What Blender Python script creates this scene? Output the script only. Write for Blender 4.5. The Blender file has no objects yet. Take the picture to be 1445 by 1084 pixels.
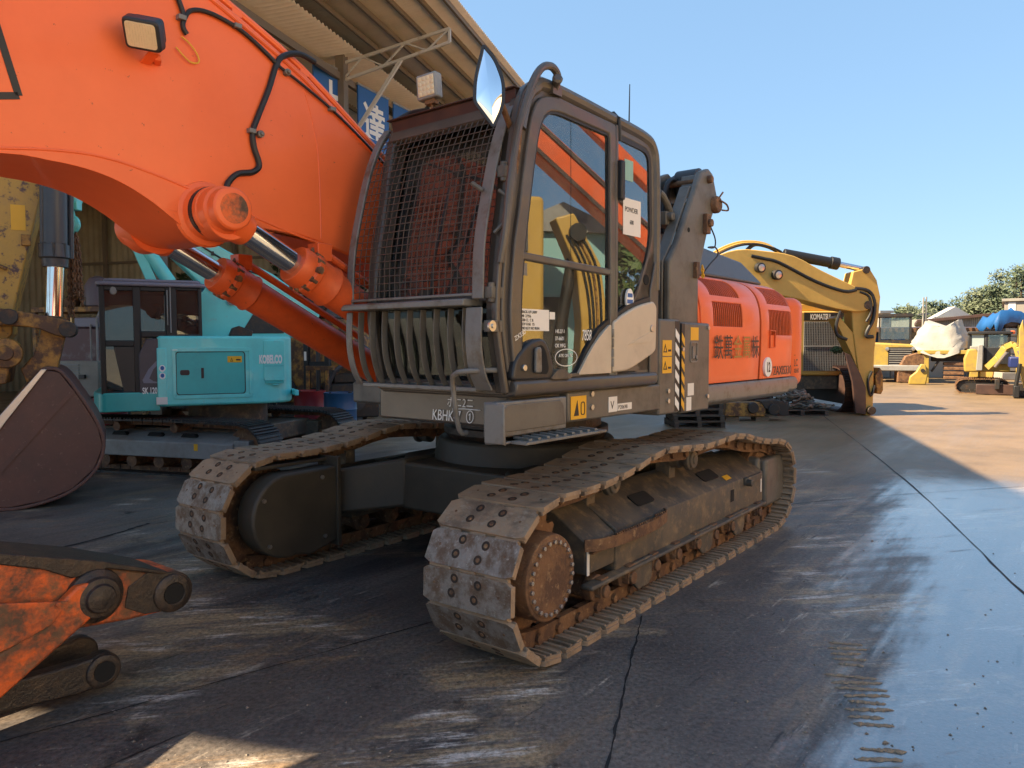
import bpy, bmesh, math, random
from mathutils import Vector, Matrix
R = math.radians
S = bpy.context.scene
COL = S.collection
random.seed(7)

# ---------------------------------------------------------------- camera, light, exposure
F_PX, CX, CY, PIT, CAMZ = 1067.4, 722.5, 542.0, -0.0523, 1.7373
cam = bpy.data.objects.new('camera', bpy.data.cameras.new('camera'))
COL.objects.link(cam)
cam.location = (0, 0, CAMZ)
cam.rotation_euler = (math.pi/2 + PIT, 0.0019, 0)
cam.data.sensor_width = 36
cam.data.lens = F_PX/1445*36
cam.data.clip_start = 0.05
cam.data.clip_end = 2000
S.camera = cam

SUN_EL = R(43.5)
TRAVEL = Vector((1.05, 0.10, 0)).normalized()          # horizontal direction the light travels
W = bpy.data.worlds.new('World'); S.world = W; W.use_nodes = True
nt = W.node_tree
bg = nt.nodes['Background']
sky = nt.nodes.new('ShaderNodeTexSky')
sky.sky_type = 'NISHITA'; sky.sun_disc = False
sky.sun_elevation = SUN_EL
sky.sun_rotation = math.atan2(-TRAVEL.x, -TRAVEL.y)
sky.air_density = 1.0; sky.dust_density = 0.3; sky.ozone_density = 1.6; sky.altitude = 0
# the camera's tone curve flattens the sky: compress its range and keep it blue down to the horizon
gm = nt.nodes.new('ShaderNodeGamma'); gm.inputs[1].default_value = .38
tn = nt.nodes.new('ShaderNodeMix'); tn.data_type = 'RGBA'; tn.blend_type = 'MULTIPLY'; tn.inputs[0].default_value = 1; tn.inputs[7].default_value = (.67, .835, 1, 1)
hs = nt.nodes.new('ShaderNodeHueSaturation'); hs.inputs['Saturation'].default_value = 1.15; hs.inputs['Value'].default_value = 0.83
nt.links.new(sky.outputs[0], gm.inputs[0]); nt.links.new(gm.outputs[0], tn.inputs[6]); nt.links.new(tn.outputs[2], hs.inputs['Color']); nt.links.new(hs.outputs[0], bg.inputs[0])
bg.inputs[1].default_value = 0.15
sun = bpy.data.objects.new('sun', bpy.data.lights.new('sun', 'SUN'))
COL.objects.link(sun)
sun.data.energy = 3.6; sun.data.angle = R(0.55); sun.data.color = (1, 0.80, 0.54)
sun.rotation_euler = Vector((TRAVEL.x*math.cos(SUN_EL), TRAVEL.y*math.cos(SUN_EL), -math.sin(SUN_EL))).to_track_quat('-Z', 'Y').to_euler()
S.view_settings.view_transform = 'Standard'
S.view_settings.look = 'None'
S.view_settings.exposure = 2.2
S.view_settings.gamma = 1
S.cycles.max_bounces = 8
S.cycles.transparent_max_bounces = 16
S.cycles.caustics_reflective = False
S.cycles.caustics_refractive = False

# ---------------------------------------------------------------- measuring helpers
def ray(px, py):
    a = (px-CX)/F_PX; b = -(py-CY)/F_PX
    c, s = math.cos(PIT), math.sin(PIT)
    return Vector((a, c-b*s, s+b*c))
def at(px, py, D):
    "world point seen at a pixel at the world distance D ahead"
    d = ray(px, py)
    return Vector((0, 0, CAMZ)) + d*(D/d.y)
class Frame:
    "a thing's own axes: origin on the ground and heading"
    def __init__(s, ox, oy, ang): s.o = Vector((ox, oy, 0)); s.a = ang; s.R = Matrix.Rotation(-ang, 3, 'Z')
    def on(s, px, py, ax, val):
        o = s.R @ (Vector((0, 0, CAMZ))-s.o); d = s.R @ ray(px, py)
        return o + d*((val-o[ax])/d[ax])
    def xz(s, pts, Y): return [(q.x, q.z) for q in (s.on(px, py, 1, Y) for px, py in pts)]

# ---------------------------------------------------------------- mesh helpers
class MB:
    def __init__(s): s.v = []; s.f = []
    def add(s, vs, fs, M=None):
        n = len(s.v)
        s.v += [tuple(M @ Vector(p)) if M else tuple(p) for p in vs]
        s.f += [tuple(i+n for i in q) for q in fs]
        return s
    def box(s, x0, x1, y0, y1, z0, z1, M=None):
        vs = [(x, y, z) for z in (z0, z1) for y in (y0, y1) for x in (x0, x1)]
        return s.add(vs, [(0, 2, 3, 1), (4, 5, 7, 6), (0, 1, 5, 4), (2, 6, 7, 3), (0, 4, 6, 2), (1, 3, 7, 5)], M)
    def prism(s, poly, a, b, pl='xz', M=None):
        m = {'xz': lambda p, t: (p[0], t, p[1]), 'xy': lambda p, t: (p[0], p[1], t), 'yz': lambda p, t: (t, p[0], p[1])}[pl]
        n = len(poly)
        vs = [m(p, a) for p in poly]+[m(p, b) for p in poly]
        fs = [tuple(range(n)), tuple(range(2*n-1, n-1, -1))]+[(i, i+n, (i+1) % n+n, (i+1) % n) for i in range(n)]
        return s.add(vs, fs, M)
    def ring(s, out, inn, a, b, pl='xz', M=None):
        m = {'xz': lambda p, t: (p[0], t, p[1]), 'xy': lambda p, t: (p[0], p[1], t), 'yz': lambda p, t: (t, p[0], p[1])}[pl]
        n = len(out)
        vs = [m(p, a) for p in out]+[m(p, a) for p in inn]+[m(p, b) for p in out]+[m(p, b) for p in inn]
        fs = []
        for i in range(n):
            j = (i+1) % n
            fs += [(i, j, n+j, n+i), (2*n+i, 3*n+i, 3*n+j, 2*n+j), (i, 2*n+i, 2*n+j, j), (n+i, n+j, 3*n+j, 3*n+i)]
        return s.add(vs, fs, M)
    def cyl(s, p0, p1, r0, r1=None, n=20, M=None):
        p0, p1 = Vector(p0), Vector(p1); r1 = r0 if r1 is None else r1
        q = (p1-p0).to_track_quat('Z', 'Y').to_matrix()
        vs = []
        for p, r in ((p0, r0), (p1, r1)):
            vs += [p+q @ Vector((r*math.cos(2*math.pi*i/n), r*math.sin(2*math.pi*i/n), 0)) for i in range(n)]
        fs = [tuple(range(n-1, -1, -1)), tuple(range(n, 2*n))]+[(i, (i+1) % n, (i+1) % n+n, i+n) for i in range(n)]
        return s.add(vs, fs, M)
    def lathe(s, p0, ax, prof, n=28, M=None):
        "prof: (distance along axis, radius)"
        p0 = Vector(p0); ax = Vector(ax).normalized(); q = ax.to_track_quat('Z', 'Y').to_matrix()
        vs = []; fs = []
        for t, r in prof:
            vs += [p0+ax*t+q @ Vector((r*math.cos(2*math.pi*i/n), r*math.sin(2*math.pi*i/n), 0)) for i in range(n)]
        k = len(prof)
        for j in range(k-1):
            fs += [(j*n+i, j*n+(i+1) % n, (j+1)*n+(i+1) % n, (j+1)*n+i) for i in range(n)]
        fs += [tuple(range(n-1, -1, -1)), tuple(range((k-1)*n, k*n))]
        return s.add(vs, fs, M)
    def tube(s, pts, r, n=8, M=None, smooth=0):
        pts = [Vector(p) for p in pts]
        if smooth: pts = spline(pts, smooth)
        rs = [r[min(len(r)-1, round(i*(len(r)-1)/(len(pts)-1)))] for i in range(len(pts))] if isinstance(r, (list, tuple)) else [r]*len(pts)
        vs = []; fs = []; up = None
        for i, p in enumerate(pts):
            t = (pts[min(i+1, len(pts)-1)]-pts[max(i-1, 0)])
            if t.length < 1e-9: t = Vector((0, 0, 1))
            t.normalize()
            if up is None: up = t.orthogonal().normalized()
            up = (up-t*up.dot(t))
            if up.length < 1e-6: up = t.orthogonal()
            up.normalize(); w = t.cross(up)
            vs += [p+(up*math.cos(2*math.pi*k/n)+w*math.sin(2*math.pi*k/n))*rs[i] for k in range(n)]
        for j in range(len(pts)-1):
            fs += [(j*n+k, j*n+(k+1) % n, (j+1)*n+(k+1) % n, (j+1)*n+k) for k in range(n)]
        m = len(pts)-1
        fs += [tuple(range(n-1, -1, -1)), tuple(range(m*n, m*n+n))]
        return s.add(vs, fs, M)
    def bar(s, p0, p1, w, h, up=(0, 0, 1), M=None):
        "rectangular bar of width w and height h between two points"
        p0, p1 = Vector(p0), Vector(p1); t = (p1-p0).normalized(); u = Vector(up); u = (u-t*u.dot(t)).normalized(); x = t.cross(u)
        vs = [p+x*(a*w/2)+u*(b*h/2) for p in (p0, p1) for a, b in ((-1, -1), (1, -1), (1, 1), (-1, 1))]
        return s.add(vs, [(0, 1, 2, 3), (7, 6, 5, 4), (0, 4, 5, 1), (1, 5, 6, 2), (2, 6, 7, 3), (3, 7, 4, 0)], M)
    def strip(s, la, lb, th, M=None):
        "thick sheet between two polylines of equal length"
        la = [Vector(p) for p in la]; lb = [Vector(p) for p in lb]; n = len(la)
        vs = []; fs = []
        for i in range(n):
            t = la[min(i+1, n-1)]-la[max(i-1, 0)]; nn = t.cross(lb[i]-la[i]); nn.normalize()
            vs += [la[i]-nn*th/2, lb[i]-nn*th/2, la[i]+nn*th/2, lb[i]+nn*th/2]
        for i in range(n-1):
            a, b = 4*i, 4*i+4
            fs += [(a, a+1, b+1, b), (a+2, b+2, b+3, a+3), (a, b, b+2, a+2), (a+1, a+3, b+3, b+1)]
        fs += [(0, 2, 3, 1), (4*n-4, 4*n-3, 4*n-1, 4*n-2)]
        return s.add(vs, fs, M)
    def build(s, name, mat, parent=None, bevel=0, seg=2, ang=35, M=None):
        me = bpy.data.meshes.new(name)
        me.from_pydata(s.v, [], s.f); me.validate()
        bm = bmesh.new(); bm.from_mesh(me)
        bmesh.ops.remove_doubles(bm, verts=bm.verts, dist=1e-5)
        bmesh.ops.recalc_face_normals(bm, faces=bm.faces); bm.to_mesh(me); bm.free()
        me.polygons.foreach_set('use_smooth', [True]*len(me.polygons))
        me.set_sharp_from_angle(angle=R(ang))
        me.materials.append(mat)
        o = bpy.data.objects.new(name, me); COL.objects.link(o)
        if parent: o.parent = parent
        if M is not None: o.matrix_local = M
        if bevel:
            b = o.modifiers.new('bevel', 'BEVEL'); b.width = bevel; b.segments = seg; b.limit_method = 'ANGLE'; b.angle_limit = R(40)
            b.harden_normals = False
        return o
def spline(pts, k):
    pts = [Vector(p) for p in pts]; out = []
    for i in range(len(pts)-1):
        p0, p1, p2, p3 = pts[max(i-1, 0)], pts[i], pts[i+1], pts[min(i+2, len(pts)-1)]
        for j in range(k):
            t = j/k
            out.append(0.5*((2*p1)+(p2-p0)*t+(2*p0-5*p1+4*p2-p3)*t*t+(3*p1-p0-3*p2+p3)*t**3))
    return out+[pts[-1]]
def rounded(poly, r, k=5):
    "polygon with rounded corners; r one radius or one per corner"
    out = []; n = len(poly)
    for i in range(n):
        p = Vector(poly[i]); a = Vector(poly[i-1]); b = Vector(poly[(i+1) % n])
        rr = r[i] if isinstance(r, (list, tuple)) else r
        d0 = (a-p); d1 = (b-p); m = min(rr, d0.length*.48, d1.length*.48)
        if rr <= 0: out += [tuple(p)]*1; continue
        q0 = p+d0.normalized()*m; q1 = p+d1.normalized()*m
        for j in range(k+1):
            t = j/k; out.append(tuple(q0*(1-t)**2+p*2*t*(1-t)+q1*t*t))
    return out
def offset(poly, d):
    "polygon moved inwards by d, vertex by vertex"
    n = len(poly); P = [Vector(p) for p in poly]
    A = sum(P[i].x*P[(i+1) % n].y-P[(i+1) % n].x*P[i].y for i in range(n)); sg = 1 if A > 0 else -1
    out = []
    for i in range(n):
        e0 = (P[i]-P[i-1]); e1 = (P[(i+1) % n]-P[i])
        if e0.length < 1e-7: e0 = e1
        if e1.length < 1e-7: e1 = e0
        n0 = Vector((-e0.y, e0.x)).normalized(); n1 = Vector((-e1.y, e1.x)).normalized()
        m = (n0+n1); m = m.normalized() if m.length > 1e-6 else n0
        out.append(tuple(P[i]+m*(sg*d/max(.5, m.dot(n0)))))
    return out
def empty(name, label, cat, loc=(0, 0, 0), rz=0, group=None):
    o = bpy.data.objects.new(name, None); COL.objects.link(o); o.empty_display_size = .3
    o.location = loc; o.rotation_euler = (0, 0, rz); o['label'] = label; o['category'] = cat
    if group: o['group'] = group
    return o
def tag(o, label, cat, group=None, kind=None):
    o['label'] = label; o['category'] = cat
    if group: o['group'] = group
    if kind: o['kind'] = kind
    return o
def structure(o): o['kind'] = 'structure'; return o
def dup(o, parent=None, M=None):
    c = o.copy(); COL.objects.link(c); c.parent = parent
    if M is not None: c.matrix_local = M
    for ch in list(o.children): dup(ch, c, ch.matrix_local.copy())
    return c
def axes(loc, x, y):
    x = Vector(x).normalized(); y = Vector(y).normalized(); z = x.cross(y).normalized(); y = z.cross(x)
    return Matrix(((x.x, y.x, z.x, loc[0]), (x.y, y.y, z.y, loc[1]), (x.z, y.z, z.z, loc[2]), (0, 0, 0, 1)))
def text(name, body, size, mat, parent, M, align='LEFT', sx=1, bold=0, shear=0):
    c = bpy.data.curves.new(name, 'FONT'); c.body = body; c.size = size; c.align_x = align; c.extrude = .0006; c.offset = bold; c.shear = shear
    c.resolution_u = 4
    t = bpy.data.objects.new(name, c); COL.objects.link(t)
    dg = bpy.context.evaluated_depsgraph_get()
    me = bpy.data.meshes.new_from_object(t.evaluated_get(dg))
    COL.objects.unlink(t); bpy.data.objects.remove(t)
    me.materials.clear(); me.materials.append(mat)
    o = bpy.data.objects.new(name, me); COL.objects.link(o)
    if parent: o.parent = parent
    o.matrix_local = M @ Matrix.Diagonal((sx, 1, 1, 1))
    return o
SIDE = lambda x, y, z: axes((x, y, z), (-1, 0, 0), (0, 0, 1))      # lettering on a machine's left side
FRONT = lambda x, y, z: axes((x, y, z), (0, 1, 0), (0, 0, 1))      # lettering on a machine's front

# ---------------------------------------------------------------- materials
def M(name, col, rough=.5, metal=0, col2=None, amt=.5, scale=3, soft=.1, stretch=(1, 1, 1), rough2=None, bump=.0, bscale=40,
      fine=.12, col3=None, amt3=.4, scale3=12, soft3=.06, coat=0, spec=.5, zdirt=None):
    m = bpy.data.materials.new(name); m.use_nodes = True
    t = m.node_tree; N = t.nodes; L = t.links; b = N['Principled BSDF']
    b.inputs['Metallic'].default_value = metal; b.inputs['Roughness'].default_value = rough
    b.inputs['Coat Weight'].default_value = coat; b.inputs['Specular IOR Level'].default_value = spec
    tc = N.new('ShaderNodeTexCoord'); mp = N.new('ShaderNodeMapping'); mp.inputs['Scale'].default_value = stretch
    oi = N.new('ShaderNodeObjectInfo'); mu = N.new('ShaderNodeMath'); mu.operation = 'MULTIPLY'; mu.inputs[1].default_value = 41; L.new(oi.outputs['Random'], mu.inputs[0])
    av = N.new('ShaderNodeVectorMath'); av.operation = 'ADD'; L.new(tc.outputs['Object'], av.inputs[0]); L.new(mu.outputs[0], av.inputs[1]); L.new(av.outputs[0], mp.inputs[0])
    def noise(sc, det=6, rg=.6):
        n = N.new('ShaderNodeTexNoise'); n.inputs['Scale'].default_value = sc; n.inputs['Detail'].default_value = det
        n.inputs['Roughness'].default_value = rg; L.new(mp.outputs[0], n.inputs['Vector']); return n.outputs[0]
    def ramp(src, lo, hi):
        r = N.new('ShaderNodeMapRange'); r.interpolation_type = 'SMOOTHSTEP'; r.inputs[1].default_value = lo; r.inputs[2].default_value = hi
        L.new(src, r.inputs[0]); return r.outputs[0]
    def mix(a, c, f):
        x = N.new('ShaderNodeMix'); x.data_type = 'RGBA'
        for v, i in ((a, 6), (c, 7)):
            if isinstance(v, tuple): x.inputs[i].default_value = (*v, 1)
            else: L.new(v, x.inputs[i])
        L.new(f, x.inputs[0]); return x.outputs[2]
    c = tuple(col)
    if fine:
        c = mix(tuple(q*(1-fine) for q in col), tuple(min(1, q*(1+fine)) for q in col), noise(scale*4+5, 4))
    if col2:
        f2 = ramp(noise(scale, 9, .68), 1-amt-soft, 1-amt+soft)
        c = mix(c, tuple(col2), f2)
        if rough2 is not None:
            r = N.new('ShaderNodeMapRange'); r.inputs[3].default_value = rough; r.inputs[4].default_value = rough2
            L.new(f2, r.inputs[0]); L.new(r.outputs[0], b.inputs['Roughness'])
    if col3: c = mix(c, tuple(col3), ramp(noise(scale3, 8, .7), 1-amt3-soft3, 1-amt3+soft3))
    if isinstance(c, tuple): b.inputs['Base Color'].default_value = (*c, 1)
    else: L.new(c, b.inputs['Base Color'])
    if bump:
        bp = N.new('ShaderNodeBump'); bp.inputs['Strength'].default_value = bump; bp.inputs['Distance'].default_value = .02
        L.new(noise(bscale, 5), bp.inputs['Height']); L.new(bp.outputs[0], b.inputs['Normal'])
    return m
def glass(name, tint=(.55, .6, .58), ior=1.6, add=.05, dust=.13):
    m = bpy.data.materials.new(name); m.use_nodes = True
    t = m.node_tree; N = t.nodes; L = t.links; N.remove(N['Principled BSDF'])
    tr = N.new('ShaderNodeBsdfTransparent'); tr.inputs[0].default_value = (*tint, 1)
    gl = N.new('ShaderNodeBsdfGlossy'); gl.inputs['Roughness'].default_value = .01; gl.inputs[0].default_value = (.9, .97, 1, 1)
    fr = N.new('ShaderNodeFresnel'); fr.inputs[0].default_value = ior
    ad = N.new('ShaderNodeMath'); ad.operation = 'ADD'; ad.use_clamp = True; ad.inputs[1].default_value = add
    mx = N.new('ShaderNodeMixShader')
    L.new(fr.outputs[0], ad.inputs[0]); L.new(ad.outputs[0], mx.inputs[0]); L.new(tr.outputs[0], mx.inputs[1]); L.new(gl.outputs[0], mx.inputs[2])
    df = N.new('ShaderNodeBsdfDiffuse'); df.inputs[0].default_value = (.5, .45, .38, 1)
    tc = N.new('ShaderNodeTexCoord'); nz = N.new('ShaderNodeTexNoise'); nz.inputs['Scale'].default_value = 5; nz.inputs['Detail'].default_value = 10; nz.inputs['Roughness'].default_value = .75
    L.new(tc.outputs['Object'], nz.inputs['Vector']); mr = N.new('ShaderNodeMapRange'); mr.inputs[1].default_value = .4; mr.inputs[2].default_value = .75; mr.inputs[3].default_value = .015; mr.inputs[4].default_value = dust
    L.new(nz.outputs[0], mr.inputs[0]); m2 = N.new('ShaderNodeMixShader'); L.new(mr.outputs[0], m2.inputs[0]); L.new(mx.outputs[0], m2.inputs[1]); L.new(df.outputs[0], m2.inputs[2])
    L.new(m2.outputs[0], N['Material Output'].inputs[0]); return m

ORANGE = M('orange_paint', (.92, .165, .042), .42, col2=(.80, .125, .028), amt=.42, scale=.9, soft=.3, rough2=.5, fine=.05, bump=.02, bscale=18, coat=.1, spec=.45, col3=(.25, .05, .02), amt3=.31, scale3=26, soft3=.03)
ORANGE_DULL = M('dull_orange_paint', (.76, .115, .022), .42, col2=(.52, .085, .025), amt=.42, scale=3, soft=.2, rough2=.6, fine=.1, bump=.04, bscale=60, col3=(.10, .04, .025), amt3=.33, scale3=22)
ORANGE_WORN = M('worn_orange_paint', (.74, .125, .02), .5, col2=(.085, .05, .03), amt=.49, scale=4.2, soft=.10, rough2=.65, bump=.25, bscale=50, fine=.15, col3=(.16, .085, .04), amt3=.42, scale3=11, soft3=.12)
GREASY = M('greasy_steel', (.028, .020, .016), .45, col2=(.07, .043, .027), amt=.45, scale=14, soft=.12, bump=.35, bscale=60)
CHROME = M('chrome_rod', (.75, .74, .72), .12, 1, fine=.05, col2=(.5, .45, .38), amt=.3, scale=5, soft=.2, stretch=(1, 1, 1))
CABGREY = M('dark_cab_paint', (.078, .066, .057), .38, col2=(.14, .115, .085), amt=.36, scale=5, soft=.2, rough2=.6, bump=.03, fine=.1, coat=.15)
BODYGREY = M('grey_body_paint', (.13, .118, .10), .45, col2=(.07, .058, .045), amt=.4, scale=4, soft=.2, rough2=.6, bump=.05, fine=.1)
GUARDGREY = M('guard_grey_paint', (.17, .165, .155), .42, col2=(.10, .075, .05), amt=.4, scale=8, soft=.12, bump=.05)
DARKFRAME = M('dark_dusty_frame', (.062, .056, .048), .55, col2=(.155, .115, .075), amt=.46, scale=4, soft=.2, rough2=.8, bump=.15, bscale=30, col3=(.26, .18, .10), amt3=.40, scale3=9, soft3=.12)
CARBODY = M('dusty_dark_carbody', (.042, .036, .027), .5, col2=(.07, .058, .04), amt=.45, scale=3, soft=.25, rough2=.7, bump=.06)
SHOE = M('rusty_worn_shoe', (.33, .225, .14), .68, col2=(.15, .108, .076), amt=.42, scale=7, soft=.12, rough2=.5, bump=.35, bscale=35, col3=(.34, .27, .20), amt3=.40, scale3=24, soft3=.1, stretch=(1, .6, 1))
SHOE_STEEL = M('polished_shoe_steel', (.27, .235, .20), .45, .35, col2=(.15, .095, .06), amt=.5, scale=9, soft=.12, rough2=.6, bump=.3, bscale=55, col3=(.42, .38, .33), amt3=.36, scale3=34, soft3=.1)
BOLTHOLE = M('dark_bolt_hole', (.035, .022, .014), .8, fine=.2)
RUST = M('brown_rust', (.20, .10, .045), .75, col2=(.10, .05, .028), amt=.5, scale=6, bump=.3, bscale=45, col3=(.30, .18, .09), amt3=.4, scale3=20)
BUCKET = M('brown_bucket_paint', (.125, .055, .042), .5, col2=(.085, .045, .038), amt=.45, scale=2.4, soft=.2, bump=.06, fine=.12, col3=(.20, .12, .09), amt3=.36, scale3=17, soft3=.06)
BLACK = M('black_rubber', (.012, .012, .013), .5, fine=.2)
PLASTIC = M('black_plastic', (.022, .022, .024), .42, fine=.15, bump=.05, bscale=200)
VOID = M('hole_shade_black', (.008, .007, .006), .9, fine=0)  # near black, paints in the shade inside holes, vents and openings
BEIGE = M('beige_silver_paint', (.56, .47, .36), .42, col2=(.42, .35, .27), amt=.35, scale=4, soft=.2, fine=.05)
WHITE = M('white_paper', (.78, .74, .68), .6, fine=.04)
WHITEPAINT = M('white_marker', (.85, .84, .80), .6, fine=0)
YELLOWSTICK = M('yellow_sticker', (.80, .42, .02), .45, fine=.05)
INK = M('black_ink', (.015, .013, .012), .5, fine=0)
GOLDINK = M('faded_gold_ink', (.38, .20, .03), .5, fine=0)
STEEL = M('bright_steel', (.55, .53, .5), .35, .9, fine=.1)
GLASS = glass('cab_glass', (.50, .54, .50), 1.65, .11)
GLASS_CLEAR = glass('clear_glass', (.62, .68, .66), 1.5, .06)
GLASS_DARK = glass('dark_cab_glass', (.22, .25, .24), 1.5, .03)
GLASS_FRONT = glass('windscreen_glass', (.62, .66, .62), 1.55, .06)
GLASS_LOW = glass('lower_glass', (.2, .23, .2), 1.25, .005, .05)
MIRROR = M('mirror_glass', (.9, .92, .95), .015, 1, fine=0)
LENS = M('lamp_lens', (.75, .62, .40), .2, fine=.1, bump=.4, bscale=25)
TEAL = M('turquoise_paint', (.15, .72, .70), .36, col2=(.14, .56, .55), amt=.42, scale=2.2, soft=.25, fine=.04, bump=.02, coat=.2, col3=(.26, .50, .48), amt3=.33, scale3=8, soft3=.1)
TEAL_DARK = M('dark_turquoise_paint', (.05, .46, .45), .38, col2=(.05, .38, .38), amt=.4, scale=3, soft=.2, fine=.05)
PURPLE = M('purple_grey_paint', (.055, .045, .062), .4, fine=.08, col2=(.075, .06, .075), amt=.4, scale=3, soft=.2)
LILAC = M('grey_lilac_roof', (.20, .19, .24), .5, fine=.06)
YELLOW = M('yellow_machine_paint', (.58, .36, .085), .45, col2=(.46, .27, .06), amt=.4, scale=1.5, soft=.25, fine=.06, bump=.03, col3=(.22, .12, .04), amt3=.30, scale3=9, soft3=.05)
YELLOW_WORN = M('worn_yellow_paint', (.52, .30, .055), .5, col2=(.085, .045, .05), amt=.43, scale=9, soft=.05, fine=.08, bump=.1, col3=(.40, .24, .08), amt3=.4, scale3=3, soft3=.2)
YELLOW_RUST = M('rusty_yellow_paint', (.42, .21, .04), .6, col2=(.10, .048, .025), amt=.52, scale=6, soft=.1, fine=.12, bump=.25)
BRIGHTYELLOW = M('bright_yellow_paint', (.40, .28, .05), .5, fine=.08, col2=(.30, .21, .07), amt=.45, scale=4, soft=.15)
DARKBROWN = M('dark_brown_rust', (.05, .026, .022), .6, col2=(.09, .045, .03), amt=.4, scale=3, soft=.2, fine=.1)
IRON = M('dark_iron', (.035, .033, .032), .5, .3, col2=(.10, .055, .03), amt=.4, scale=8, bump=.2)
PIPE_GREY = M('dark_grey_cylinder', (.05, .052, .058), .35, col2=(.08, .075, .07), amt=.35, scale=6, fine=.1)
REDDRUM = M('red_drum_paint', (.27, .022, .028), .42, fine=.08, col2=(.15, .03, .025), amt=.35, scale=6)
BLUEDRUM = M('blue_drum_paint', (.022, .085, .19), .4, fine=.08, col2=(.03, .06, .11), amt=.35, scale=6)
SIGNBLUE = M('blue_sign_paint', (.022, .115, .36), .5, fine=.06, col2=(.04, .13, .32), amt=.35, scale=2, soft=.2)
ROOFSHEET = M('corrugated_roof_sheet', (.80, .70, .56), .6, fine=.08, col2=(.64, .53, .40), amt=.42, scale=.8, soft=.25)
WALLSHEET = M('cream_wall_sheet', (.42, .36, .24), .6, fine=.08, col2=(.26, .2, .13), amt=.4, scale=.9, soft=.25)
PURLIN = M('brown_steel_purlin', (.18, .14, .10), .6, fine=.1)
WHITESTEEL = M('white_painted_steel', (.55, .52, .47), .5, fine=.08, col2=(.35, .28, .2), amt=.35, scale=3)
WOOD = M('grey_wood', (.22, .16, .10), .8, col2=(.12, .085, .055), amt=.5, scale=5, soft=.2, stretch=(1, 6, 6), bump=.2)
CONCRETE = M('grey_concrete', (.33, .31, .27), .85, col2=(.24, .22, .19), amt=.45, scale=1.5, soft=.2, bump=.1)
TARP = M('white_tarpaulin', (.35, .335, .31), .7, fine=.12, bump=.5, bscale=9, col2=(.33, .31, .27), amt=.4, scale=2.5, soft=.2)
BLUETARP = M('blue_tarpaulin', (.015, .10, .30), .5, fine=.15, bump=.3, bscale=14)
GREYMETAL = M('grey_painted_metal', (.28, .28, .27), .5, fine=.1, col2=(.18, .16, .14), amt=.4, scale=3, soft=.2)
HOODGREY = M('blue_grey_hood', (.085, .088, .098), .5, fine=.1, col2=(.06, .06, .065), amt=.4, scale=4)
LEAF = M('tree_leaf', (.075, .115, .03), .6, fine=.4, scale=2)
LEAF2 = M('pale_tree_leaf', (.12, .15, .055), .6, fine=.4, scale=2)
LEAFDARK = M('dark_tree_leaf', (.035, .055, .016), .6, fine=.4, scale=2)
LEAF_FAR = M('far_leaf', (.075, .10, .05), .7, fine=.3, scale=2)
LEAF_FAR2 = M('far_pale_leaf', (.115, .135, .075), .7, fine=.3, scale=2)
BARK = M('tree_bark', (.12, .085, .055), .9, fine=.2)
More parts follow.
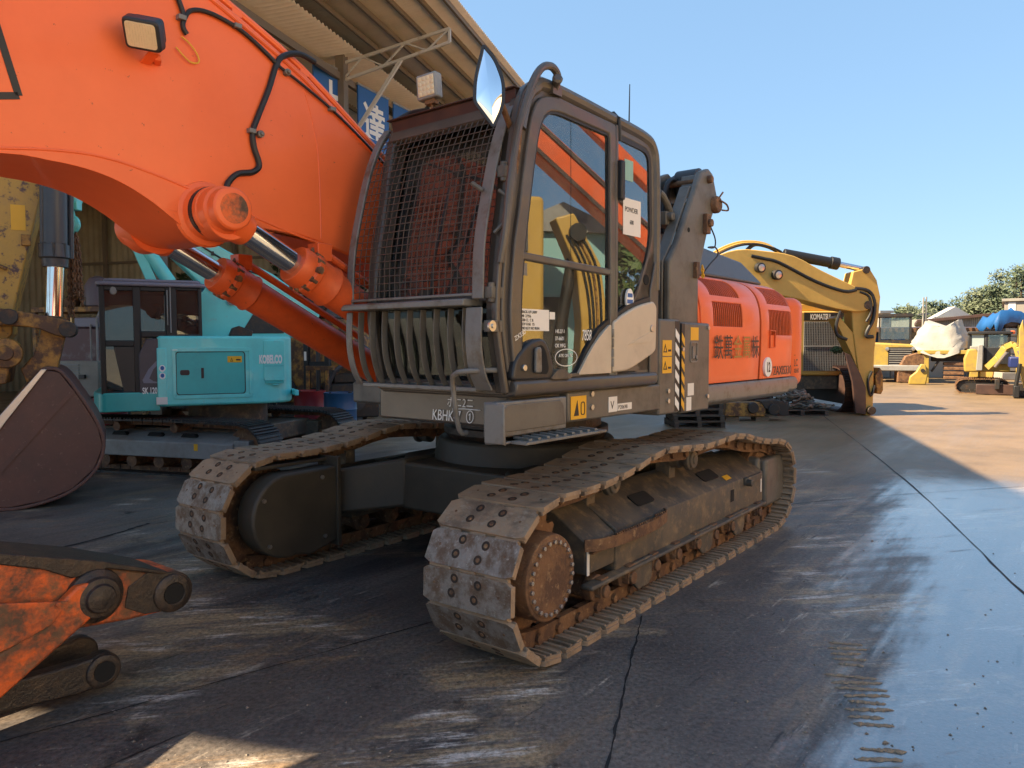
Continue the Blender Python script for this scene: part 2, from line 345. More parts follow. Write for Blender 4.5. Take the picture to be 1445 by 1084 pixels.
# ---------------------------------------------------------------- ground
def ground_material():
    m = bpy.data.materials.new('oily_yard_ground'); m.use_nodes = True
    t = m.node_tree; N = t.nodes; L = t.links; b = N['Principled BSDF']
    tc = N.new('ShaderNodeTexCoord')
    def mapping(rot, sc):
        mp = N.new('ShaderNodeMapping'); mp.vector_type = 'POINT'
        r = N.new('ShaderNodeVectorRotate'); r.rotation_type = 'Z_AXIS'; r.inputs['Angle'].default_value = rot
        L.new(tc.outputs['Object'], r.inputs[0]); L.new(r.outputs[0], mp.inputs[0]); mp.inputs['Scale'].default_value = sc; return mp.outputs[0]
    def noise(vec, sc, det=8, rg=.65, dist=0):
        n = N.new('ShaderNodeTexNoise'); n.inputs['Scale'].default_value = sc; n.inputs['Detail'].default_value = det
        n.inputs['Roughness'].default_value = rg; n.inputs['Distortion'].default_value = dist; L.new(vec, n.inputs['Vector']); return n.outputs[0]
    def ramp(src, lo, hi):
        r = N.new('ShaderNodeMapRange'); r.interpolation_type = 'SMOOTHSTEP'; r.inputs[1].default_value = lo; r.inputs[2].default_value = hi
        L.new(src, r.inputs[0]); return r.outputs[0]
    def math_(op, a, c):
        x = N.new('ShaderNodeMath'); x.operation = op
        for i, v in enumerate((a, c)):
            if isinstance(v, (int, float)): x.inputs[i].default_value = v
            else: L.new(v, x.inputs[i])
        return x.outputs[0]
    def mix(a, c, f):
        x = N.new('ShaderNodeMix'); x.data_type = 'RGBA'
        for v, i in ((a, 6), (c, 7)):
            if isinstance(v, tuple): x.inputs[i].default_value = (*v, 1)
            else: L.new(v, x.inputs[i])
        L.new(f, x.inputs[0]); return x.outputs[2]
    base = mapping(0, (1, 1, 1))
    along = mapping(-R(53), (.12, 1, 1))          # long streaks the way the machines drive
    cross = mapping(-R(10), (.16, 1, 1))
    sep = N.new('ShaderNodeSeparateXYZ'); L.new(tc.outputs['Object'], sep.inputs[0]); X, Y = sep.outputs[0], sep.outputs[1]
    big = noise(base, .45, 6)
    c = mix((.082, .069, .062), (.155, .132, .112), ramp(big, .35, .65))
    c = mix(c, (.040, .036, .036), ramp(noise(along, 1.3, 7), .5, .66))
    c = mix(c, (.20, .14, .088), math_('MULTIPLY', ramp(noise(along, 3.2, 10, .7), .50, .64), ramp(noise(base, .6, 4), .40, .56)))
    c = mix(c, (.26, .165, .09), math_('MULTIPLY', ramp(noise(cross, 5, 10, .75), .53, .66), ramp(noise(base, .9, 3), .45, .58)))
    c = mix(c, (.42, .35, .27), math_('MULTIPLY', ramp(noise(along, 9, 8, .7), .59, .68), ramp(noise(base, .75, 3), .47, .6)))
    c = mix(c, (.45, .38, .30), ramp(noise(base, 15, 5, .55), .715, .745))
    patch = noise(base, .62, 5, .6)
    def blob(x, y, rx, ry):
        a_ = math_('MULTIPLY', math_('SUBTRACT', X, x), 1/rx); b_ = math_('MULTIPLY', math_('SUBTRACT', Y, y), 1/ry)
        return ramp(math_('ADD', math_('MULTIPLY', a_, a_), math_('MULTIPLY', b_, b_)), 1.3, .0)
    for q in ((-.10, 3.72, .55, .62), (-.35, 3.15, .5, .35), (-1.75, 4.75, .7, .4), (1.5, 6.9, .9, .8), (2.4, 8.2, .9, .6), (-.9, 3.0, .4, .3)):
        patch = math_('ADD', patch, math_('MULTIPLY', blob(*q), .13))
    patch = ramp(patch, .53, .62)
    c = mix(c, (.34, .24, .135), math_('MULTIPLY', patch, ramp(noise(cross, 4.5, 12, .8), .44, .60)))
    c = mix(c, (.52, .46, .40), math_('MULTIPLY', patch, ramp(noise(cross, 7, 10, .8), .52, .62)))
    c = mix(c, (.022, .019, .018), math_('MULTIPLY', ramp(noise(base, 2.6, 7, .7), .58, .68), .7))
    c = mix(c, (.34, .28, .215), math_('MULTIPLY', ramp(noise(base, 70, 3, .5), .66, .71), ramp(noise(base, 1.3, 4), .42, .58)))
    c = mix(c, (.018, .016, .016), ramp(noise(base, 48, 4, .55), .66, .72))
    c = mix(c, (.36, .30, .24), math_('MULTIPLY', ramp(noise(along, 22, 6, .6), .66, .70), ramp(noise(base, 1.7, 4), .48, .6)))
    gr = N.new('ShaderNodeMix'); gr.data_type = 'RGBA'; gr.blend_type = 'MULTIPLY'; gr.inputs[0].default_value = 1; L.new(c, gr.inputs[6])
    gv = N.new('ShaderNodeMapRange'); gv.inputs[1].default_value = .38; gv.inputs[2].default_value = .62; gv.inputs[3].default_value = .60; gv.inputs[4].default_value = 1.45
    L.new(noise(base, 38, 8, .75), gv.inputs[0]); L.new(gv.outputs[0], gr.inputs[7]); c = gr.outputs[2]
    c = mix(c, (.012, .011, .012), math_('MULTIPLY', ramp(noise(along, 14, 5, .6), .60, .68), ramp(noise(base, 1.1, 3), .48, .6)))
    # dry sandy dust over the far part of the yard
    far = math_('ADD', Y, math_('MULTIPLY', math_('SUBTRACT', big, .5), 9))
    far = math_('ADD', far, math_('MULTIPLY', X, .5))
    far = math_('MAXIMUM', far, math_('SUBTRACT', 7, math_('MULTIPLY', Y, 5)))  # unseen ground behind the camera also sandy, added to bounce light
    sand = mix((.235, .157, .086), (.175, .118, .063), ramp(noise(base, .8, 8), .4, .65))
    sand = mix(sand, (.16, .115, .075), ramp(noise(cross, .9, 8), .56, .68))
    out_ = math_('SUBTRACT', X, math_('MULTIPLY', Y, .72))
    sand = mix(sand, (.46, .38, .27), ramp(out_, .8, 3.2))          # unseen ground right of the view, made paler to bounce sunlight
    c = mix(c, sand, math_('MULTIPLY', ramp(far, 9, 16), .93))
    L.new(c, b.inputs['Base Color'])
    # damp oily film on the right: a line through the yard with a ragged edge
    s = math_('SUBTRACT', math_('MULTIPLY', math_('SUBTRACT', X, 1.2), .87), math_('MULTIPLY', math_('SUBTRACT', Y, 3.0), .47))
    s = math_('ADD', s, math_('MULTIPLY', math_('SUBTRACT', noise(along, 1.6, 8, .7), .5), 2.6))
    s = math_('ADD', s, math_('MULTIPLY', math_('SUBTRACT', noise(cross, 4, 6, .7), .5), .9))
    wet = math_('MULTIPLY', ramp(s, -.15, .42), math_('SUBTRACT', 1, ramp(far, 10, 14)))
    dry = ramp(noise(cross, 2.2, 9, .72), .57, .66)
    wet = math_('MULTIPLY', wet, math_('SUBTRACT', 1, math_('MULTIPLY', dry, .85)))
    film = ramp(noise(along, .9, 6), .42, .62)
    rr = N.new('ShaderNodeMapRange'); rr.inputs[3].default_value = .52; rr.inputs[4].default_value = .28
    L.new(math_('MAXIMUM', wet, math_('MULTIPLY', film, .6)), rr.inputs[0]); L.new(rr.outputs[0], b.inputs['Roughness'])
    sp = N.new('ShaderNodeMapRange'); sp.inputs[3].default_value = .45; sp.inputs[4].default_value = 1.0
    L.new(wet, sp.inputs[0]); L.new(sp.outputs[0], b.inputs['Specular IOR Level'])
    film2 = math_('MULTIPLY', math_('MULTIPLY', ramp(noise(cross, 1.4, 8, .7), .5, .62), ramp(math_('ADD', Y, math_('MULTIPLY', X, .6)), 5.5, 8.5)), math_('SUBTRACT', 1, ramp(far, 10, 14)))
    ct = math_('MAXIMUM', wet, math_('MULTIPLY', film2, .55)); L.new(ct, b.inputs['Coat Weight']); b.inputs['Coat Roughness'].default_value = .2; b.inputs['Coat IOR'].default_value = 2.8
    bp = N.new('ShaderNodeBump'); bp.inputs['Strength'].default_value = .5; bp.inputs['Distance'].default_value = .014
    h = math_('ADD', math_('MULTIPLY', noise(along, 7, 8, .7), .7), math_('MULTIPLY', noise(base, 45, 4), .3))
    L.new(h, bp.inputs['Height']); L.new(bp.outputs[0], b.inputs['Normal'])
    return m
g = MB(); g.add([(-600, -300, 0), (600, -300, 0), (600, 900, 0), (-600, 900, 0)], [(0, 1, 2, 3)])
structure(g.build('ground', ground_material()))

JOINT = M('dark_joint_filler', (.012, .011, .011), .7, fine=.2)
def joint(pts, w):
    m = MB(); n = 14; vs = []
    P = spline([(p[0], p[1], 0) for p in pts], n)
    for i, p in enumerate(P):
        t = (P[min(i+1, len(P)-1)]-P[max(i-1, 0)]).normalized(); q = Vector((-t.y, t.x, 0))
        ww = w*random.uniform(.35, 1.3)/2; j = q*random.uniform(-.006, .006)
        vs += [p+q*ww+j+Vector((0, 0, .004)), p-q*ww+j+Vector((0, 0, .004))]
    m.add(vs, [(2*i, 2*i+1, 2*i+3, 2*i+2) for i in range(len(P)-1)])
    return structure(m.build('ground_joint', JOINT))
joint([(.83, 4.75), (.62, 3.95), (.42, 3.15), (.2, 2.3)], .013)
joint([(8.6, 22), (5.2, 10.2), (3.55, 5.16), (2.9, 3)], .018)
joint([(-5.2, 4.3), (-3.9, 6.35), (-3.54, 7.29)], .04)
joint([(-3.0, 2.6), (-1.6, 3.75), (-.2, 4.9)], .008)
joint([(1.0, 6.9), (3.2, 8.2), (6.5, 9.2)], .012)

# lugs of pale mud left by a tyre
MUD = M('dried_mud', (.27, .20, .135), .85, fine=.2, bump=.5, bscale=60)
mud = MB()
for i in range(26):
    y = 4.3-i*.072; x = 1.92-(4.3-y)*.30+random.uniform(-.03, .03)
    if i in (5, 14, 15): continue
    ln = random.uniform(.13, .27); a = R(-8+random.uniform(-7, 7)); k = 15; vs = []
    for j in range(k):
        t = j/(k-1)*2-1; e = max(0, 1-t**6)**.5; wv = .015*e*random.uniform(.35, 1.35)+.0005; hh = .009*e*random.uniform(.3, 1)
        cx = x+math.cos(a)*t*ln/2; cy = y+math.sin(a)*t*ln/2+random.uniform(-.004, .004)
        vs += [(cx, cy-wv, .0012), (cx, cy-wv*.3, .002+hh), (cx, cy+wv*.5, .002+hh*.7), (cx, cy+wv, .0012)]
    mud.add(vs, [(4*j+r_, 4*j+r_+1, 4*j+r_+5, 4*j+r_+4) for j in range(k-1) for r_ in (0, 1, 2)])
tag(mud.build('tyre_mud', MUD), 'row of pale mud lugs left by a tyre on the damp ground', 'mud', kind='stuff')
# small crumbs of dirt and chips scattered over the yard
CHIP = M('pale_chip', (.22, .18, .14), .9, fine=.3)
ch = MB()
for i in range(300):
    px = random.uniform(0, 1445); py = 1084-(random.random()**1.5)*440
    p = at(px, py, 1); d = p-Vector((0, 0, CAMZ)); p = Vector((0, 0, CAMZ))+d*(-CAMZ/d.z)
    r_ = random.uniform(.003, .011)*(1 if random.random() < .9 else 1.8); a = random.random()*6
    vs = [(p.x+r_*math.cos(a+k*2.1)*random.uniform(.6, 1.3), p.y+r_*math.sin(a+k*2.1)*random.uniform(.6, 1.3), 0.0015) for k in range(3)]
    vs.append((p.x, p.y, r_*.7)); ch.add(vs, [(0, 1, 3), (1, 2, 3), (2, 0, 3)])
tag(ch.build('scattered_chips', CHIP), 'pale chips and crumbs of dirt scattered on the dark ground', 'debris', kind='stuff')

# ---------------------------------------------------------------- big shed on the left with its canopy
E_ = Vector((.2815, .9596, 0)); P_ = Vector((.9596, -.2815, 0))    # along the eaves (away), across (to the right)
SO = Vector((-4.05, 18.4, 0))                                      # foot of the facade post with the bracket
def sp(a, c, z): return SO+E_*a+P_*c+Vector((0, 0, z))
shed = empty('open_shed', 'big open sided steel shed with a corrugated canopy over the yard', 'shed', SO)
def shed_build(mb, name, mat, **k):
    return mb.build(name, mat, shed, M=Matrix.Translation(-SO), **k)
A0, A1 = -18.13, 40
def corrugated(mb, c0, z0, c1, z1, a0, a1, pitch=.11, amp=.022):
    n = int((a1-a0)/pitch*2); vs = []
    for i in range(n+1):
        a = a0+(a1-a0)*i/n; d = amp if i % 2 else -amp
        vs += [sp(a, c0, z0+d), sp(a, c1, z1+d)]
    mb.add(vs, [(2*i, 2*i+1, 2*i+3, 2*i+2) for i in range(n)])
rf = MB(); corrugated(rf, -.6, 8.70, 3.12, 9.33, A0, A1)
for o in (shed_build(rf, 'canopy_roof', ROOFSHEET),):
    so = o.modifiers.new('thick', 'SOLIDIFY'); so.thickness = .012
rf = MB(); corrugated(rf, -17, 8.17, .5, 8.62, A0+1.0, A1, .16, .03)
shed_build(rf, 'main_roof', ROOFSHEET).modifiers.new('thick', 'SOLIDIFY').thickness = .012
pr_ = MB()
for c in (.15, .75, 1.35, 1.95, 2.5, 2.95):
    z = 8.72+(c+.3)/3.42*.61
    pr_.bar(sp(A0+.05, c, z-.085), sp(A1, c, z-.085), .06, .11)
for c in (-1.5, -3.5, -5.5, -8, -11, -14): pr_.bar(sp(A0+1.1, c, 8.66+(c+.25)/16.75*.46-.12), sp(A1, c, 8.66+(c+.25)/16.75*.46-.12), .07, .14)
shed_build(pr_, 'purlin', PURLIN)
for a in (0, -6.2, 6.2, 12.4, 18.6):
    tr = MB()
    tb = lambda c: 8.42+(c/2.85)*.52; bb = lambda c: 8.02+(c/2.85)*.62
    tr.bar(sp(a, -.2, tb(-.2)), sp(a, 2.75, tb(2.75)), .06, .06); tr.bar(sp(a, 0, bb(0)), sp(a, 2.75, bb(2.75)), .06, .06)
    tr.bar(sp(a, 2.75, bb(2.75)), sp(a, 2.75, tb(2.75)), .06, .06, up=P_)
    cs = [0, .55, 1.1, 1.65, 2.2, 2.75]
    for i in range(5):
        p, q = (bb, tb) if i % 2 == 0 else (tb, bb)
        tr.bar(sp(a, cs[i], p(cs[i])), sp(a, cs[i+1], q(cs[i+1])), .035, .035)
    tr.bar(sp(a, 1.55, bb(1.55)), sp(a, .05, 6.4), .075, .075)
    shed_build(tr, 'canopy_bracket', WHITESTEEL)
for a in (-18.4, -12.4, -6.2, 0, 6.2, 12.4, 18.6):
    po = MB(); po.box(-.11, .11, -.11, .11, 0, 8.75)
    po.box(-.2, .2, -.2, .2, 0, .02)
    po.build('post', PURLIN, shed, M=Matrix.Translation(sp(a, 0, 0)-SO) @ Matrix.Rotation(math.atan2(P_.y, P_.x), 4, 'Z'))
fb = MB()
for z in (6.35, 8.1): fb.bar(sp(A0+1, -.02, z), sp(26, -.02, z), .1, .16)
shed_build(fb, 'facade_beam', PURLIN)
def sheetwall(name, p0, p1, z0, z1, mat, pitch=.14, amp=.02):
    p0, p1 = Vector(p0), Vector(p1); t = p1-p0; n = int(t.length/pitch)*2; q = Vector((-t.y, t.x, 0)).normalized(); vs = []
    for i in range(n+1):
        p = p0+t*i/n+q*(amp if i % 4 in (1, 2) else -amp); vs += [(p.x, p.y, z0), (p.x, p.y, z1)]
    m = MB(); m.add(vs, [(2*i, 2*i+2, 2*i+3, 2*i+1) for i in range(n)])
    o = shed_build(m, name, mat); o.modifiers.new('thick', 'SOLIDIFY').thickness = .01; return o
far_a = 8.2
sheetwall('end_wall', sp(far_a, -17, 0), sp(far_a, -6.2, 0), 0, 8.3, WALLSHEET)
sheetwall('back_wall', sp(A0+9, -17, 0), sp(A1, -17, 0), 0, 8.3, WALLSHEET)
wr = MB()
for z in (1.2, 2.4, 3.7, 5.0): wr.bar(sp(far_a-.12, -17, z), sp(far_a-.12, -6.2, z), .05, .1)
for c in (-15, -12, -9, -6.25): wr.bar(sp(far_a-.16, c, 0), sp(far_a-.16, c, 8.3), .14, .14, up=P_)
shed_build(wr, 'wall_rail', PURLIN)
rb = MB()
for a in (-12.4, -6.2, 0, 6.2):
    for z in (7.9, 7.1): rb.bar(sp(a, -17, z), sp(a, -.1, z), .1, .12)
    for i in range(14):
        c = -16.5+i*1.17; rb.bar(sp(a, c, 7.1 if i % 2 else 7.9), sp(a, c+1.17, 7.9 if i % 2 else 7.1), .06, .06)
shed_build(rb, 'roof_truss', PURLIN)

# blue sign boards on the facade
def sign(name, px0, px1, topy0, topy1, D, hgt, label, body=None, bsz=0):
    a = at(px0, topy0, D); d1 = at(px1, topy1, D); k = a.z-CAMZ
    D1 = k/(d1.z-CAMZ)*D; c = at(px1, topy1, D1)               # level top edge
    x = (c-a); x.z = 0; w = x.length; x.normalize()
    t = empty(name, label, 'sign', (a.x, a.y, a.z-hgt), math.atan2(x.y, x.x), 'blue boards on the shed facade')
    b = MB(); b.box(0, w, 0, .04, 0, hgt); b.build('board', SIGNBLUE, t, .004)
    f = MB()
    f.box(-.03, w+.03, -.012, .05, hgt, hgt+.05); f.box(-.03, w+.03, -.012, .05, -.05, 0); f.build('frame', GREYMETAL, t)
    if body: text('lettering', body, bsz, WHITEPAINT, t, axes((w/2, -.004, hgt-bsz*1.02-.12), (1, 0, 0), (0, 0, 1)), 'CENTER', .92, bold=.022)
    return t
sign('sign_board', 443, 492, 83, 106, 17.6, 2.1, 'blue sign board half hidden behind the orange boom, first under the canopy', '上', 1.0)
sign('sign_board', 506, 549, 119, 141, 19.0, 2.1, 'blue sign board with a large white character beside the cab guard', '達', 1.08)
sign('sign_board', 556, 600, 146, 168, 20.6, 2.1, 'blue sign board mostly hidden behind the cab top lamp')

# chain hoist hanging in the shed
def chain(mb, pts, r=.012, link=.06):
    P = [Vector(p) for p in pts]; s = 0
    L_ = [(P[i+1]-P[i]).length for i in range(len(P)-1)]; tot = sum(L_); n = int(tot/(link*.72))
    for k in range(n):
        d = k*link*.72; i = 0
        while i < len(L_)-1 and d > L_[i]: d -= L_[i]; i += 1
        p = P[i]+(P[i+1]-P[i])*(d/L_[i]); t = (P[i+1]-P[i]).normalized(); u = t.orthogonal().normalized()
        if k % 2: u = t.cross(u)
        ring = [p+t*(math.cos(a)*link*.5)+u*(math.sin(a)*link*.3) for a in [j*math.pi/4 for j in range(9)]]
        mb.tube(ring, r, 5)
h0 = at(102, 290, 9.3)
hoist = empty('crane_hook', 'turquoise crane hook block with a bundle of rusty chains hanging under the orange boom', 'crane hook', (h0.x, h0.y, h0.z))
hb = MB(); hb.box(-.09, .09, -.06, .06, -.05, .22); hb.cyl((0, -.09, .09), (0, .09, .09), .09); hb.build('hook_block', TEAL, hoist, .01)
hc = MB(); hc.tube([(0, 0, .2), (0, 0, 2.2)], .012, 6); hc.tube([(.05, 0, .2), (.05, 0, 2.2)], .012, 6); hc.build('hoist_rope', IRON, hoist)
hk = MB(); hk.tube([(0, 0, -.05), (0, 0, -.12), (.05, 0, -.18), (.05, 0, -.25), (-.01, 0, -.30), (-.08, 0, -.26), (-.09, 0, -.19)], [.03, .035, .04, .042, .042, .034, .015], 8, smooth=3); hk.build('hook', TEAL, hoist)
for i in range(9):
    c_ = MB(); x = random.uniform(-.13, .13); y = random.uniform(-.08, .08); ln = random.uniform(.75, 1.12)
    chain(c_, [(random.uniform(-.03, .03), 0, -.29), (x*.7, y*.7, -.5), (x, y, -.29-ln)], .011, .065)
    c_.build('chain', RUST, hoist)
# ---------------------------------------------------------------- the big orange excavator
UF = Frame(.1191, 6.4614, -2.255)
EX = empty('excavator', 'large orange excavator with a dark grey caged cab on rusty steel tracks', 'excavator', UF.o, UF.a)
TR = Matrix.Rotation(.0369, 4, 'Z')       # the tracks stand slightly turned under the upper body
VC, HW = 1.2715, .2988

def track_path():
    p = [(-1.95, 0), (-1, 0), (0, 0), (1, 0), (1.98, 0), (2.19, .15), (2.31, .40), (2.27, .67), (2.08, .865), (1.85, .925), (1.42, .922), (1.02, .957),
         (.58, 1.045), (.33, 1.03), (-.11, .992), (-.45, .998), (-.72, 1.015), (-.97, .995), (-1.36, .912), (-1.68, .872), (-2.0, .85), (-2.26, .72), (-2.41, .47), (-2.36, .25), (-2.2, .08)]
    return p
def resample(p, n):
    P = [Vector(q) for q in p]+[Vector(p[0])]; L_ = [(P[i+1]-P[i]).length for i in range(len(P)-1)]; tot = sum(L_); out = []
    for k in range(n):
        d = (k+.35)*tot/n; i = 0
        while d > L_[i]: d -= L_[i]; i += 1
        out.append(P[i]+(P[i+1]-P[i])*(d/L_[i]))
    return out, tot/n
def shoe_mesh(w, pitch):
    "flat shoe: local x along the chain, y across, +z outwards; outer face at z = 0"
    m = MB(); h = pitch*.485; c = .045; t = .026; g = .022
    out = [(-h, -w+c), (-h+.018, -w), (h-g-.02, -w), (h-g, -w+c*.8), (h-g, w-c*.8), (h-g-.02, w), (-h+.018, w), (-h, w-c)]
    m.prism(out, -t, 0, 'xy')
    for y0, y1 in ((-w+.03, -.115), (-.055, .055), (.115, w-.03)): m.prism([(h-g-.01, y0), (h+.012, y0+.008), (h+.012, y1-.008), (h-g-.01, y1)], -t-.012, -.013, 'xy')
    m.prism([(h-g-.02, -w+.04), (h-.012, -w+.04), (h-.012, w-.04), (h-g-.02, w-.04)], -t-.014, -.024, 'xy')
    for y0, y1 in ((-w+.02, -.13), (.13, w-.02)):
        for x in (-h+.015, -.022, h-.07): m.box(x, x+.022, y0, y1, -t-.026, -t+.002)
        m.box(-h+.01, h-.045, y0-.012 if y0 < 0 else y1, y0+.004 if y0 < 0 else y1+.012, -t-.02, -t+.002)
    return m
def shoe_bolts():
    m = MB()
    for x, y in ((-.035, -.095), (.045, -.075), (-.045, .06), (.035, .085)): m.lathe((x, y, -.004), (0, 0, 1), [(0, .026), (.0062, .026), (.0062, .0235), (.005, .0235), (.005, .0125), (.0075, .010), (.0075, 0.002)], 16)
    for y in (-.22, .22): m.cyl((.0, y, -.01), (.0, y, .0015), .008, n=8)
    return m
def build_track(side):
    v0 = VC if side > 0 else -VC
    pts, pitch = resample(track_path(), 48)
    tk = MB()                                     # the chain of links inside the shoes
    n = len(pts)
    for i in range(n):
        a, b = pts[i], pts[(i+1) % n]; t = (b-a).normalized(); nn = Vector((-t.y, t.x))*1
        mid = (a+b)/2
        for dv in (-.10, .10):
            c0 = a+nn*.085; c1 = b+nn*.085
            tk.bar((c0.x-t.x*.012, v0+dv, c0.y-t.y*.012), (c1.x+t.x*.012, v0+dv, c1.y+t.y*.012), .045, .10, up=(nn.x, 0, nn.y))
        q = a+nn*.085; tk.cyl((q.x, v0-.145, q.y), (q.x, v0+.145, q.y), .03, n=8)
    track = tk.build('track', RUST, EX, M=TR)
    proto = None
    for i in range(n):
        a, b = pts[i], pts[(i+1) % n]; t = (b-a).normalized(); nn = Vector((t.y, -t.x)); mid = (a+b)/2
        Mx = Matrix(((t.x, 0, nn.x, mid.x), (0, 1, 0, v0), (t.y, 0, nn.y, mid.y), (0, 0, 0, 1)))
        # keep it right handed: mirror across is harmless for a symmetric shoe
        if proto is None:
            proto = (shoe_mesh(HW, pitch).build('track_shoe', SHOE, track, .006, 2), shoe_mesh(HW, pitch).build('track_shoe', SHOE_STEEL, track, .006, 2))
            bolts = shoe_bolts()
            for o in proto:
                bm_ = bolts.build('shoe_bolts', RUST); me = o.data; me.materials.append(RUST)
                b_ = bmesh.new(); b_.from_mesh(me); k = len(b_.faces); b_.from_mesh(bm_.data)
                b_.faces.ensure_lookup_table()
                me.materials.append(SHOE); me.materials.append(BOLTHOLE)
                for f in b_.faces[:k]:
                    if f.calc_center_median().z < -.003: f.material_index = 2
                for f in b_.faces[k:]:
                    cc = f.calc_center_median(); f.smooth = False
                    rr = min(math.hypot(cc.x-x_, cc.y-y_) for x_, y_ in ((-.035, -.095), (.045, -.075), (-.045, .06), (.035, .085), (0, -.22), (0, .22)))
                    f.material_index = 3 if .0115 < rr < .0245 else 1
                b_.to_mesh(me); b_.free(); bpy.data.objects.remove(bm_)
        steel = 4 <= i <= 50 and (mid.x > 2.12)
        o = proto[1 if steel else 0].copy(); COL.objects.link(o); o.parent = track; o.matrix_local = Mx
    for o in proto: bpy.data.objects.remove(o)
    s = 1 if side > 0 else -1
    # track frame
    V = lambda d: v0+s*d                           # distance outwards from the middle of the track
    f = MB()
    sec = lambda P: [(V(a), z) for a, z in P]
    f.prism(sec([(-.2, .28), (.178, .28), (.178, .545), (.172, .56), (-.1, .735), (-.2, .735)]), -1.75, 1.02, 'yz')
    f.prism(sec([(-.2, .34), (.17, .34), (.17, .54), (-.06, .70), (-.2, .72)]), 1.02, 1.37, 'yz')
    f.prism(sec([(.15, .262), (.235, .262), (.235, .288), (.18, .292), (.15, .292)]), -1.7, 1.40, 'yz')
    fr = f.build('track_frame', DARKFRAME, EX, .01, M=TR)
    sl = Vector((0, s*(.172+.1), .56-.735)).normalized(); nrm = Vector((0, s*.175, .272)).normalized()
    hb = MB()
    for u0, u1 in ((.30, .56), (-.90, -.60)):
        c = Vector(((u0+u1)/2, V(.05), .64)); q = rounded([(-(u1-u0)/2, -.055), ((u1-u0)/2, -.055), ((u1-u0)/2, .055), (-(u1-u0)/2, .055)], .03, 4)
        hb.prism(q, -.02, .006, 'xy', M=Matrix(((1, 0, 0, c.x), (0, sl.y, nrm.y, c.y), (0, sl.z, nrm.z, c.z+.003), (0, 0, 0, 1))))
        hb.build('frame_opening', VOID, fr); hb = MB()  # black inset instead of a hole, its shade put in as colour
    hb.box(-1.02, -.95, V(.17), V(.181), .40, .50)
    hb.build('frame_slot', VOID, fr)
    yk = MB(); yk.box(-2.34, -1.81, V(-.02), V(.19), .2, .66); yk.box(-1.82, -1.74, V(-.19), V(.14), .25, .68); yk.build('idler_yoke', BODYGREY, fr, .035, 3)
    ik = MB(); ik.lathe((-1.97, v0-.1, .42), (0, 1, 0), [(0, .25), (.02, .30), (.05, .31), (.06, .34), (.14, .34), (.15, .31), (.18, .30), (.2, .25)], 32); ik.build('idler_wheel', RUST, EX, M=TR)
    for u in (1.22, .87, .52, .17, -.18, -.53, -.88, -1.23, -1.55):
        r = MB(); r.lathe((u, v0-.2, .225), (0, 1, 0), [(0, .05), (.03, .055), (.04, .085), (.1, .085), (.11, .07), (.29, .07), (.3, .085), (.36, .085), (.37, .055), (.4, .05)], 18)
        r.box(u-.045, u+.045, V(.17), V(.215), .18, .30)
        r.cyl((u, V(.2), .215), (u, V(.235), .215), .04, n=12)
        r.build('track_roller', RUST, EX, .004, M=TR)
    for u in (.70, -.36, -1.06):
        gd = MB(); gd.prism([(u-.13, .30), (u+.13, .30), (u+.12, .15), (u+.07, .11), (u-.07, .11), (u-.12, .15)], V(.19), V(.215))
        gd.build('roller_guard', DARKFRAME, EX, .006, M=TR)
    for u in (.98, -.25):
        c = MB(); c.lathe((u, v0-.06, .845), (0, s, 0), [(0, .05), (.02, .075), (.10, .075), (.11, .06), (.15, .06), (.155, .085), (.19, .085), (.20, .07), (.215, .065), (.215, .035), (.225, .03)], 22)
        c.box(u-.05, u+.05, V(-.15), V(-.03), .68, .85)
        c.build('carrier_roller', DARKFRAME, EX, .004, M=TR)
    sw = MB(); k = 21; sp_ = []
    for i in range(k*4):
        a = i/(k*4)*2*math.pi; r = .335+(.04 if i % 4 in (1, 2) else 0); sp_.append((1.83+r*math.cos(a), .455+r*math.sin(a)))
    sw.prism(sp_, v0-.04, v0+.04); sw.build('sprocket', RUST, EX, .004, M=TR)
    fd = MB(); fd.lathe((1.83, v0-.1, .455), (0, s, 0), [(0, .20), (.06, .26), (.12, .262), (.13, .245), (.31, .242), (.328, .236), (.33, .22), (.335, .215), (.335, .02)], 48)
    fdo = fd.build('final_drive', RUST, EX, .003, M=TR)
    bl = MB()
    for i in range(24):
        a = i/24*2*math.pi+.1; bl.cyl((1.83+.198*math.cos(a), V(.23), .455+.198*math.sin(a)), (1.83+.198*math.cos(a), V(.249), .455+.198*math.sin(a)), .0125, n=6)
    bl.build('cover_bolt', IRON if side < 0 else STEEL, fdo, .001)
    if side > 0:   # bent step bar and small stickers on the outer side
        st = MB(); la = []; lb = []
        for u, d in ((1.42, .19), (1.30, .26), (1.0, .29), (.7, .285), (.42, .24), (.33, .182)): la.append((u, V(d), .50)); lb.append((u, V(d), .575))
        st.strip(spline(la, 5), spline(lb, 5), .012)
        for i in range(26):
            u = 1.2-i*.03; d = .285 if u > .6 else .25
            st.bar((u, V(d), .575), (u, V(d), .588), .014, .012, up=(1, 0, 0))
        st.bar((1.36, V(.2), .48), (.40, V(.19), .48), .03, .012)
        st.build('side_step', RUST, fr, .002)
        sk = MB(); sk.box(1.345, 1.372, V(.176), V(.1805), .34, .52); sk.build('white_sticker', WHITE, fr)
        sk = MB(); sk.box(-1.715, -1.69, V(.176), V(.1805), .37, .52); sk.build('white_sticker', WHITE, fr)
        sk = MB(); q = Vector((-1.0, V(.12), .596)); sk.box(-.06, .06, -.025, .025, 0, .004, M=Matrix(((1, 0, 0, q.x), (0, sl.y, nrm.y, q.y), (0, sl.z, nrm.z, q.z), (0, 0, 0, 1)))); sk.build('yellow_sticker', YELLOWSTICK, fr)
        bk = MB(); bk.box(-1.66, -1.25, V(.17), V(.20), .50, .56); bk.cyl((-1.28, V(.19), .52), (-1.28, V(.25), .52), .03, n=10); bk.build('grease_cover', DARKFRAME, fr, .006)
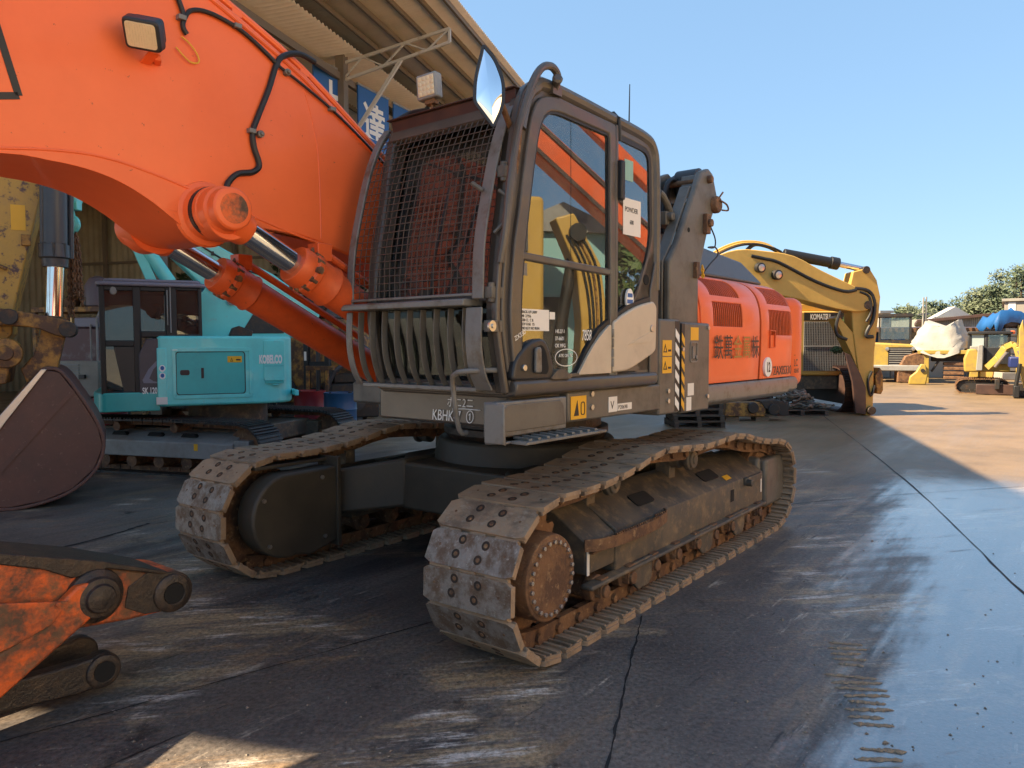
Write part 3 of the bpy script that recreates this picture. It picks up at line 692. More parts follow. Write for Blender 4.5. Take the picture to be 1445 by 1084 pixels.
    # drive motor cover on the inner side
    c = MB(); P = [(1.35, .20), (1.35, .79), (1.62, .785)]+[(1.80+.315*math.cos(a), .475+.315*math.sin(a)) for a in [R(80-i*14) for i in range(14)]]+[(1.62, .14)]
    c.prism(P, V(-.22), V(-.42)); mc = c.build('motor_cover', CARBODY, EX, .02, 3, M=TR)
    b = MB()
    for u, z in ((1.98, .28), (1.48, .26), (1.5, .72), (2.02, .62)): b.cyl((u, V(-.415), z), (u, V(-.432), z), .016, n=8)
    b.build('cover_bolt', STEEL, mc)
    b = MB(); b.box(1.33, 1.365, V(-.2), V(-.44), .16, .86); b.box(1.33, 2.0, V(-.17), V(-.30), .82, .845); b.build('cover_plate', CARBODY, mc, .004)
build_track(1); build_track(-1)

# carbody between the tracks
cb = MB()
cb.prism([(a, b) for a, b in ((-.95, -.55), (-.55, -.9), (.55, -.9), (.95, -.55), (.95, .55), (.55, .9), (-.55, .9), (-.95, .55))], .42, .80, 'xy')
cb.cyl((0, 0, .78), (0, 0, .97), .80, .74, n=40)
for sy in (-1, 1):
    for sx in (-1, 1):
        x0, x1 = sx*.28, sx*.95
        vs = [(x0, sy*.5, .44), (x1, sy*.5, .44), (x0, sy*.5, .83), (x1, sy*.5, .83), (sx*.78, sy*1.12, .36), (sx*1.42, sy*1.12, .36), (sx*.78, sy*1.12, .71), (sx*1.42, sy*1.12, .71)]
        cb.add(vs, [(0, 1, 3, 2), (4, 6, 7, 5), (0, 4, 5, 1), (2, 3, 7, 6), (0, 2, 6, 4), (1, 5, 7, 3)])
        cb.box(sx*.74, sx*1.46, sy*1.05, sy*1.10, .34, .75)
cbo = cb.build('carbody', CARBODY, EX, .03, 3, M=TR)
st = MB(); st.box(1.27, 1.28, -1.0, -.94, .57, .63, M=None); st.build('white_sticker', WHITE, cbo, M=Matrix.Translation((-.0, .0, 0)))
rg = MB(); rg.lathe((0, 0, .96), (0, 0, 1), [(0, .66), (.05, .70), (.10, .70), (.105, .64), (.24, .64), (.30, .7)], 48)
rgo = rg.build('slewing_ring', GREASY, EX)
rb_ = MB()
for i in range(40):
    a = i/40*2*math.pi; rb_.cyl((.67*math.cos(a), .67*math.sin(a), 1.165), (.67*math.cos(a), .67*math.sin(a), 1.19), .018, n=6)
rb_.build('ring_bolt', STEEL, rgo)

# ---------------------------------------------------------------- upper body
deck = MB()
deck.box(-2.5, .9, -1.2, 1.2, 1.24, 1.42); deck.box(.7, 1.12, -.5, .36, 1.22, 1.6)
deck.box(-.2, .42, -1.4, -.5, 1.26, 2.0)
deck.build('deck_frame', BODYGREY, EX, .02)
dk = MB(); dk.box(-.32, 1.98, .40, 1.44, 1.285, 1.478)
dk.build('cab_base', CABGREY, EX, .015)
text('marker_writing', 'ホニ2ニ', .066, WHITEPAINT, EX, FRONT(1.987, .985, 1.388), sx=.9, shear=.12)
text('marker_writing', 'KBHK-7  ①', .088, WHITEPAINT, EX, FRONT(1.987, .865, 1.304), sx=.75, shear=.12)
ln = MB(); ln.tube([(1.985, 1.03, 1.372), (1.985, 1.12, 1.378), (1.985, 1.24, 1.376)], .003, 5); ln.build('marker_line', WHITEPAINT, EX)
sb = MB(); sb.box(.125, 1.52, 1.40, 1.497, 1.285, 1.462); sbo = sb.build('lower_side_panel', BODYGREY, EX, .012)
sm = MB(); sm.box(1.33, 1.49, 1.49, 1.5005, 1.30, 1.435); sm.build('yellow_sticker', YELLOWSTICK, sbo)
sm = MB(); sm.prism([(1.46, 1.32), (1.385+.04, 1.41), (1.41, 1.32)], 1.5005, 1.5022); sm.ring(rounded([(1.39, 1.32), (1.345, 1.32), (1.345, 1.40), (1.39, 1.40)], .02), offset(rounded([(1.39, 1.32), (1.345, 1.32), (1.345, 1.40), (1.39, 1.40)], .02), .007), 1.5005, 1.5022); sm.build('warning_symbol', INK, sbo)
sm = MB(); sm.box(.98, 1.08, 1.49, 1.5005, 1.315, 1.41); sm.box(.80, .975, 1.49, 1.5005, 1.318, 1.362); sm.build('white_sticker', WHITE, sbo)
text('marker_writing', 'P20698', .036, INK, sbo, SIDE(.968, 1.501, 1.327), sx=1.05)
text('marker_writing', 'V', .07, INK, sbo, SIDE(1.06, 1.501, 1.335), sx=1)
bt = MB()
for x, z in ((1.27, 1.44), (1.27, 1.36), (.30, 1.41), (.30, 1.34)): bt.cyl((x, 1.49, z), (x, 1.508, z), .017, n=8)
bt.build('panel_bolt', STEEL, sbo)
# tall box behind the cab, two doors with a striped gap
tb = MB(); tb.box(.13, .43, .75, 1.498, 1.245, 1.912); tbo = tb.build('side_box', BODYGREY, EX, .015)
tb = MB(); tb.box(-.372, .108, .75, 1.5, 1.235, 1.895); tbd = tb.build('battery_box', BODYGREY, EX, .018)
def stripes(x0, z0, z1, w, mat, parent, y, slant):
    m = MB(); n = 6; h = (z1-z0)/n
    for i in range(n):
        a = z0+i*h; m.add([(x0, y, a), (x0-w, y, a-slant), (x0-w, y, a-slant+h*.58), (x0, y, a+h*.58), (x0, y+.0015, a), (x0-w, y+.0015, a-slant), (x0-w, y+.0015, a-slant+h*.58), (x0, y+.0015, a+h*.58)], [(0, 1, 2, 3), (4, 7, 6, 5), (0, 4, 5, 1), (3, 2, 6, 7), (0, 3, 7, 4), (1, 5, 6, 2)])
    m.build('hazard_stripes', mat, parent)
bs = MB(); bs.box(.132, .20, 1.49, 1.4995, 1.26, 1.90); bs.build('stripe_backing', INK, tbo)
stripes(.197, 1.31, 1.89, .06, WHITEPAINT, tbo, 1.4995, .05)
bs = MB(); bs.box(.055, .106, 1.49, 1.5015, 1.25, 1.885); bs.build('stripe_backing', INK, tbd)
stripes(.103, 1.30, 1.86, .045, YELLOWSTICK, tbd, 1.5015, .045)
for nm, x0, x1, z0, z1, mt, pa, y in (('yellow_sticker', .25, .385, 1.655, 1.765, YELLOWSTICK, tbo, 1.4985), ('yellow_sticker', .25, .385, 1.535, 1.648, YELLOWSTICK, tbo, 1.4985),
                                      ('yellow_sticker', -.17, -.04, 1.765, 1.86, YELLOWSTICK, tbd, 1.5005), ('white_sticker', -.10, 0, 1.36, 1.45, WHITE, tbd, 1.5005), ('white_sticker', -.06, .02, 1.25, 1.35, WHITE, tbd, 1.5005)):
    m = MB(); m.box(x0, x1, y-.01, y+.001, z0, z1); m.build(nm, mt, pa)
m = MB()
for z in (1.56, 1.68):
    tri = [(.375, z), (.32, z), (.348, z+.06)]; m.ring(tri, offset(tri, .008), 1.4996, 1.501); m.box(.262, .305, 1.4996, 1.501, z+.005, z+.02)
m.build('warning_symbol', INK, tbo)
lt = MB(); q = rounded([(-.155, 1.60), (-.03, 1.60), (-.03, 1.755), (-.155, 1.755)], .03); lt.ring(q, offset(q, .012), 1.499, 1.506); lt.box(-.10, -.06, 1.5, 1.509, 1.63, 1.72); lt.cyl((-.125, 1.5, 1.64), (-.125, 1.512, 1.64), .014, n=12)
lt.build('door_latch', GUARDGREY, tbd, .002)
bt = MB()
for x, z in ((-.33, 1.34), (.09, 1.7), (-.33, 1.86)): bt.cyl((x, 1.49, z), (x, 1.512, z), .016, n=8)
bt.build('panel_bolt', STEEL, tbd)
# access step under the cab door
q = MB(); q.box(1.60, 2.21, 1.46, 1.545, 1.265, 1.445); q.box(1.40, 2.205, 1.47, 1.60, 1.237, 1.252); q.box(2.205, 2.217, 1.47, 1.60, 1.237, 1.44)
so_ = q.build('access_step', GUARDGREY, EX, .012)
q = MB(); q.prism([(2.14, 1.29), (2.17, 1.40), (2.12, 1.43), (1.66, 1.43), (1.63, 1.40), (1.61, 1.29)], 1.54, 1.549); q.build('step_panel', BODYGREY, so_, .004)
q = MB(); q.box(1.42, 2.16, 1.50, 1.70, 1.238, 1.252)
for i in range(9): q.bar((1.47+i*.075, 1.55, 1.258), (1.50+i*.075, 1.68, 1.258), .02, .014)
q.build('step_tread', GUARDGREY, so_, .002)

# ---------------------------------------------------------------- engine covers and counterweight
def sect(dy=0, dz=0): return [(1.45+dy, 1.425), (1.462+dy, 1.75), (1.458+dy, 1.98), (1.435+dy, 2.10), (1.39+dy, 2.19), (1.30+dy, 2.265+dz), (1.15+dy, 2.315+dz), (.9, 2.34+dz), (.45, 2.35+dz)]
SEC = spline([(0, y, z) for y, z in sect()], 4)
def sec_at(z0, z1, dn=0):
    out = []
    for p, q in zip(SEC[:-1], SEC[1:]):
        if z0-1e-6 <= p.z <= z1+1e-6 and p.y > .95: out.append(p)
    return out
def panel(x0, x1, vents, name, curve=0):
    n = MB(); xs = sorted({x0, x1} | {v for w in vents for v in w[:2]}, reverse=True)
    if curve: xs = sorted(set(xs) | {x1+(.12*i) for i in range(1, 4)}, reverse=True)
    ins = lambda x: curve*max(0, (x1+.42-x)/.42)**2
    idx = {}; vs = []; fs = []
    for i, x in enumerate(xs):
        for j, p in enumerate(SEC): vs.append((x, p.y-ins(x), p.z-.35*ins(x)*(p.z > 2)))
    m = len(SEC)
    for i in range(len(xs)-1):
        xm = (xs[i]+xs[i+1])/2
        for j in range(m-1):
            zm = (SEC[j].z+SEC[j+1].z)/2; ym = SEC[j].y
            if any(min(w[:2]) < xm < max(w[:2]) and w[2] < zm < w[3] and ym > 1.0 for w in vents): continue
            fs.append((i*m+j, (i+1)*m+j, (i+1)*m+j+1, i*m+j+1))
    n.add(vs, fs); o = n.build(name, ORANGE, EX, ang=50)
    so = o.modifiers.new('thick', 'SOLIDIFY'); so.thickness = .022; so.offset = -1
    b = o.modifiers.new('bevel', 'BEVEL'); b.width = .006; b.segments = 2; b.limit_method = 'ANGLE'; b.angle_limit = R(50)
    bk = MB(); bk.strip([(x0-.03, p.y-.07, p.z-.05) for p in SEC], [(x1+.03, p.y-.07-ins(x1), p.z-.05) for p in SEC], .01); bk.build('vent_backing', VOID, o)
    for w in vents:
        sl = MB(); k = int(abs(w[1]-w[0])/.038); seg = [p for p in SEC if w[2]-.03 < p.z < w[3]+.03 and p.y > 1.0]
        for i in range(1, k):
            x = w[0]+(w[1]-w[0])*i/k
            sl.strip([(x+.0045, p.y-.012-ins(x), p.z-.006) for p in seg], [(x-.0045, p.y-.012-ins(x), p.z-.006) for p in seg], .010)
        sl.build('vent_bars', ORANGE_DULL, o)
    return o
p1 = panel(-.30, -1.475, [(-.52, -1.10, 1.86, 2.075), (-.52, -1.10, 2.115, 2.275)], 'engine_cover')
p2 = panel(-1.515, -2.62, [(-1.70, -2.35, 1.83, 2.06), (-1.70, -2.35, 2.10, 2.27)], 'rear_cover', .16)
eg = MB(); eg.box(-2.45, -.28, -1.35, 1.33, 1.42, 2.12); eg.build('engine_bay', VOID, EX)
top = MB(); top.strip([(-.3, .5, 2.335), (-2.5, .5, 2.30)], [(-.3, -1.42, 2.335), (-2.5, -1.42, 2.30)], .03); top.strip([(-.3, -1.44, 2.33), (-2.5, -1.44, 2.3)], [(-.3, -1.46, 1.43), (-2.5, -1.46, 1.43)], .03); top.build('far_cover', ORANGE, EX, .01)
fe = MB(); fe.prism([(p.y-.012, p.z-.01) for p in SEC]+[(.45, 1.43)], -.30, -.275, 'yz'); fe.build('cover_end', ORANGE, EX, .004)
cw = MB(); pl = []
for i in range(17):
    a = R(-62+i*124/16); pl.append((-3.28*math.cos(a)*.98+.0, 1.62*math.sin(a)))
pl = [(-2.58, -1.46), (-2.85, -1.43), (-3.08, -1.28), (-3.25, -.9), (-3.32, 0), (-3.25, .9), (-3.08, 1.22), (-2.85, 1.37), (-2.6, 1.43), (-2.4, 1.3), (-2.4, -1.3)]
cw.prism(pl, 1.30, 2.20, 'xy'); cw.build('counterweight', ORANGE, EX, .09, 4)
sill = MB(); sill.prism([(1.40, 1.245), (1.455, 1.28), (1.468, 1.36), (1.455, 1.418), (1.2, 1.418), (1.2, 1.245)], -.375, -2.25, 'yz'); sill.prism([(1.36, 1.255), (1.41, 1.29), (1.42, 1.36), (1.405, 1.415), (1.15, 1.415), (1.15, 1.255)], -2.25, -2.62, 'yz')
sill.build('side_skirt', GUARDGREY, EX, .015, 3)
hd = MB(); vs = [(-1.0, 1.12, 2.33), (-1.0, .1, 2.33), (-2.45, .1, 2.33), (-2.45, 1.12, 2.33), (-1.12, .98, 2.63), (-1.12, .2, 2.63), (-2.2, .2, 2.58), (-2.2, .98, 2.55)]
hd.add(vs, [(0, 1, 2, 3), (4, 7, 6, 5), (0, 4, 5, 1), (1, 5, 6, 2), (2, 6, 7, 3), (3, 7, 4, 0)]); hd.build('engine_hood', HOODGREY, EX, .03, 3)
# company lettering
x = -.50
for chs, mt in (('鉄', INK), ('萬', INK), ('金', GOLDINK), ('属', GOLDINK), ('株', INK)):
    text('company_lettering', chs, .205, mt, p1, SIDE(x, 1.477, 1.635), sx=.86, bold=.0008); x -= .188
m = MB(); m.cyl((-1.66, 1.455, 1.53), (-1.66, 1.474, 1.53), .088, n=32); m.build('number_disc', WHITEPAINT, p2)
text('number', '12', .125, INK, p2, SIDE(-1.66, 1.4755, 1.486), 'CENTER', .7, bold=.003)
text('model_lettering', 'ZAXIS330', .115, INK, p2, SIDE(-1.78, 1.474, 1.452), sx=.98, bold=.0005)
text('model_lettering', 'LC', .10, INK, p2, SIDE(-2.335, 1.472, 1.52), sx=.9, bold=.0005)
text('model_lettering', 'KBHK', .06, INK, p2, SIDE(-2.345, 1.470, 1.455), sx=.9, bold=.0005)
m = MB(); q = [(-1.70, 1.70), (-1.83, 1.70), (-1.83, 1.86), (-1.70, 1.86)]; m.ring(q, offset(q, .008), 1.455, 1.475); m.build('sticker_outline', ORANGE_DULL, p2)

# grey bracket tower behind the cab with hoses and pins
tw = MB()
TP = UF.xz([(944, 462), (986, 462), (986, 390), (999, 330), (1012, 287), (1013, 278), (1007, 246), (1001, 238), (991, 242), (984, 262), (956, 345), (945, 368)], 1.44)
tw.prism(TP, 1.385, 1.44); two = tw.build('bracket_plate', BODYGREY, EX, .018, 3)
tw = MB(); tw.prism([(x-.05, z+.02) for x, z in TP], 1.02, 1.07); fx = [TP[0], TP[11], TP[10], TP[9]]
tw.strip([(x+.0, 1.39, z) for x, z in fx], [(x-.0, 1.30, z) for x, z in fx], .02); tw.build('bracket_plate', BODYGREY, EX, .012)
def pl(px, py): q = UF.on(px, py, 1, 1.44); return q.x, q.z
for (px, py), r, d in (((1000, 254), .030, .04), ((1008, 290), .066, .05)):
    x, z = pl(px, py); m = MB(); m.cyl((x, 1.0, z), (x, 1.43, z), r*.8, n=16); m.lathe((x, 1.435, z), (0, 1, 0), [(0, r), (d*.7, r), (d, r*.85), (d+.001, .005)], 22); m.build('bracket_pin', RUST, two, .003)
x, z = pl(1008, 290); m = MB(); m.tube([(x, 1.49, z+.03), (x-.10, 1.50, z+.01), (x-.13, 1.50, z-.03), (x-.04, 1.49, z-.04)], .007, 6, smooth=3); m.tube([(x, 1.48, z+.05), (x-.05, 1.49, z+.10)], .007, 6); m.build('split_pin', RUST, two)
x, z = pl(995, 316); m = MB(); m.box(x-.035, x+.035, 1.44, 1.475, z-.08, z+.07); m.cyl((x-.005, 1.475, z), (x-.005, 1.50, z), .03, n=14); m.build('bracket_lug', RUST, two, .004)
x, z = pl(981, 382); m = MB(); m.box(x-.02, x+.03, 1.44, 1.47, z-.06, z+.06); m.build('bracket_tab', RUST, two, .003)
x, z = pl(972, 325); m = MB(); m.cyl((x, 1.435, z), (x, 1.4425, z), .018, n=14); m.build('plate_hole', VOID, two)
q = UF.on(975, 256, 1, 1.2); rl = MB(); rl.lathe((q.x, 1.08, q.z-.02), (0, 1, 0), [(0, .06), (.02, .11), (.2, .11), (.22, .06)], 22); rl.build('hose_roller', PLASTIC, two)
m = MB(); q = UF.on(978, 262, 1, 1.3); m.box(q.x-.04, q.x+.04, 1.22, 1.38, q.z-.09, q.z+.07); m.build('roller_bracket', GUARDGREY, two, .006)
for i in range(5):
    h = MB(); k = 3*i
    h.tube([tuple(UF.on(px+k*.6, py, 1, 1.16-.035*i)) for px, py in ((934, 330), (936, 285), (941, 262-i), (949, 254-i), (956, 262), (958, 290), (957, 330), (955, 365))], .018, 8, smooth=6); h.build('hydraulic_hose', BLACK, two)
h = MB(); h.tube([tuple(UF.on(px, py, 1, 1.3)) for px, py in ((930, 272), (936, 278), (943, 292), (948, 305))], .026, 10, smooth=6); h.build('hose_elbow', BODYGREY, two)
q = UF.on(944, 308, 1, 1.3); h = MB(); h.box(q.x-.08, q.x+.08, 1.2, 1.32, q.z-.06, q.z+.04); h.cyl((q.x-.03, 1.3, q.z-.03), (q.x-.03, 1.36, q.z-.03), .03, n=12); h.cyl((q.x+.04, 1.3, q.z+.0), (q.x+.04, 1.36, q.z), .03, n=12); h.build('hose_fitting', BODYGREY, two, .006)
h = MB(); h.tube([(pl(px, py)[0], 1.46, pl(px, py)[1]) for px, py in ((1000, 322), (1006, 338), (1005, 350), (996, 350), (1006, 350), (1010, 360), (1000, 372), (991, 384), (988, 392))], .006, 6, smooth=5); h.build('wire', BLACK, two)
chn = MB(); p0, p1_ = pl(987, 378), pl(988, 395); chain(chn, [(p0[0], 1.465, p0[1]), (p1_[0], 1.465, p1_[1])], .006, .03); chn.build('safety_chain', YELLOWSTICK, two)

# ---------------------------------------------------------------- cab
FP = [(2.045, 1.485), (2.11, 1.80), (2.115, 1.98), (2.085, 2.25), (2.045, 2.45), (1.985, 2.78), (1.93, 2.99), (1.86, 3.09), (1.72, 3.155)]
cabline = FP+[(1.3, 3.15), (.95, 3.128), (.64, 3.105), (.545, 3.06), (.50, 2.96), (.485, 2.5), (.49, 2.1), (.53, 1.8), (.525, 1.47)]
def smooth2(p, k=3): return [(q.x, q.y) for q in spline([(a, b, 0) for a, b in p], k)]
CL = smooth2(FP, 4)+smooth2([(1.72, 3.155), (1.3, 3.15), (.95, 3.128), (.64, 3.105), (.545, 3.06), (.50, 2.96), (.485, 2.5), (.49, 2.1), (.53, 1.8), (.525, 1.47)], 3)[1:]
YL, YR = 1.52, .46
cab = MB()
OP = [(1.985, 1.56), (2.0, 1.8), (2.0, 1.98), (1.97, 2.25), (1.935, 2.45), (1.88, 2.75), (1.83, 2.94), (1.76, 3.0), (1.66, 3.03), (1.25, 3.035), (1.02, 3.03), (.66, 3.01), (.60, 2.98), (.575, 2.9), (.565, 2.45), (.60, 2.36), (.80, 2.0), (.75, 1.75), (.75, 1.56)]
def resamp2(p, n):
    P = [Vector(q) for q in p]+[Vector(p[0])]; L_ = [(P[i+1]-P[i]).length for i in range(len(P)-1)]; tot = sum(L_); out = []
    for k in range(n):
        d = k*tot/n; i = 0
        while i < len(L_)-1 and d > L_[i]: d -= L_[i]; i += 1
        out.append(P[i]+(P[i+1]-P[i])*(d/L_[i]))
    return out
def match(outer, inner, n=110):
    "pair an outer and an inner outline by the angle round the inner one's middle"
    O = resamp2(outer, 700); I = resamp2(inner, n); c = sum(I, Vector((0, 0)))/n; out = []
    for p in I:
        d = (p-c).normalized(); best = max(O, key=lambda q: (q-c).normalized().dot(d)); out.append(best)
    return [tuple(q) for q in out], [tuple(q) for q in I]
co, ci = match(CL, OP)
cab.ring(co, ci, YL-.085, YL-.012); cab.ring(co, ci, YR, YR+.06)
# roof, rear wall, floor between the two sides
roofl = [p for p in CL if p[1] > 2.93]
cab.strip([(x, YL-.03, z-.008) for x, z in roofl], [(x, YR+.03, z-.008) for x, z in roofl], .04)
cab.box(.50, .56, YR+.02, YL-.03, 1.47, 2.1); cab.box(.50, .55, YR+.02, YR+.14, 2.0, 3.05); cab.box(.505, .555, YL-.16, YL-.03, 2.0, 3.05); cab.box(.51, .57, YR+.1, YL-.1, 2.95, 3.08)
cab.box(.52, 2.04, YR+.03, YL-.03, 1.455, 1.54)
for y in (YR+.04, YL-.06):
    fp = [p for p in CL if p[0] > 1.85]
    cab.strip([(x-.015, y-.035, z) for x, z in fp], [(x-.015, y+.035, z) for x, z in fp], .05)
cabo = cab.build('cab', CABGREY, EX, .012, 2)
# roof edge bulge (rain gutter line)
gt = MB()
gt.tube([(1.96, YL-.03, 2.86), (1.91, YL-.03, 3.02), (1.83, YL-.03, 3.10), (1.70, YL-.03, 3.135), (1.0, YL-.03, 3.105), (.66, YL-.03, 3.08), (.55, YL-.03, 3.03), (.512, YL-.03, 2.9), (.50, YL-.03, 2.5), (.505, YL-.03, 2.1)], .042, 10, smooth=4)
gt.build('roof_edge', CABGREY, cabo)
sm = MB(); sm.tube([(1.035, YL+.012, 3.11), (1.03, YL+.016, 3.05), (1.02, YL+.012, 2.98)], .012, 8); sm.tube([(1.0, YL-.2, 3.16), (1.02, YL-.03, 3.155), (1.035, YL+.012, 3.11)], .012, 8); sm.build('door_seal', BLACK, cabo)
# interior
it = MB(); it.box(.62, 1.05, .70, 1.26, 1.55, 1.85); sto = it.build('seat_base', PLASTIC, cabo, .05, 3)
it = MB(); it.box(.78, 1.30, .74, 1.24, 1.86, 1.99); it.build('seat', BLACK, cabo, .06, 4)
it = MB(); it.prism([(.80, 1.95), (.92, 1.95), (.80, 2.55), (.74, 2.62), (.66, 2.58), (.70, 2.3)], .76, 1.22); it.prism([(.73, 2.62), (.79, 2.62), (.76, 2.82), (.68, 2.82)], .86, 1.12); it.build('seat_back', BLACK, cabo, .05, 3)
it = MB(); it.box(.8, 1.5, 1.26, 1.40, 1.55, 2.02); it.box(.8, 1.5, .55, .68, 1.55, 2.02)
for y in (1.33, .61): it.tube([(1.42, y, 2.0), (1.45, y, 2.14), (1.44, y, 2.24)], [.018, .016, .03], 8)
for y in (.88, 1.08): it.tube([(1.75, y, 1.54), (1.70, y, 1.9), (1.62, y, 2.12)], .014, 8); it.box(1.70, 1.84, y-.05, y+.05, 1.6, 1.62)
it.build('control_console', PLASTIC, cabo, .02)
it = MB(); it.box(1.70, 1.78, .56, .80, 1.95, 2.25); it.build('monitor', PLASTIC, cabo, .02)
it = MB(); it.prism([(.57, 2.0), (.57, 2.95), (.75, 2.98), (1.9, 3.02), (1.9, 3.06), (.56, 3.05)], YR+.06, YL-.1); it.build('headliner', PLASTIC, cabo)
# windscreen and the lower front pane
ws = MB(); wl = [(2.045-.245*t, 1.99+1.03*t) for t in (0, .25, .5, .75, 1)]; ws.strip([(x, YL-.09, z) for x, z in wl], [(x, YR+.08, z) for x, z in wl], .008); ws.build('windscreen', GLASS_FRONT, cabo)
ws = MB(); wl = [p for p in smooth2(FP, 4) if 1.5 < p[1] < 1.97]; ws.strip([(x-.03, YL-.09, z) for x, z in wl], [(x-.03, YR+.08, z) for x, z in wl], .008); ws.build('lower_windscreen', GLASS_LOW, cabo)
fb = MB(); fb.box(2.05, 2.10, YR+.03, YL-.06, 1.955, 2.005); fb.build('windscreen_bar', CABGREY, cabo, .008); fb = MB(); fb.box(2.0, 2.06, YR+.03, YL-.06, 1.47, 1.53); fb.build('front_crossbar', CABGREY, cabo, .008)
wp = MB(); wp.tube([(2.10, .98, 2.02), (2.095, 1.0, 2.2), (2.03, 1.06, 2.6)], .009, 6); wp.box(2.08, 2.11, .90, .98, 1.99, 2.04); wp.build('wiper', BLACK, cabo)
# rear and right windows
rw = MB(); rw.box(.52, .528, YR+.13, YL-.15, 2.08, 2.96); rw.build('rear_window', GLASS, cabo)
rw = MB(); rw.prism([p for p in ci], YR+.02, YR+.028); rw.build('right_window', GLASS_DARK, cabo)

# door: frame with two panes, middle rail, handle
DO = smooth2([(2.03, 1.50), (2.07, 1.80), (2.072, 1.98), (2.042, 2.25), (2.0, 2.45), (1.94, 2.76), (1.885, 2.96), (1.80, 3.055), (1.66, 3.085)], 4)+[(1.06, 3.07), (1.05, 2.2), (1.05, 1.50)]
DI = smooth2([(1.965, 1.545), (1.985, 1.80), (1.985, 1.98), (1.955, 2.25), (1.92, 2.45), (1.865, 2.74), (1.82, 2.90), (1.75, 2.985), (1.64, 3.01)], 4)+[(1.125, 3.0), (1.115, 2.2), (1.115, 1.545)]
do_, di_ = match(DO, DI, 120)
dr = MB(); dr.ring(do_, di_, YL-.03, YL+.012)
dr.bar((1.985, YL-.006, 2.20), (1.11, YL-.006, 2.175), .034, .04)
door = dr.build('cab_door', CABGREY, cabo, .008, 2)
seal = MB(); sl_in = offset(di_, .014); seal.ring(offset(di_, -.004), sl_in, YL-.026, YL+.004); seal.build('door_seal', BLACK, cabo)
gu = MB(); gu.prism([p for p in DI if p[1] > 2.19]+[(1.115, 2.195), (1.97, 2.215)], YL-.014, YL-.008); gu.build('upper_door_window', GLASS, cabo)
gb = MB(); gb.box(1.508, 1.514, YL-.022, YL-.006, 2.215, 3.0); gb.build('window_divider', GLASS_CLEAR, cabo)
gs = MB(); gs.box(1.105, 1.135, YL-.02, YL+.002, 2.2, 3.0); gs.build('window_channel', BLACK, cabo)
lowp = [(1.965, 1.552), (1.985, 1.80), (1.985, 1.98), (1.966, 2.19), (1.115, 2.17), (1.115, 1.552)]
gl_ = MB(); gl_.prism(lowp, YL-.014, YL-.008); gl_.build('lower_door_window', GLASS, cabo)
rq = rounded([(1.03, 1.60), (1.03, 3.015), (.60, 2.995), (.573, 2.40), (.72, 2.10), (.90, 1.95)], [.01, .03, .09, .12, .1, .05], 5)
gr = MB(); gr.prism(rq, YL-.03, YL-.022); gr.build('rear_side_window', GLASS, cabo)
rf_ = MB(); rf_.ring(offset(rq, -.022), offset(rq, .012), YL-.035, YL-.014); rf_.build('window_seal', BLACK, cabo)
pp = MB(); pp.box(1.035, 1.065, YL-.03, YL+.016, 1.5, 3.07); pp.build('rear_door_post', CABGREY, cabo, .006)
hg = MB(); hg.box(1.0, 1.045, YL, YL+.045, 2.62, 2.86); hg.build('door_hinge', BLACK, cabo, .01)
rqp = MB(); rqp.prism(rounded([(.74, 1.56), (1.0, 1.56), (1.0, 1.60), (.90, 1.94), (.72, 2.09), (.58, 2.36), (.50, 2.36), (.50, 1.56)], .03, 3), YL-.05, YL-.012); rqp.build('rear_quarter_panel', CABGREY, cabo, .006)
m = MB(); m.cyl((.64, YL-.015, 2.16), (.64, YL-.008, 2.16), .035, n=18); m.build('quarter_hole', VOID, cabo)
m = MB(); q = rounded([(.60, 1.53), (.60, 2.10), (.53, 2.3), (.49, 2.3), (.49, 1.53)], .02, 3); m.prism(q, YL-.015, YL+.002); m.build('rear_corner', CABGREY, cabo, .01)
# beige trim: fixed part and the hinged flap
bq = [(1.475, 1.565), (1.36, 1.575), (1.25, 1.64), (1.15, 1.76), (1.105, 1.84), (1.105, 1.565)]
bf = MB(); bf.prism(rounded([(1.475, 1.562), (1.33, 1.72), (1.205, 1.815), (1.118, 1.865), (1.118, 1.562)], [.02, .1, .1, .03, .01], 5), YL-.005, YL+.022); bf.build('beige_trim', BEIGE, cabo, .012, 3)
bf = MB(); FLAP = rounded([(1.098, 1.565), (1.098, 1.872), (.98, 1.925), (.80, 1.985), (.60, 2.02), (.555, 1.985), (.565, 1.70), (.60, 1.675), (.92, 1.57)], [.015, .02, .1, .1, .02, .03, .03, .05, .1], 5)
bf.prism(FLAP, YL-.005, YL+.026); fl = bf.build('beige_flap', BEIGE, cabo, .012, 3)
m = MB(); m.prism(rounded([(.93, 1.735), (.60, 1.83), (.605, 1.79), (.66, 1.75)], .01, 3), YL+.026, YL+.030); m.build('flap_recess', BEIGE, fl, .003)
m = MB(); m.cyl((.625, YL+.02, 1.84), (.625, YL+.035, 1.84), .024, n=18); m.build('flap_lock', STEEL, fl, .002)
m = MB()
for z in (1.60, 1.66, 1.72, 1.78): m.cyl((1.108, YL+.022, z), (1.108, YL+.022, z+.05), .011, n=10)
m.build('flap_hinge', GUARDGREY, fl)
tp = MB(); tp.strip([(1.49, YL-.004, 1.55), (1.37, YL-.004, 1.71), (1.24, YL-.004, 1.83), (1.10, YL-.004, 1.90), (.9, YL-.004, 1.985), (.62, YL-.004, 2.05)], [(1.475, YL-.004, 1.55), (1.355, YL-.004, 1.69), (1.23, YL-.004, 1.805), (1.10, YL-.004, 1.872), (.9, YL-.004, 1.955), (.62, YL-.004, 2.02)], .02); tp.build('trim_edge', BLACK, cabo)
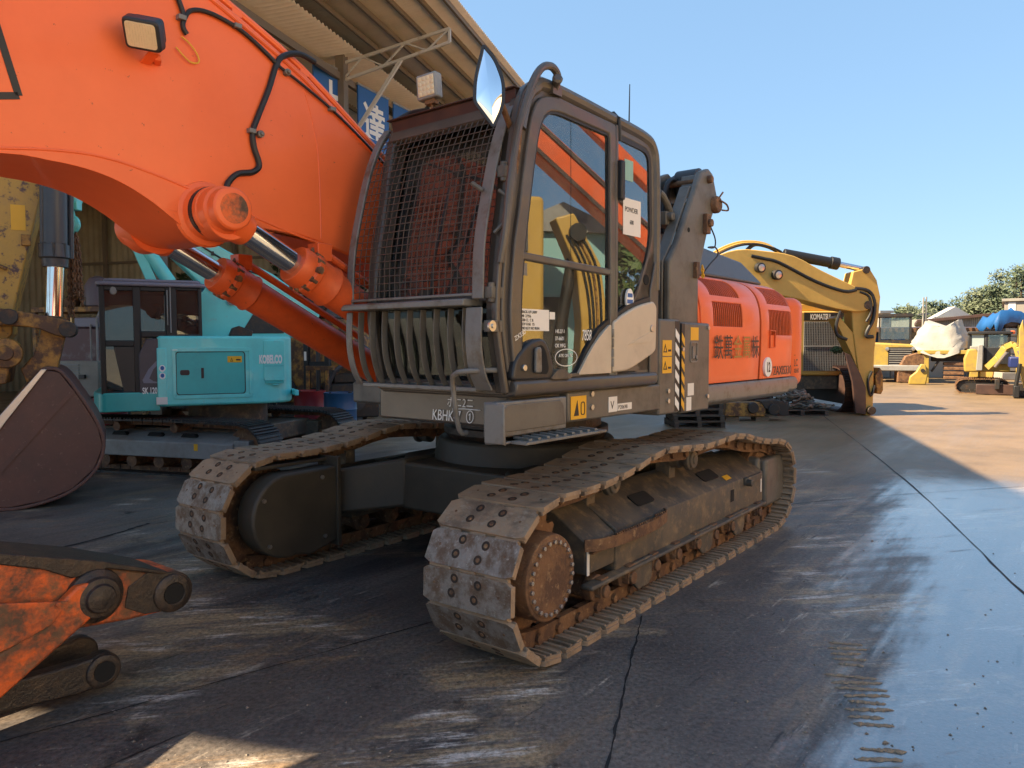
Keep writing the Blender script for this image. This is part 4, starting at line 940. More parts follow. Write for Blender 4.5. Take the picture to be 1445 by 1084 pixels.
# door handle in its black surround
hq = rounded([(2.075, 1.55), (2.055, 1.66), (1.93, 1.755), (1.80, 1.775), (1.735, 1.68), (1.71, 1.57), (1.74, 1.545)], [.03, .05, .06, .05, .06, .03, .02], 5)
hp = MB(); hp.prism(hq, YL-.03, YL+.024); hpo = hp.build('handle_surround', PLASTIC, cabo, .014, 3)
hc_ = MB(); hr = rounded([(1.90, 1.585), (1.895, 1.71), (1.83, 1.74), (1.79, 1.70), (1.765, 1.60), (1.785, 1.575)], .03, 4); hc_.prism(hr, YL+.022, YL+.0255); hc_.build('handle_recess', VOID, hpo)
hl = MB(); hl.prism(rounded([(1.905, 1.585), (1.90, 1.72), (1.855, 1.725), (1.85, 1.585)], .02, 4), YL+.024, YL+.046); hl.build('door_handle', GUARDGREY, hpo, .008, 3)
m = MB(); m.cyl((1.985, YL+.02, 1.615), (1.985, YL+.036, 1.615), .017, n=16); m.build('door_lock', STEEL, hpo, .002)
si = MB(); si.prism([(YL-.04, 1.462), (YL+.016, 1.47), (YL+.03, 1.50), (YL+.03, 1.53), (YL+.015, 1.55), (YL-.03, 1.555)], .54, 2.05, 'yz'); si.build('door_sill', CABGREY, cabo, .012, 3)
si = MB(); si.prism(rounded([(1.76, 1.545), (1.70, 1.60), (1.62, 1.60), (1.55, 1.545)], .03), YL-.02, YL+.035); si.box(1.45, 1.70, YL-.03, YL+.02, 1.552, 1.572); si.build('door_latch', DARKFRAME, cabo, .012)
# stickers and notes on the glass
def note(x0, x1, z0, z1, mat=WHITE, y=YL-.0075, name='paper_note', sk=0):
    m = MB(); m.add([(x0, y, z0), (x1, y, z0-sk), (x1, y, z1-sk), (x0, y, z1), (x0, y-.001, z0), (x1, y-.001, z0-sk), (x1, y-.001, z1-sk), (x0, y-.001, z1)], [(0, 1, 2, 3), (7, 6, 5, 4), (0, 4, 5, 1), (1, 5, 6, 2), (2, 6, 7, 3), (3, 7, 4, 0)])
    return m.build(name, mat, cabo)
note(1.972, 1.72, 1.81, 1.925)
for i, s_ in enumerate(('BACK UP LAMP', '48  27256', '200 CL  C B', '12V FUSE  Y5', 'NO KEY NO RUN')): text('note_writing', s_, .021, INK, cabo, SIDE(1.962, YL-.006, 1.902-i*.0215), sx=.92)
note(1.715, 1.665, 1.875, 1.915)
paper = M('tinted_paper', (.30, .36, .30), .6, fine=.05)
note(1.49, 1.20, 1.74, 2.02, paper, YL-.03)
for i, s_ in enumerate(('2 1/S', 'SPANNER', '7/8 JL')): text('note_writing', s_, .05, INK, cabo, SIDE(1.47, YL-.028, 1.95-i*.06), sx=.8)
for i, s_ in enumerate(('145.27-1', '37-6601', 'OK MFG')): text('window_writing', s_, .030, WHITEPAINT, cabo, SIDE(1.665, YL-.0065, 1.80-i*.04), sx=.9)
text('window_writing', '7858', .09, WHITEPAINT, cabo, SIDE(1.40, YL-.0065, 1.76), sx=.55, shear=.2)
text('window_writing', 'ATK ON 7C', .026, WHITEPAINT, cabo, SIDE(1.63, YL-.0065, 1.665))
m = MB(); q = [(1.555+.11*math.cos(a), 1.662+.05*math.sin(a)) for a in [i*math.pi/16 for i in range(32)]]; m.ring(q, offset(q, .004), YL-.008, YL-.0065); m.build('drawn_oval', WHITEPAINT, cabo)
text('window_writing', 'ZX330', .034, WHITEPAINT, cabo, SIDE(2.04, YL+.0125, 1.755) @ Matrix.Rotation(R(24), 4, 'Z'))
note(1.965, 1.915, 2.10, 2.165, GUARDGREY, name='small_emblem')
note(.92, .70, 2.43, 2.66, WHITE, YL-.020, sk=-.0)
text('note_writing', 'POWDER', .045, INK, cabo, SIDE(.90, YL-.019, 2.575), sx=.85); text('note_writing', '600', .04, INK, cabo, SIDE(.84, YL-.019, 2.50), sx=.8)
note(.905, .80, 2.77, 2.90, M('green_sticker', (.25, .45, .38), .5), YL-.02, name='window_sticker')
m = MB(); q = [(.865+.045*math.cos(a), 2.02+.07*math.sin(a)) for a in [i*math.pi/12 for i in range(24)]]; m.prism(q, YL-.012, YL+.001); m.build('oval_sticker', WHITEPAINT, cabo)
m = MB(); m.box(.83, .90, YL+.0005, YL+.002, 1.995, 2.02); m.box(.835, .895, YL+.0005, YL+.002, 2.035, 2.06); m.build('sticker_band', SIGNBLUE, cabo)

# front guard: curved rails, wire mesh, ledge, slats
GP = [(2.13, 1.50), (2.175, 1.57), (2.205, 1.67), (2.215, 1.79), (2.205, 1.97), (2.19, 2.25), (2.13, 2.52), (2.06, 2.76), (1.98, 2.94), (1.90, 3.05)]
GL = smooth2(GP, 5)
def gx(z):
    for (x0, z0), (x1, z1) in zip(GL[:-1], GL[1:]):
        if z0 <= z <= z1: return x0+(x1-x0)*(z-z0)/(z1-z0)
    return GL[-1][0] if z > GL[-1][1] else GL[0][0]
GY0, GY1 = .385, 1.385
gd = MB()
gup = [p for p in GL if p[1] > 1.95]
for y0, y1 in ((GY0, GY0+.055), (GY1, GY1+.075)):
    gd.strip([(x, y0, z) for x, z in gup], [(x, y1, z) for x, z in gup], .012)
    gd.strip([(x, y0, z) for x, z in gup], [(x-.05, y0, z-.01) for x, z in gup], .010)
gd.box(2.19, 2.215, GY0, GY1, 1.985, 2.0)
guard = gd.build('front_guard', GUARDGREY, EX, .004)
mesh = MB(); zs = [2.0+i*.0415 for i in range(26)]; ny = 22
for i in range(1, ny):
    y = GY0+.05+(GY1-GY0-.04)*i/ny; mesh.tube([(gx(z)-.012, y+.002*math.sin(z*19+i), z) for z in zs], .0027, 5)
for z in zs: mesh.tube([(gx(z)-.006, GY0+.03, z), (gx(z)-.006, GY1+.02, z)], .0027, 5)
mesh.build('wire_mesh', CABGREY, guard)
lg = MB(); lg.prism([(2.10, 1.935), (2.255, 1.935), (2.255, 1.968), (2.235, 1.972), (2.10, 1.972)], GY0, GY1-.02); lg.build('guard_ledge', GUARDGREY, guard, .006)
gl2 = [p for p in GL if p[1] < 1.945]
sd = MB()
sd.strip([(x, GY0, z) for x, z in gl2], [(x, GY0+.05, z) for x, z in gl2], .012); sd.strip([(x, GY1-.04, z) for x, z in gl2], [(x, GY1+.07, z) for x, z in gl2], .012)
sd.prism([(2.02, 1.488), (2.14, 1.488), (2.14, 1.512), (2.02, 1.512)], GY0+.05, GY1-.04)
sd.build('lower_guard_frame', GUARDGREY, guard, .005)
for i in range(9):
    y = GY0+.10+i*(GY1-GY0-.17)/8; s_ = MB()
    s_.strip([(x-.004, y, z) for x, z in gl2], [(x-.042, y+.006, z) for x, z in gl2], .006); s_.build('guard_slat', BODYGREY, guard, .002)
hgd = MB()
for z in (2.0, 2.62, 2.86):
    hgd = MB(); hgd.box(gx(z)-.10, gx(z)-.01, GY1+.07, GY1+.12, z-.03, z+.03); hgd.cyl((gx(z)-.03, GY1+.10, z-.05), (gx(z)-.03, GY1+.10, z+.05), .018, n=10); hgd.build('guard_hinge', BODYGREY, guard, .004)
hgd = MB()
hgd.tube([(gx(2.5)+.02, GY1+.03, 2.52), (gx(2.5)+.05, GY1-.02, 2.56)], .012, 8)
hgd.build('guard_peg', BODYGREY, guard); hgd = MB()
hgd.tube([(gx(2.35)-.02, GY1+.1, 2.30), (gx(2.35)-.05, GY1+.14, 2.35), (gx(2.5)-.05, GY1+.14, 2.48), (gx(2.5)-.02, GY1+.1, 2.52)], .010, 8)
hgd.build('guard_handle', BODYGREY, guard); hgd = MB()
hgd.box(2.12, 2.20, GY1+.07, GY1+.13, 1.80, 1.86)
hgd.build('guard_catch', BODYGREY, guard, .004)
m = MB(); m.lathe((2.20, GY1+.12, 1.83), (0, 1, 0), [(0, .028), (.012, .028), (.012, .012), (.02, .01)], 16); m.build('guard_bolt', STEEL, guard)
# brown visor beam over the guard with lamp
vb = MB(); vb.prism([(1.93, 2.985), (1.95, 3.075), (1.80, 3.10), (1.80, 3.09), (1.93, 3.06), (1.91, 2.985)], .50, 1.46); vb.box(1.78, 1.97, .48, 1.47, 3.076, 3.085)
vbo = vb.build('visor_beam', DARKBROWN, EX, .004)
lp = MB(); lp.box(-.02, .055, -.085, .085, -.085, .085); Ml = Matrix.Translation((1.93, .82, 3.215)) @ Matrix.Rotation(R(8), 4, 'Z') @ Matrix.Rotation(R(4), 4, 'X') @ Matrix.Scale(.84, 4)
lpo = lp.build('work_lamp', GREYMETAL, EX, .012, 3, M=Ml)
lp = MB(); lp.box(.055, .059, -.068, .068, -.068, .068)
lp.build('lamp_lens', LENS, lpo, .002)
lp = MB()
for i in range(4):
    for j in range(4): lp.lathe((.058, -.051+i*.034, -.051+j*.034), (1, 0, 0), [(0, .015), (.004, .013), (.006, .004)], 10)
lp.build('lamp_cells', LENS, lpo)
lp = MB(); lp.box(-.03, .03, -.04, .04, -.115, -.085); lp.cyl((0, 0, -.16), (0, 0, -.1), .012, n=8); lp.build('lamp_bracket', RUST, lpo, .003)
rc = MB(); rc.tube([(1.9, .5, 3.10), (1.85, .56, 3.14), (1.86, .7, 3.13), (1.9, .76, 3.12)], .014, 8, smooth=4); rc.build('lamp_cable', BLACK, EX)
# large convex mirror
a0 = UF.on(690, 122, 0, 2.25)
Mm = axes((2.25, a0.y, a0.z), (-.66, .75, 0), (-.05, 0, 1))
def on_mirror(px, py):
    Mi = Mm.inverted(); o = Mi @ (UF.R @ (Vector((0, 0, CAMZ))-UF.o)); d = (Mi.to_3x3() @ (UF.R @ ray(px, py))); q = o-d*(o.z/d.z); return (q.x, q.y)
mq = rounded([on_mirror(*q) for q in ((683, 64), (671, 112), (670, 143), (697, 179), (711, 150), (712, 116), (699, 82))], [.015, .05, .02, .015, .05, .05, .06], 5)
mm = MB(); mm.prism([(x*1.0, z) for x, z in mq], -.035, -.006, 'xy'); mo = mm.build('mirror', GREYMETAL, EX, .006, M=Mm)
mg = MB(); sc_ = [.985, .8, .55, .25]; n = len(mq); vs = []; 
for k, s_ in enumerate(sc_): vs += [(x*s_, z*s_, .022*(1-s_*s_)-.002) for x, z in mq]
vs.append((0, 0, .020)); mg.add(vs, [(k*n+i, k*n+(i+1) % n, (k+1)*n+(i+1) % n, (k+1)*n+i) for k in range(3) for i in range(n)]+[(3*n+i, 3*n+(i+1) % n, 4*n) for i in range(n)])
mg.build('mirror_glass', MIRROR, mo, ang=60)
mr_ = MB(); mr_.ring(offset(mq, -.007), offset(mq, .006), -.008, .006, 'xy'); mr_.build('mirror_rim', PLASTIC, mo)
ma = MB(); ma.tube([(2.24, a0.y, a0.z-.02), (2.12, a0.y-.02, a0.z-.06), (2.0, 1.47, 2.86), (1.96, 1.49, 2.78)], .016, 8); ma.tube([(1.99, 1.49, 2.62), (1.97, 1.50, 2.85), (1.96, 1.49, 2.95)], .02, 8); ma.build('mirror_arm', RUST, EX)
# hand rail up the front corner post
hr_ = MB(); hr_.tube([(1.68, 1.52, 3.12), (1.70, 1.555, 3.18), (1.76, 1.56, 3.213), (1.84, 1.56, 3.19), (1.91, 1.56, 3.115), (1.985, 1.56, 2.98), (2.06, 1.56, 2.79), (2.115, 1.56, 2.54), (2.145, 1.555, 2.3), (2.155, 1.53, 2.15)], .021, 10, smooth=5)
hr_.box(1.64, 1.72, 1.48, 1.54, 3.09, 3.14); hr_.lathe((1.70, 1.54, 3.14), (.5, .6, .3), [(0, .02), (.05, .03), (.06, .02)], 10)
hr_.build('hand_rail', CABGREY, EX)
hr_ = MB(); hr_.tube([(2.05, 1.47, 1.60), (2.12, 1.46, 1.605), (2.245, 1.36, 1.60), (2.255, 1.31, 1.585), (2.25, 1.285, 1.54), (2.2, 1.28, 1.30), (2.14, 1.28, 1.27)], .014, 8, smooth=5); hr_.build('hand_rail', GUARDGREY, EX)
pf = MB()
fpl = [p for p in smooth2(FP, 4) if p[1] < 3.1]
pf.strip([(x+.035, YL-.045, z) for x, z in fpl], [(x+.035, YL-.005, z) for x, z in fpl], .03); pf.strip([(x+.01, YL-.10, z) for x, z in fpl], [(x+.01, YL-.055, z) for x, z in fpl], .03)
pf.build('corner_post', CABGREY, cabo, .008, 3)
an = MB(); an.tube([(.62, 1.36, 3.10), (.62, 1.365, 3.46)], [.006, .003], 6); an.box(.58, .66, 1.32, 1.40, 3.09, 3.12); an.build('antenna', BLACK, EX)
an = MB(); an.box(.78, .9, 1.38, 1.45, 3.11, 3.15); an.lathe((.47, 1.45, 2.82), (-1, 0, .1), [(0, .01), (.03, .03), (.05, .035), (.055, .0)], 12); an.box(1.45, 1.56, 1.30, 1.42, 3.15, 3.19); an.build('roof_fitting', BLACK, EX, .006)

# ---------------------------------------------------------------- boom, cylinders, arm
ZS = lambda x, z: (x-.03, (z-CAMZ)*1.026+CAMZ)
BOT = [(.1, 1.84), (.6, 1.95), (1.2, 2.08), (1.6, 2.17), (2.05, 2.275), (2.35, 2.345), (2.52, 2.365), (2.68, 2.34), (2.78, 2.305), (2.9, 2.28), (3.05, 2.285), (3.17, 2.345), (3.30, 2.43), (3.45, 2.50), (3.6, 2.535), (3.76, 2.545), (3.95, 2.54), (4.4, 2.45), (5.2, 2.2), (6.2, 1.83), (6.5, 1.73)]
TOP = [(6.65, 1.86), (6.55, 2.02), (6.3, 2.15), (5.2, 2.78), (4.4, 3.25), (3.9, 3.50), (3.6, 3.60), (3.35, 3.63), (3.1, 3.59), (2.8, 3.475), (2.37, 3.28), (1.85, 2.955), (1.2, 2.55), (.6, 2.3), (.15, 2.2), (-.05, 2.08), (-.05, 1.92)]
bo = smooth2([ZS(*p) for p in BOT], 3)+[ZS(*p) for p in TOP]
bm_ = MB(); bm_.prism(bo, -.36, .20)
boom = bm_.build('boom', ORANGE, EX, .014, 2, ang=30)
wl = [(4.6, 2.43), (4.2, 2.525), (3.947, 2.561), (3.744, 2.592), (3.521, 2.601), (3.257, 2.558), (2.901, 2.468), (2.487, 2.366), (2.25, 2.32)]
wl = smooth2([ZS(*p) for p in wl], 4)
wp_ = MB(); wp_.prism(list(wl)+[p for p in smooth2([ZS(*p) for p in BOT], 3) if 2.25 < p[0] < 4.55], .19, .211); wp_.tube([(x, .208, z) for x, z in wl], .008, 6)
wp_.build('boom_lower_plate', ORANGE, boom, .006)
wt = MB(); tl = [ZS(*p) for p in ((5.2, 2.74), (4.4, 3.21), (3.9, 3.46), (3.6, 3.56), (3.35, 3.59), (3.1, 3.55), (2.8, 3.435), (2.37, 3.24), (1.85, 2.915), (1.2, 2.51))]
wt.tube([(x, .203, z) for x, z in smooth2(tl, 3)], .010, 6)
for y, dz, r in ((.16, .05, .022), (.09, .055, .022), (.02, .06, .028), (-.06, .06, .028), (-.16, .05, .022)):
    wt.tube([(x, y, z+dz+.03) for x, z in smooth2(tl, 3)], r, 8)
for x, z in smooth2(tl, 1)[2:]: wt.box(x-.03, x+.03, -.2, .19, z+.035, z+.07)
wt.build('boom_pipes', ORANGE, boom)
sm = MB()
for pts in (((4.05, 3.44), (4.0, 3.1), (4.05, 2.6)), ((2.42, 3.28), (2.30, 2.9), (2.28, 2.36))): sm.tube([(ZS(*q)[0], .2, ZS(*q)[1]) for q in smooth2(list(pts), 8)], .0035, 5)
sm.build('weld_seam', ORANGE, boom)
bs_ = MB(); bs_.lathe((2.98, .19, 2.425), (0, 1, 0), [(0, .175), (.018, .165), (.03, .140), (.07, .130), (.10, .124), (.105, .130), (.135, .130), (.14, .124), (.20, .122), (.215, .108), (.225, .108), (.27, .108), (.28, .100), (.285, .075), (.285, .01)], 44)
boss = bs_.build('boom_pin', ORANGE, boom, .003)
m = MB(); m.lathe((2.98, .255, 2.425), (0, 1, 0), [(0, .131), (.028, .1325), (.03, .12)], 44); m.build('pin_seal', BLACK, boss)
m = MB(); m.lathe((2.98, .47, 2.425), (0, 1, 0), [(0, .078), (.006, .076), (.0065, .02)], 32); q = m.build('pin_cap', ORANGE_WORN, boss)
m = MB(); m.cyl((2.84, .2, 2.47), (2.84, .24, 2.47), .022, n=6); m.cyl((2.84, .24, 2.47), (2.84, .26, 2.47), .012, n=8); m.build('pin_bolt', STEEL, boss)
fs = MB(); fs.lathe((2.98, -.35, 2.425), (0, -1, 0), [(0, .165), (.05, .135), (.28, .112), (.285, .02)], 32); fs.build('boom_pin', ORANGE, boom)
def cylinder(y, name):
    p = Vector((2.96, y, 2.405)); q = Vector((.95, y, 1.40)); d = (q-p).normalized(); u = Vector((-d.z, 0, d.x))
    if u.z < 0: u = -u
    b = MB(); st_ = .47
    b.lathe(p+d*st_, d, [(0, .075), (.0, .108), (.03, .118), (.085, .118), (.09, .128), (.13, .128), (.135, .118), (.25, .118), (.26, .125), (.27, .125), (.28, .108), (.55, .106), (1.72, .106), (1.74, .08)], 36)
    b.cyl(q-Vector((0, .12, 0)), q+Vector((0, .12, 0)), .11, n=24)
    o = b.build(name, ORANGE_DULL, EX, .003)
    r = MB(); r.cyl(p+d*.06, p+d*(st_+.2), .066, n=36); r.build('cylinder_rod', CHROME, o)
    e = MB(); e.lathe(p-Vector((0, .06, 0)), (0, 1, 0), [(0, .13), (.12, .13)], 32); e.lathe(p, d, [(.06, .10), (.14, .085), (.16, .072)], 24); e.build('rod_eye', ORANGE, o, .004)
    t = MB(); a = p+d*(st_+.13)+u*.165; t.box(-.05, .05, -.05, .05, -.05, .05, M=Matrix.Translation(a-u*.015)); t.tube([a, a+d*.05, p+d*1.7+u*.155], .024, 10); t.build('cylinder_pipe', ORANGE_DULL, o, .004)
    bb = MB()
    for i in range(12):
        an_ = i*math.pi/6; w = Vector((0, 1, 0)); c = p+d*(st_+.075)+(u*math.cos(an_)+w*math.sin(an_))*.115; bb.cyl(c, c+d*.045, .017, n=8)
        if i in (0, 3, 9): bb.cyl(p+d*(st_+.09)+(u*math.cos(an_)+w*math.sin(an_))*.125, p+d*(st_+.09)+(u*math.cos(an_)+w*math.sin(an_))*.15, .02, n=8)
    bb.build('gland_bolt', RUST, o)
cylinder(.33, 'boom_cylinder'); cylinder(-.50, 'boom_cylinder')
# boom lamp and cables
lm = MB(); Mlamp = Matrix.Translation((3.33, .33, 3.225)) @ Matrix.Rotation(R(35), 4, 'Z') @ Matrix.Rotation(R(38), 4, 'Y') @ Matrix.Rotation(R(-12), 4, 'X') @ Matrix.Scale(.85, 4)
lm.prism(rounded([(-.10, -.085), (.10, -.085), (.10, .085), (-.10, .085)], .03), -.0, .075, 'yz'); lm.prism(rounded([(-.085, -.07), (.085, -.07), (.085, .07), (-.085, .07)], .03), -.05, .0, 'yz')
lmo = lm.build('boom_lamp', PLASTIC, boom, .012, 3, M=Mlamp)
m = MB(); m.prism(rounded([(-.082, -.067), (.082, -.067), (.082, .067), (-.082, .067)], .02), .075, .079, 'yz'); m.build('lamp_lens', LENS, lmo)
m = MB(); 
for i in range(11): m.box(.079, .082, -.075+i*.0145, -.071+i*.0145, -.06, .06)
m.build('lens_ribs', LENS, lmo)
m = MB(); m.bar((3.28, .20, 3.12), (3.28, .30, 3.15), .05, .012); m.bar((3.22, .2, 3.14), (3.25, .27, 3.14), .03, .03); m.build('lamp_bracket', ORANGE, boom, .003)
cbm = MB(); Z3 = lambda x, z, y=.215: (ZS(x, z)[0], y, ZS(x, z)[1])
cbm.tube([Z3(3.19, 3.60), Z3(3.15, 3.46), Z3(3.12, 3.38), Z3(3.12, 3.31), Z3(3.10, 3.28)], .013, 8, smooth=5)
cbm.tube([Z3(3.12, 3.33), Z3(3.08, 3.40), Z3(2.98, 3.425), Z3(2.82, 3.40), Z3(2.70, 3.35), Z3(2.56, 3.27)], .012, 8, smooth=5)
cbm.tube([Z3(2.56, 3.27), Z3(2.38, 3.20), Z3(2.18, 3.11), Z3(1.95, 2.98), Z3(1.75, 2.85)], .008, 8, smooth=5)
cbm.tube([Z3(2.30, 3.37, .19), Z3(2.42, 3.375), Z3(2.52, 3.34), Z3(2.575, 3.28), Z3(2.63, 3.13), Z3(2.70, 2.97), Z3(2.735, 2.88), Z3(2.73, 2.80), Z3(2.70, 2.71), Z3(2.74, 2.665), Z3(2.83, 2.64), Z3(2.885, 2.59), Z3(2.90, 2.55)], .0165, 8, smooth=6)
cbm.build('boom_hose', BLACK, boom)
m = MB()
for x, z in ((2.55, 3.26), (2.73, 2.885)): m.lathe(Z3(x-.04, z-.01, .2), (0, 1, 0), [(0, .02), (.03, .02), (.03, .012), (.045, .01)], 10)
for x, z in ((3.13, 3.35), (2.82, 3.405), (2.2, 3.12), (2.745, 2.88)): m.box(Z3(x, z)[0]-.02, Z3(x, z)[0]+.02, .2, .236, Z3(x, z)[2]-.012, Z3(x, z)[2]+.012)
m.tube([Z3(2.90, 2.56), Z3(2.915, 2.50)], .018, 8); m.build('hose_clamp', GUARDGREY, boom, .002)
m = MB(); m.tube([Z3(3.13, 3.26), Z3(3.09, 3.24), Z3(3.05, 3.20), Z3(3.04, 3.16), Z3(3.09, 3.15), Z3(3.16, 3.20)], .004, 6, smooth=4); m.build('lamp_wire', YELLOWSTICK, boom)
m = MB(); c = [UF.on(px, py, 1, .2) for px, py in ((-34, -60), (27, 134), (-40, 134))]
for a, b in ((0, 1), (1, 2)):
    m.bar((c[a].x, .2015, c[a].z), (c[b].x, .2015, c[b].z), .004, .030, up=(0, 0, 1) if b == 2 else (1, 0, 0))
m.build('boom_emblem', INK, boom)

ARM = [UF.on(px, py, 1, .12) for px, py in ((240, 806), (262, 816))]
arp = [(3.10, .36), (3.23, .335), (3.4, .35), (3.64, .375), (3.72, .40), (3.8, .44), (4.2, .52), (5.0, .85), (5.9, 1.35), (6.6, 1.55), (6.8, 1.8), (6.7, 2.15), (6.3, 2.2), (5.6, 1.62), (4.6, 1.10), (3.97, .79), (3.75, .735), (3.53, .66), (3.3, .575), (3.2, .545)]
arc = [(3.165+.10*math.cos(a), .435+.105*math.sin(a)) for a in [R(100+i*18) for i in range(9)]]
arp = arc+arp[2:-1]
ar = MB(); ar.prism(arp, -.27, .12); arm = ar.build('arm', ORANGE_WORN, EX, .016, 2)
m = MB(); m.prism([(3.66, .63), (3.78, .70), (4.0, .78), (4.8, 1.17), (4.8, 1.19), (3.95, .815), (3.53, .685), (3.2, .555), (3.22, .545), (3.5, .64)], -.285, .135); m.build('arm_top_plate', GREASY, arm, .006)
m = MB(); m.lathe((3.175, .115, .435), (0, 1, 0), [(0, .105), (.02, .10), (.03, .085), (.032, .055), (.0, .05)], 32); m.build('arm_eye', GREASY, arm, .003)
m = MB(); m.cyl((3.175, .11, .435), (3.175, .1465, .435), .053, n=28); m.build('eye_bore', VOID, arm)
m = MB(); m.prism(arc+[(3.32, .36), (3.42, .42), (3.40, .52), (3.3, .575)], .118, .126); m.build('arm_end_plate', GREASY, arm, .003)
m = MB(); m.lathe((3.56, .115, .52), (0, 1, 0), [(0, .135), (.03, .13), (.05, .10), (.075, .095), (.08, .07), (.10, .065), (.105, .03), (.11, .01)], 30); pv = m.build('link_pivot', GREASY, arm, .003)
for y in (.16, -.34):
    m = MB(); m.prism([(3.545, .43), (3.60, .435), (4.02, .16), (4.3, .0+.16), (4.33, .24), (4.1, .33), (3.86, .44), (3.66, .60), (3.55, .61), (3.49, .53)], y-.03, y+.03); m.build('idler_link', ORANGE_WORN, arm, .012)
m = MB(); m.prism([(3.70, .545), (3.79, .565), (4.2, .66), (4.2, .36), (3.95, .40), (3.78, .455)], .185, .20); m.cyl((3.75, .20, .545), (3.75, .215, .545), .013, n=8); m.build('guard_plate', ORANGE_WORN, arm, .004)
bl_ = MB()
for y0, y1 in ((.02, .10), (-.28, -.20)):
    dx = 0 if y0 > 0 else -.015
    c = [(3.52+dx+.088*math.cos(a), .125+.088*math.sin(a)) for a in [R(60+i*16) for i in range(16)]]
    bl_.prism(c+[(3.64, .045), (3.78, .06), (4.25, .11), (4.3, .2), (4.2, .235), (3.85, .205), (3.64, .20)], y0, y1)
bl_.cyl((4.2, -.3, .17), (4.2, .18, .17), .07, n=20)
blk = bl_.build('bucket_link', GREASY, EX, .012)
m = MB(); m.lathe((3.52, .095, .125), (0, 1, 0), [(0, .085), (.015, .08), (.02, .07), (.02, .05), (.0, .048)], 30); m.build('link_eye', GREASY, blk, .003)
m = MB(); m.cyl((3.52, .09, .125), (3.52, .1165, .125), .05, n=24); m.build('eye_bore', VOID, blk)
# ---------------------------------------------------------------- turquoise crane excavator
def small_track(mb_shoes, mb_frame, x0, x1, y, w, h):
    "oval of ribbed shoes between x0 and x1 centred on y"
    r = h/2; P = [(x0+r, 0), (x1-r, 0)]+[(x1-r+r*math.sin(a), r-r*math.cos(a)) for a in [R(30*i) for i in range(1, 6)]]+[(x1-r, h), ((x0+x1)/2, h+.02), (x0+r, h)]+[(x0+r-r*math.sin(a), r+r*math.cos(a)) for a in [R(30*i) for i in range(1, 6)]]
    n = int((2*(x1-x0-h)+math.pi*h)/.165); pts, pitch = resample(P, n)
    for i in range(n):
        a, b = pts[i], pts[(i+1) % n]; t = (b-a).normalized(); nn = Vector((t.y, -t.x)); mid = (a+b)/2
        Mx = Matrix(((t.x, 0, nn.x, mid.x), (0, 1, 0, y), (t.y, 0, nn.y, mid.y), (0, 0, 0, 1)))
        mb_shoes.box(-pitch*.47, pitch*.47, -w/2, w/2, -.022, 0, Mx)
        for x in (-.05, 0, .05): mb_shoes.box(x-.008, x+.008, -w/2, w/2, 0, .022, Mx)
        mb_frame.box(-pitch*.47, pitch*.47, -.07, .07, -.09, -.02, Mx)
KF = Frame(-3.63, 11.0, 2.842)
KB = Frame(-4.585, 11.3, R(205))
K = empty('crane_excavator', 'turquoise crawler excavator with a dark cab and rounded turquoise rear, parked behind the orange boom', 'excavator', KF.o, KF.a)
for y in (1.0, -1.0):
    s_, f_ = MB(), MB(); small_track(s_, f_, -.86, 2.85, y, .5, .72)
    t = s_.build('track', IRON, K); 
    o = 1 if y > 0 else -1
    f_.box(-.5, 2.5, y-.15, y+.15, .25, .42); f_.build('track_chain', RUST, t)
    fr = MB(); fr.prism([(y+o*.24, .24), (y+o*.24, .45), (y+o*.02, .56), (y-o*.2, .56), (y-o*.2, .24)], -.40, 2.4, 'yz'); fr.box(-.62, -.4, y-.1, y+o*.2, .25, .5)
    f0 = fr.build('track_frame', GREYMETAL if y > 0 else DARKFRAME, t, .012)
    h_ = MB()
    for u in (.35, .9, 1.5): h_.prism([(u-.13, .51), (u+.13, .51), (u+.09, .555), (u-.09, .555)], y+o*.085, y+o*.145)
    h_.build('frame_opening', VOID, f0)
    for u in (-.1, .35, .8, 1.25, 1.7, 2.15):
        r_ = MB(); r_.cyl((u, y-.16, .17), (u, y+.2, .17), .085, n=14); r_.build('track_roller', RUST, t)
    for u in (.55, 1.5): r_ = MB(); r_.cyl((u, y-.1, .63), (u, y+o*.19, .63), .06, n=14); r_.build('carrier_roller', RUST, t)
    r_ = MB(); r_.lathe((-.5, y-.08, .36), (0, 1, 0), [(0, .22), (.03, .3), (.13, .3), (.16, .22)], 24); r_.build('end_wheel', RUST, t); r_ = MB(); r_.lathe((2.49, y-.08, .36), (0, 1, 0), [(0, .22), (.03, .3), (.13, .3), (.16, .22)], 24); r_.build('end_wheel', RUST, t)
    if y > 0:
        m = MB(); m.box(.13, .19, 1.236, 1.244, .35, .44); m.build('yellow_sticker', YELLOWSTICK, t)
m = MB(); m.box(-.2, 2.0, -.9, .9, .35, .6); m.cyl((.6, 0, .5), (.6, 0, .9), .55, n=32); m.build('carbody', DARKFRAME, K, .02)
def rrect(x0, x1, y0, y1, r, k=6): return rounded([(x0, y0), (x1, y0), (x1, y1), (x0, y1)], r, k)
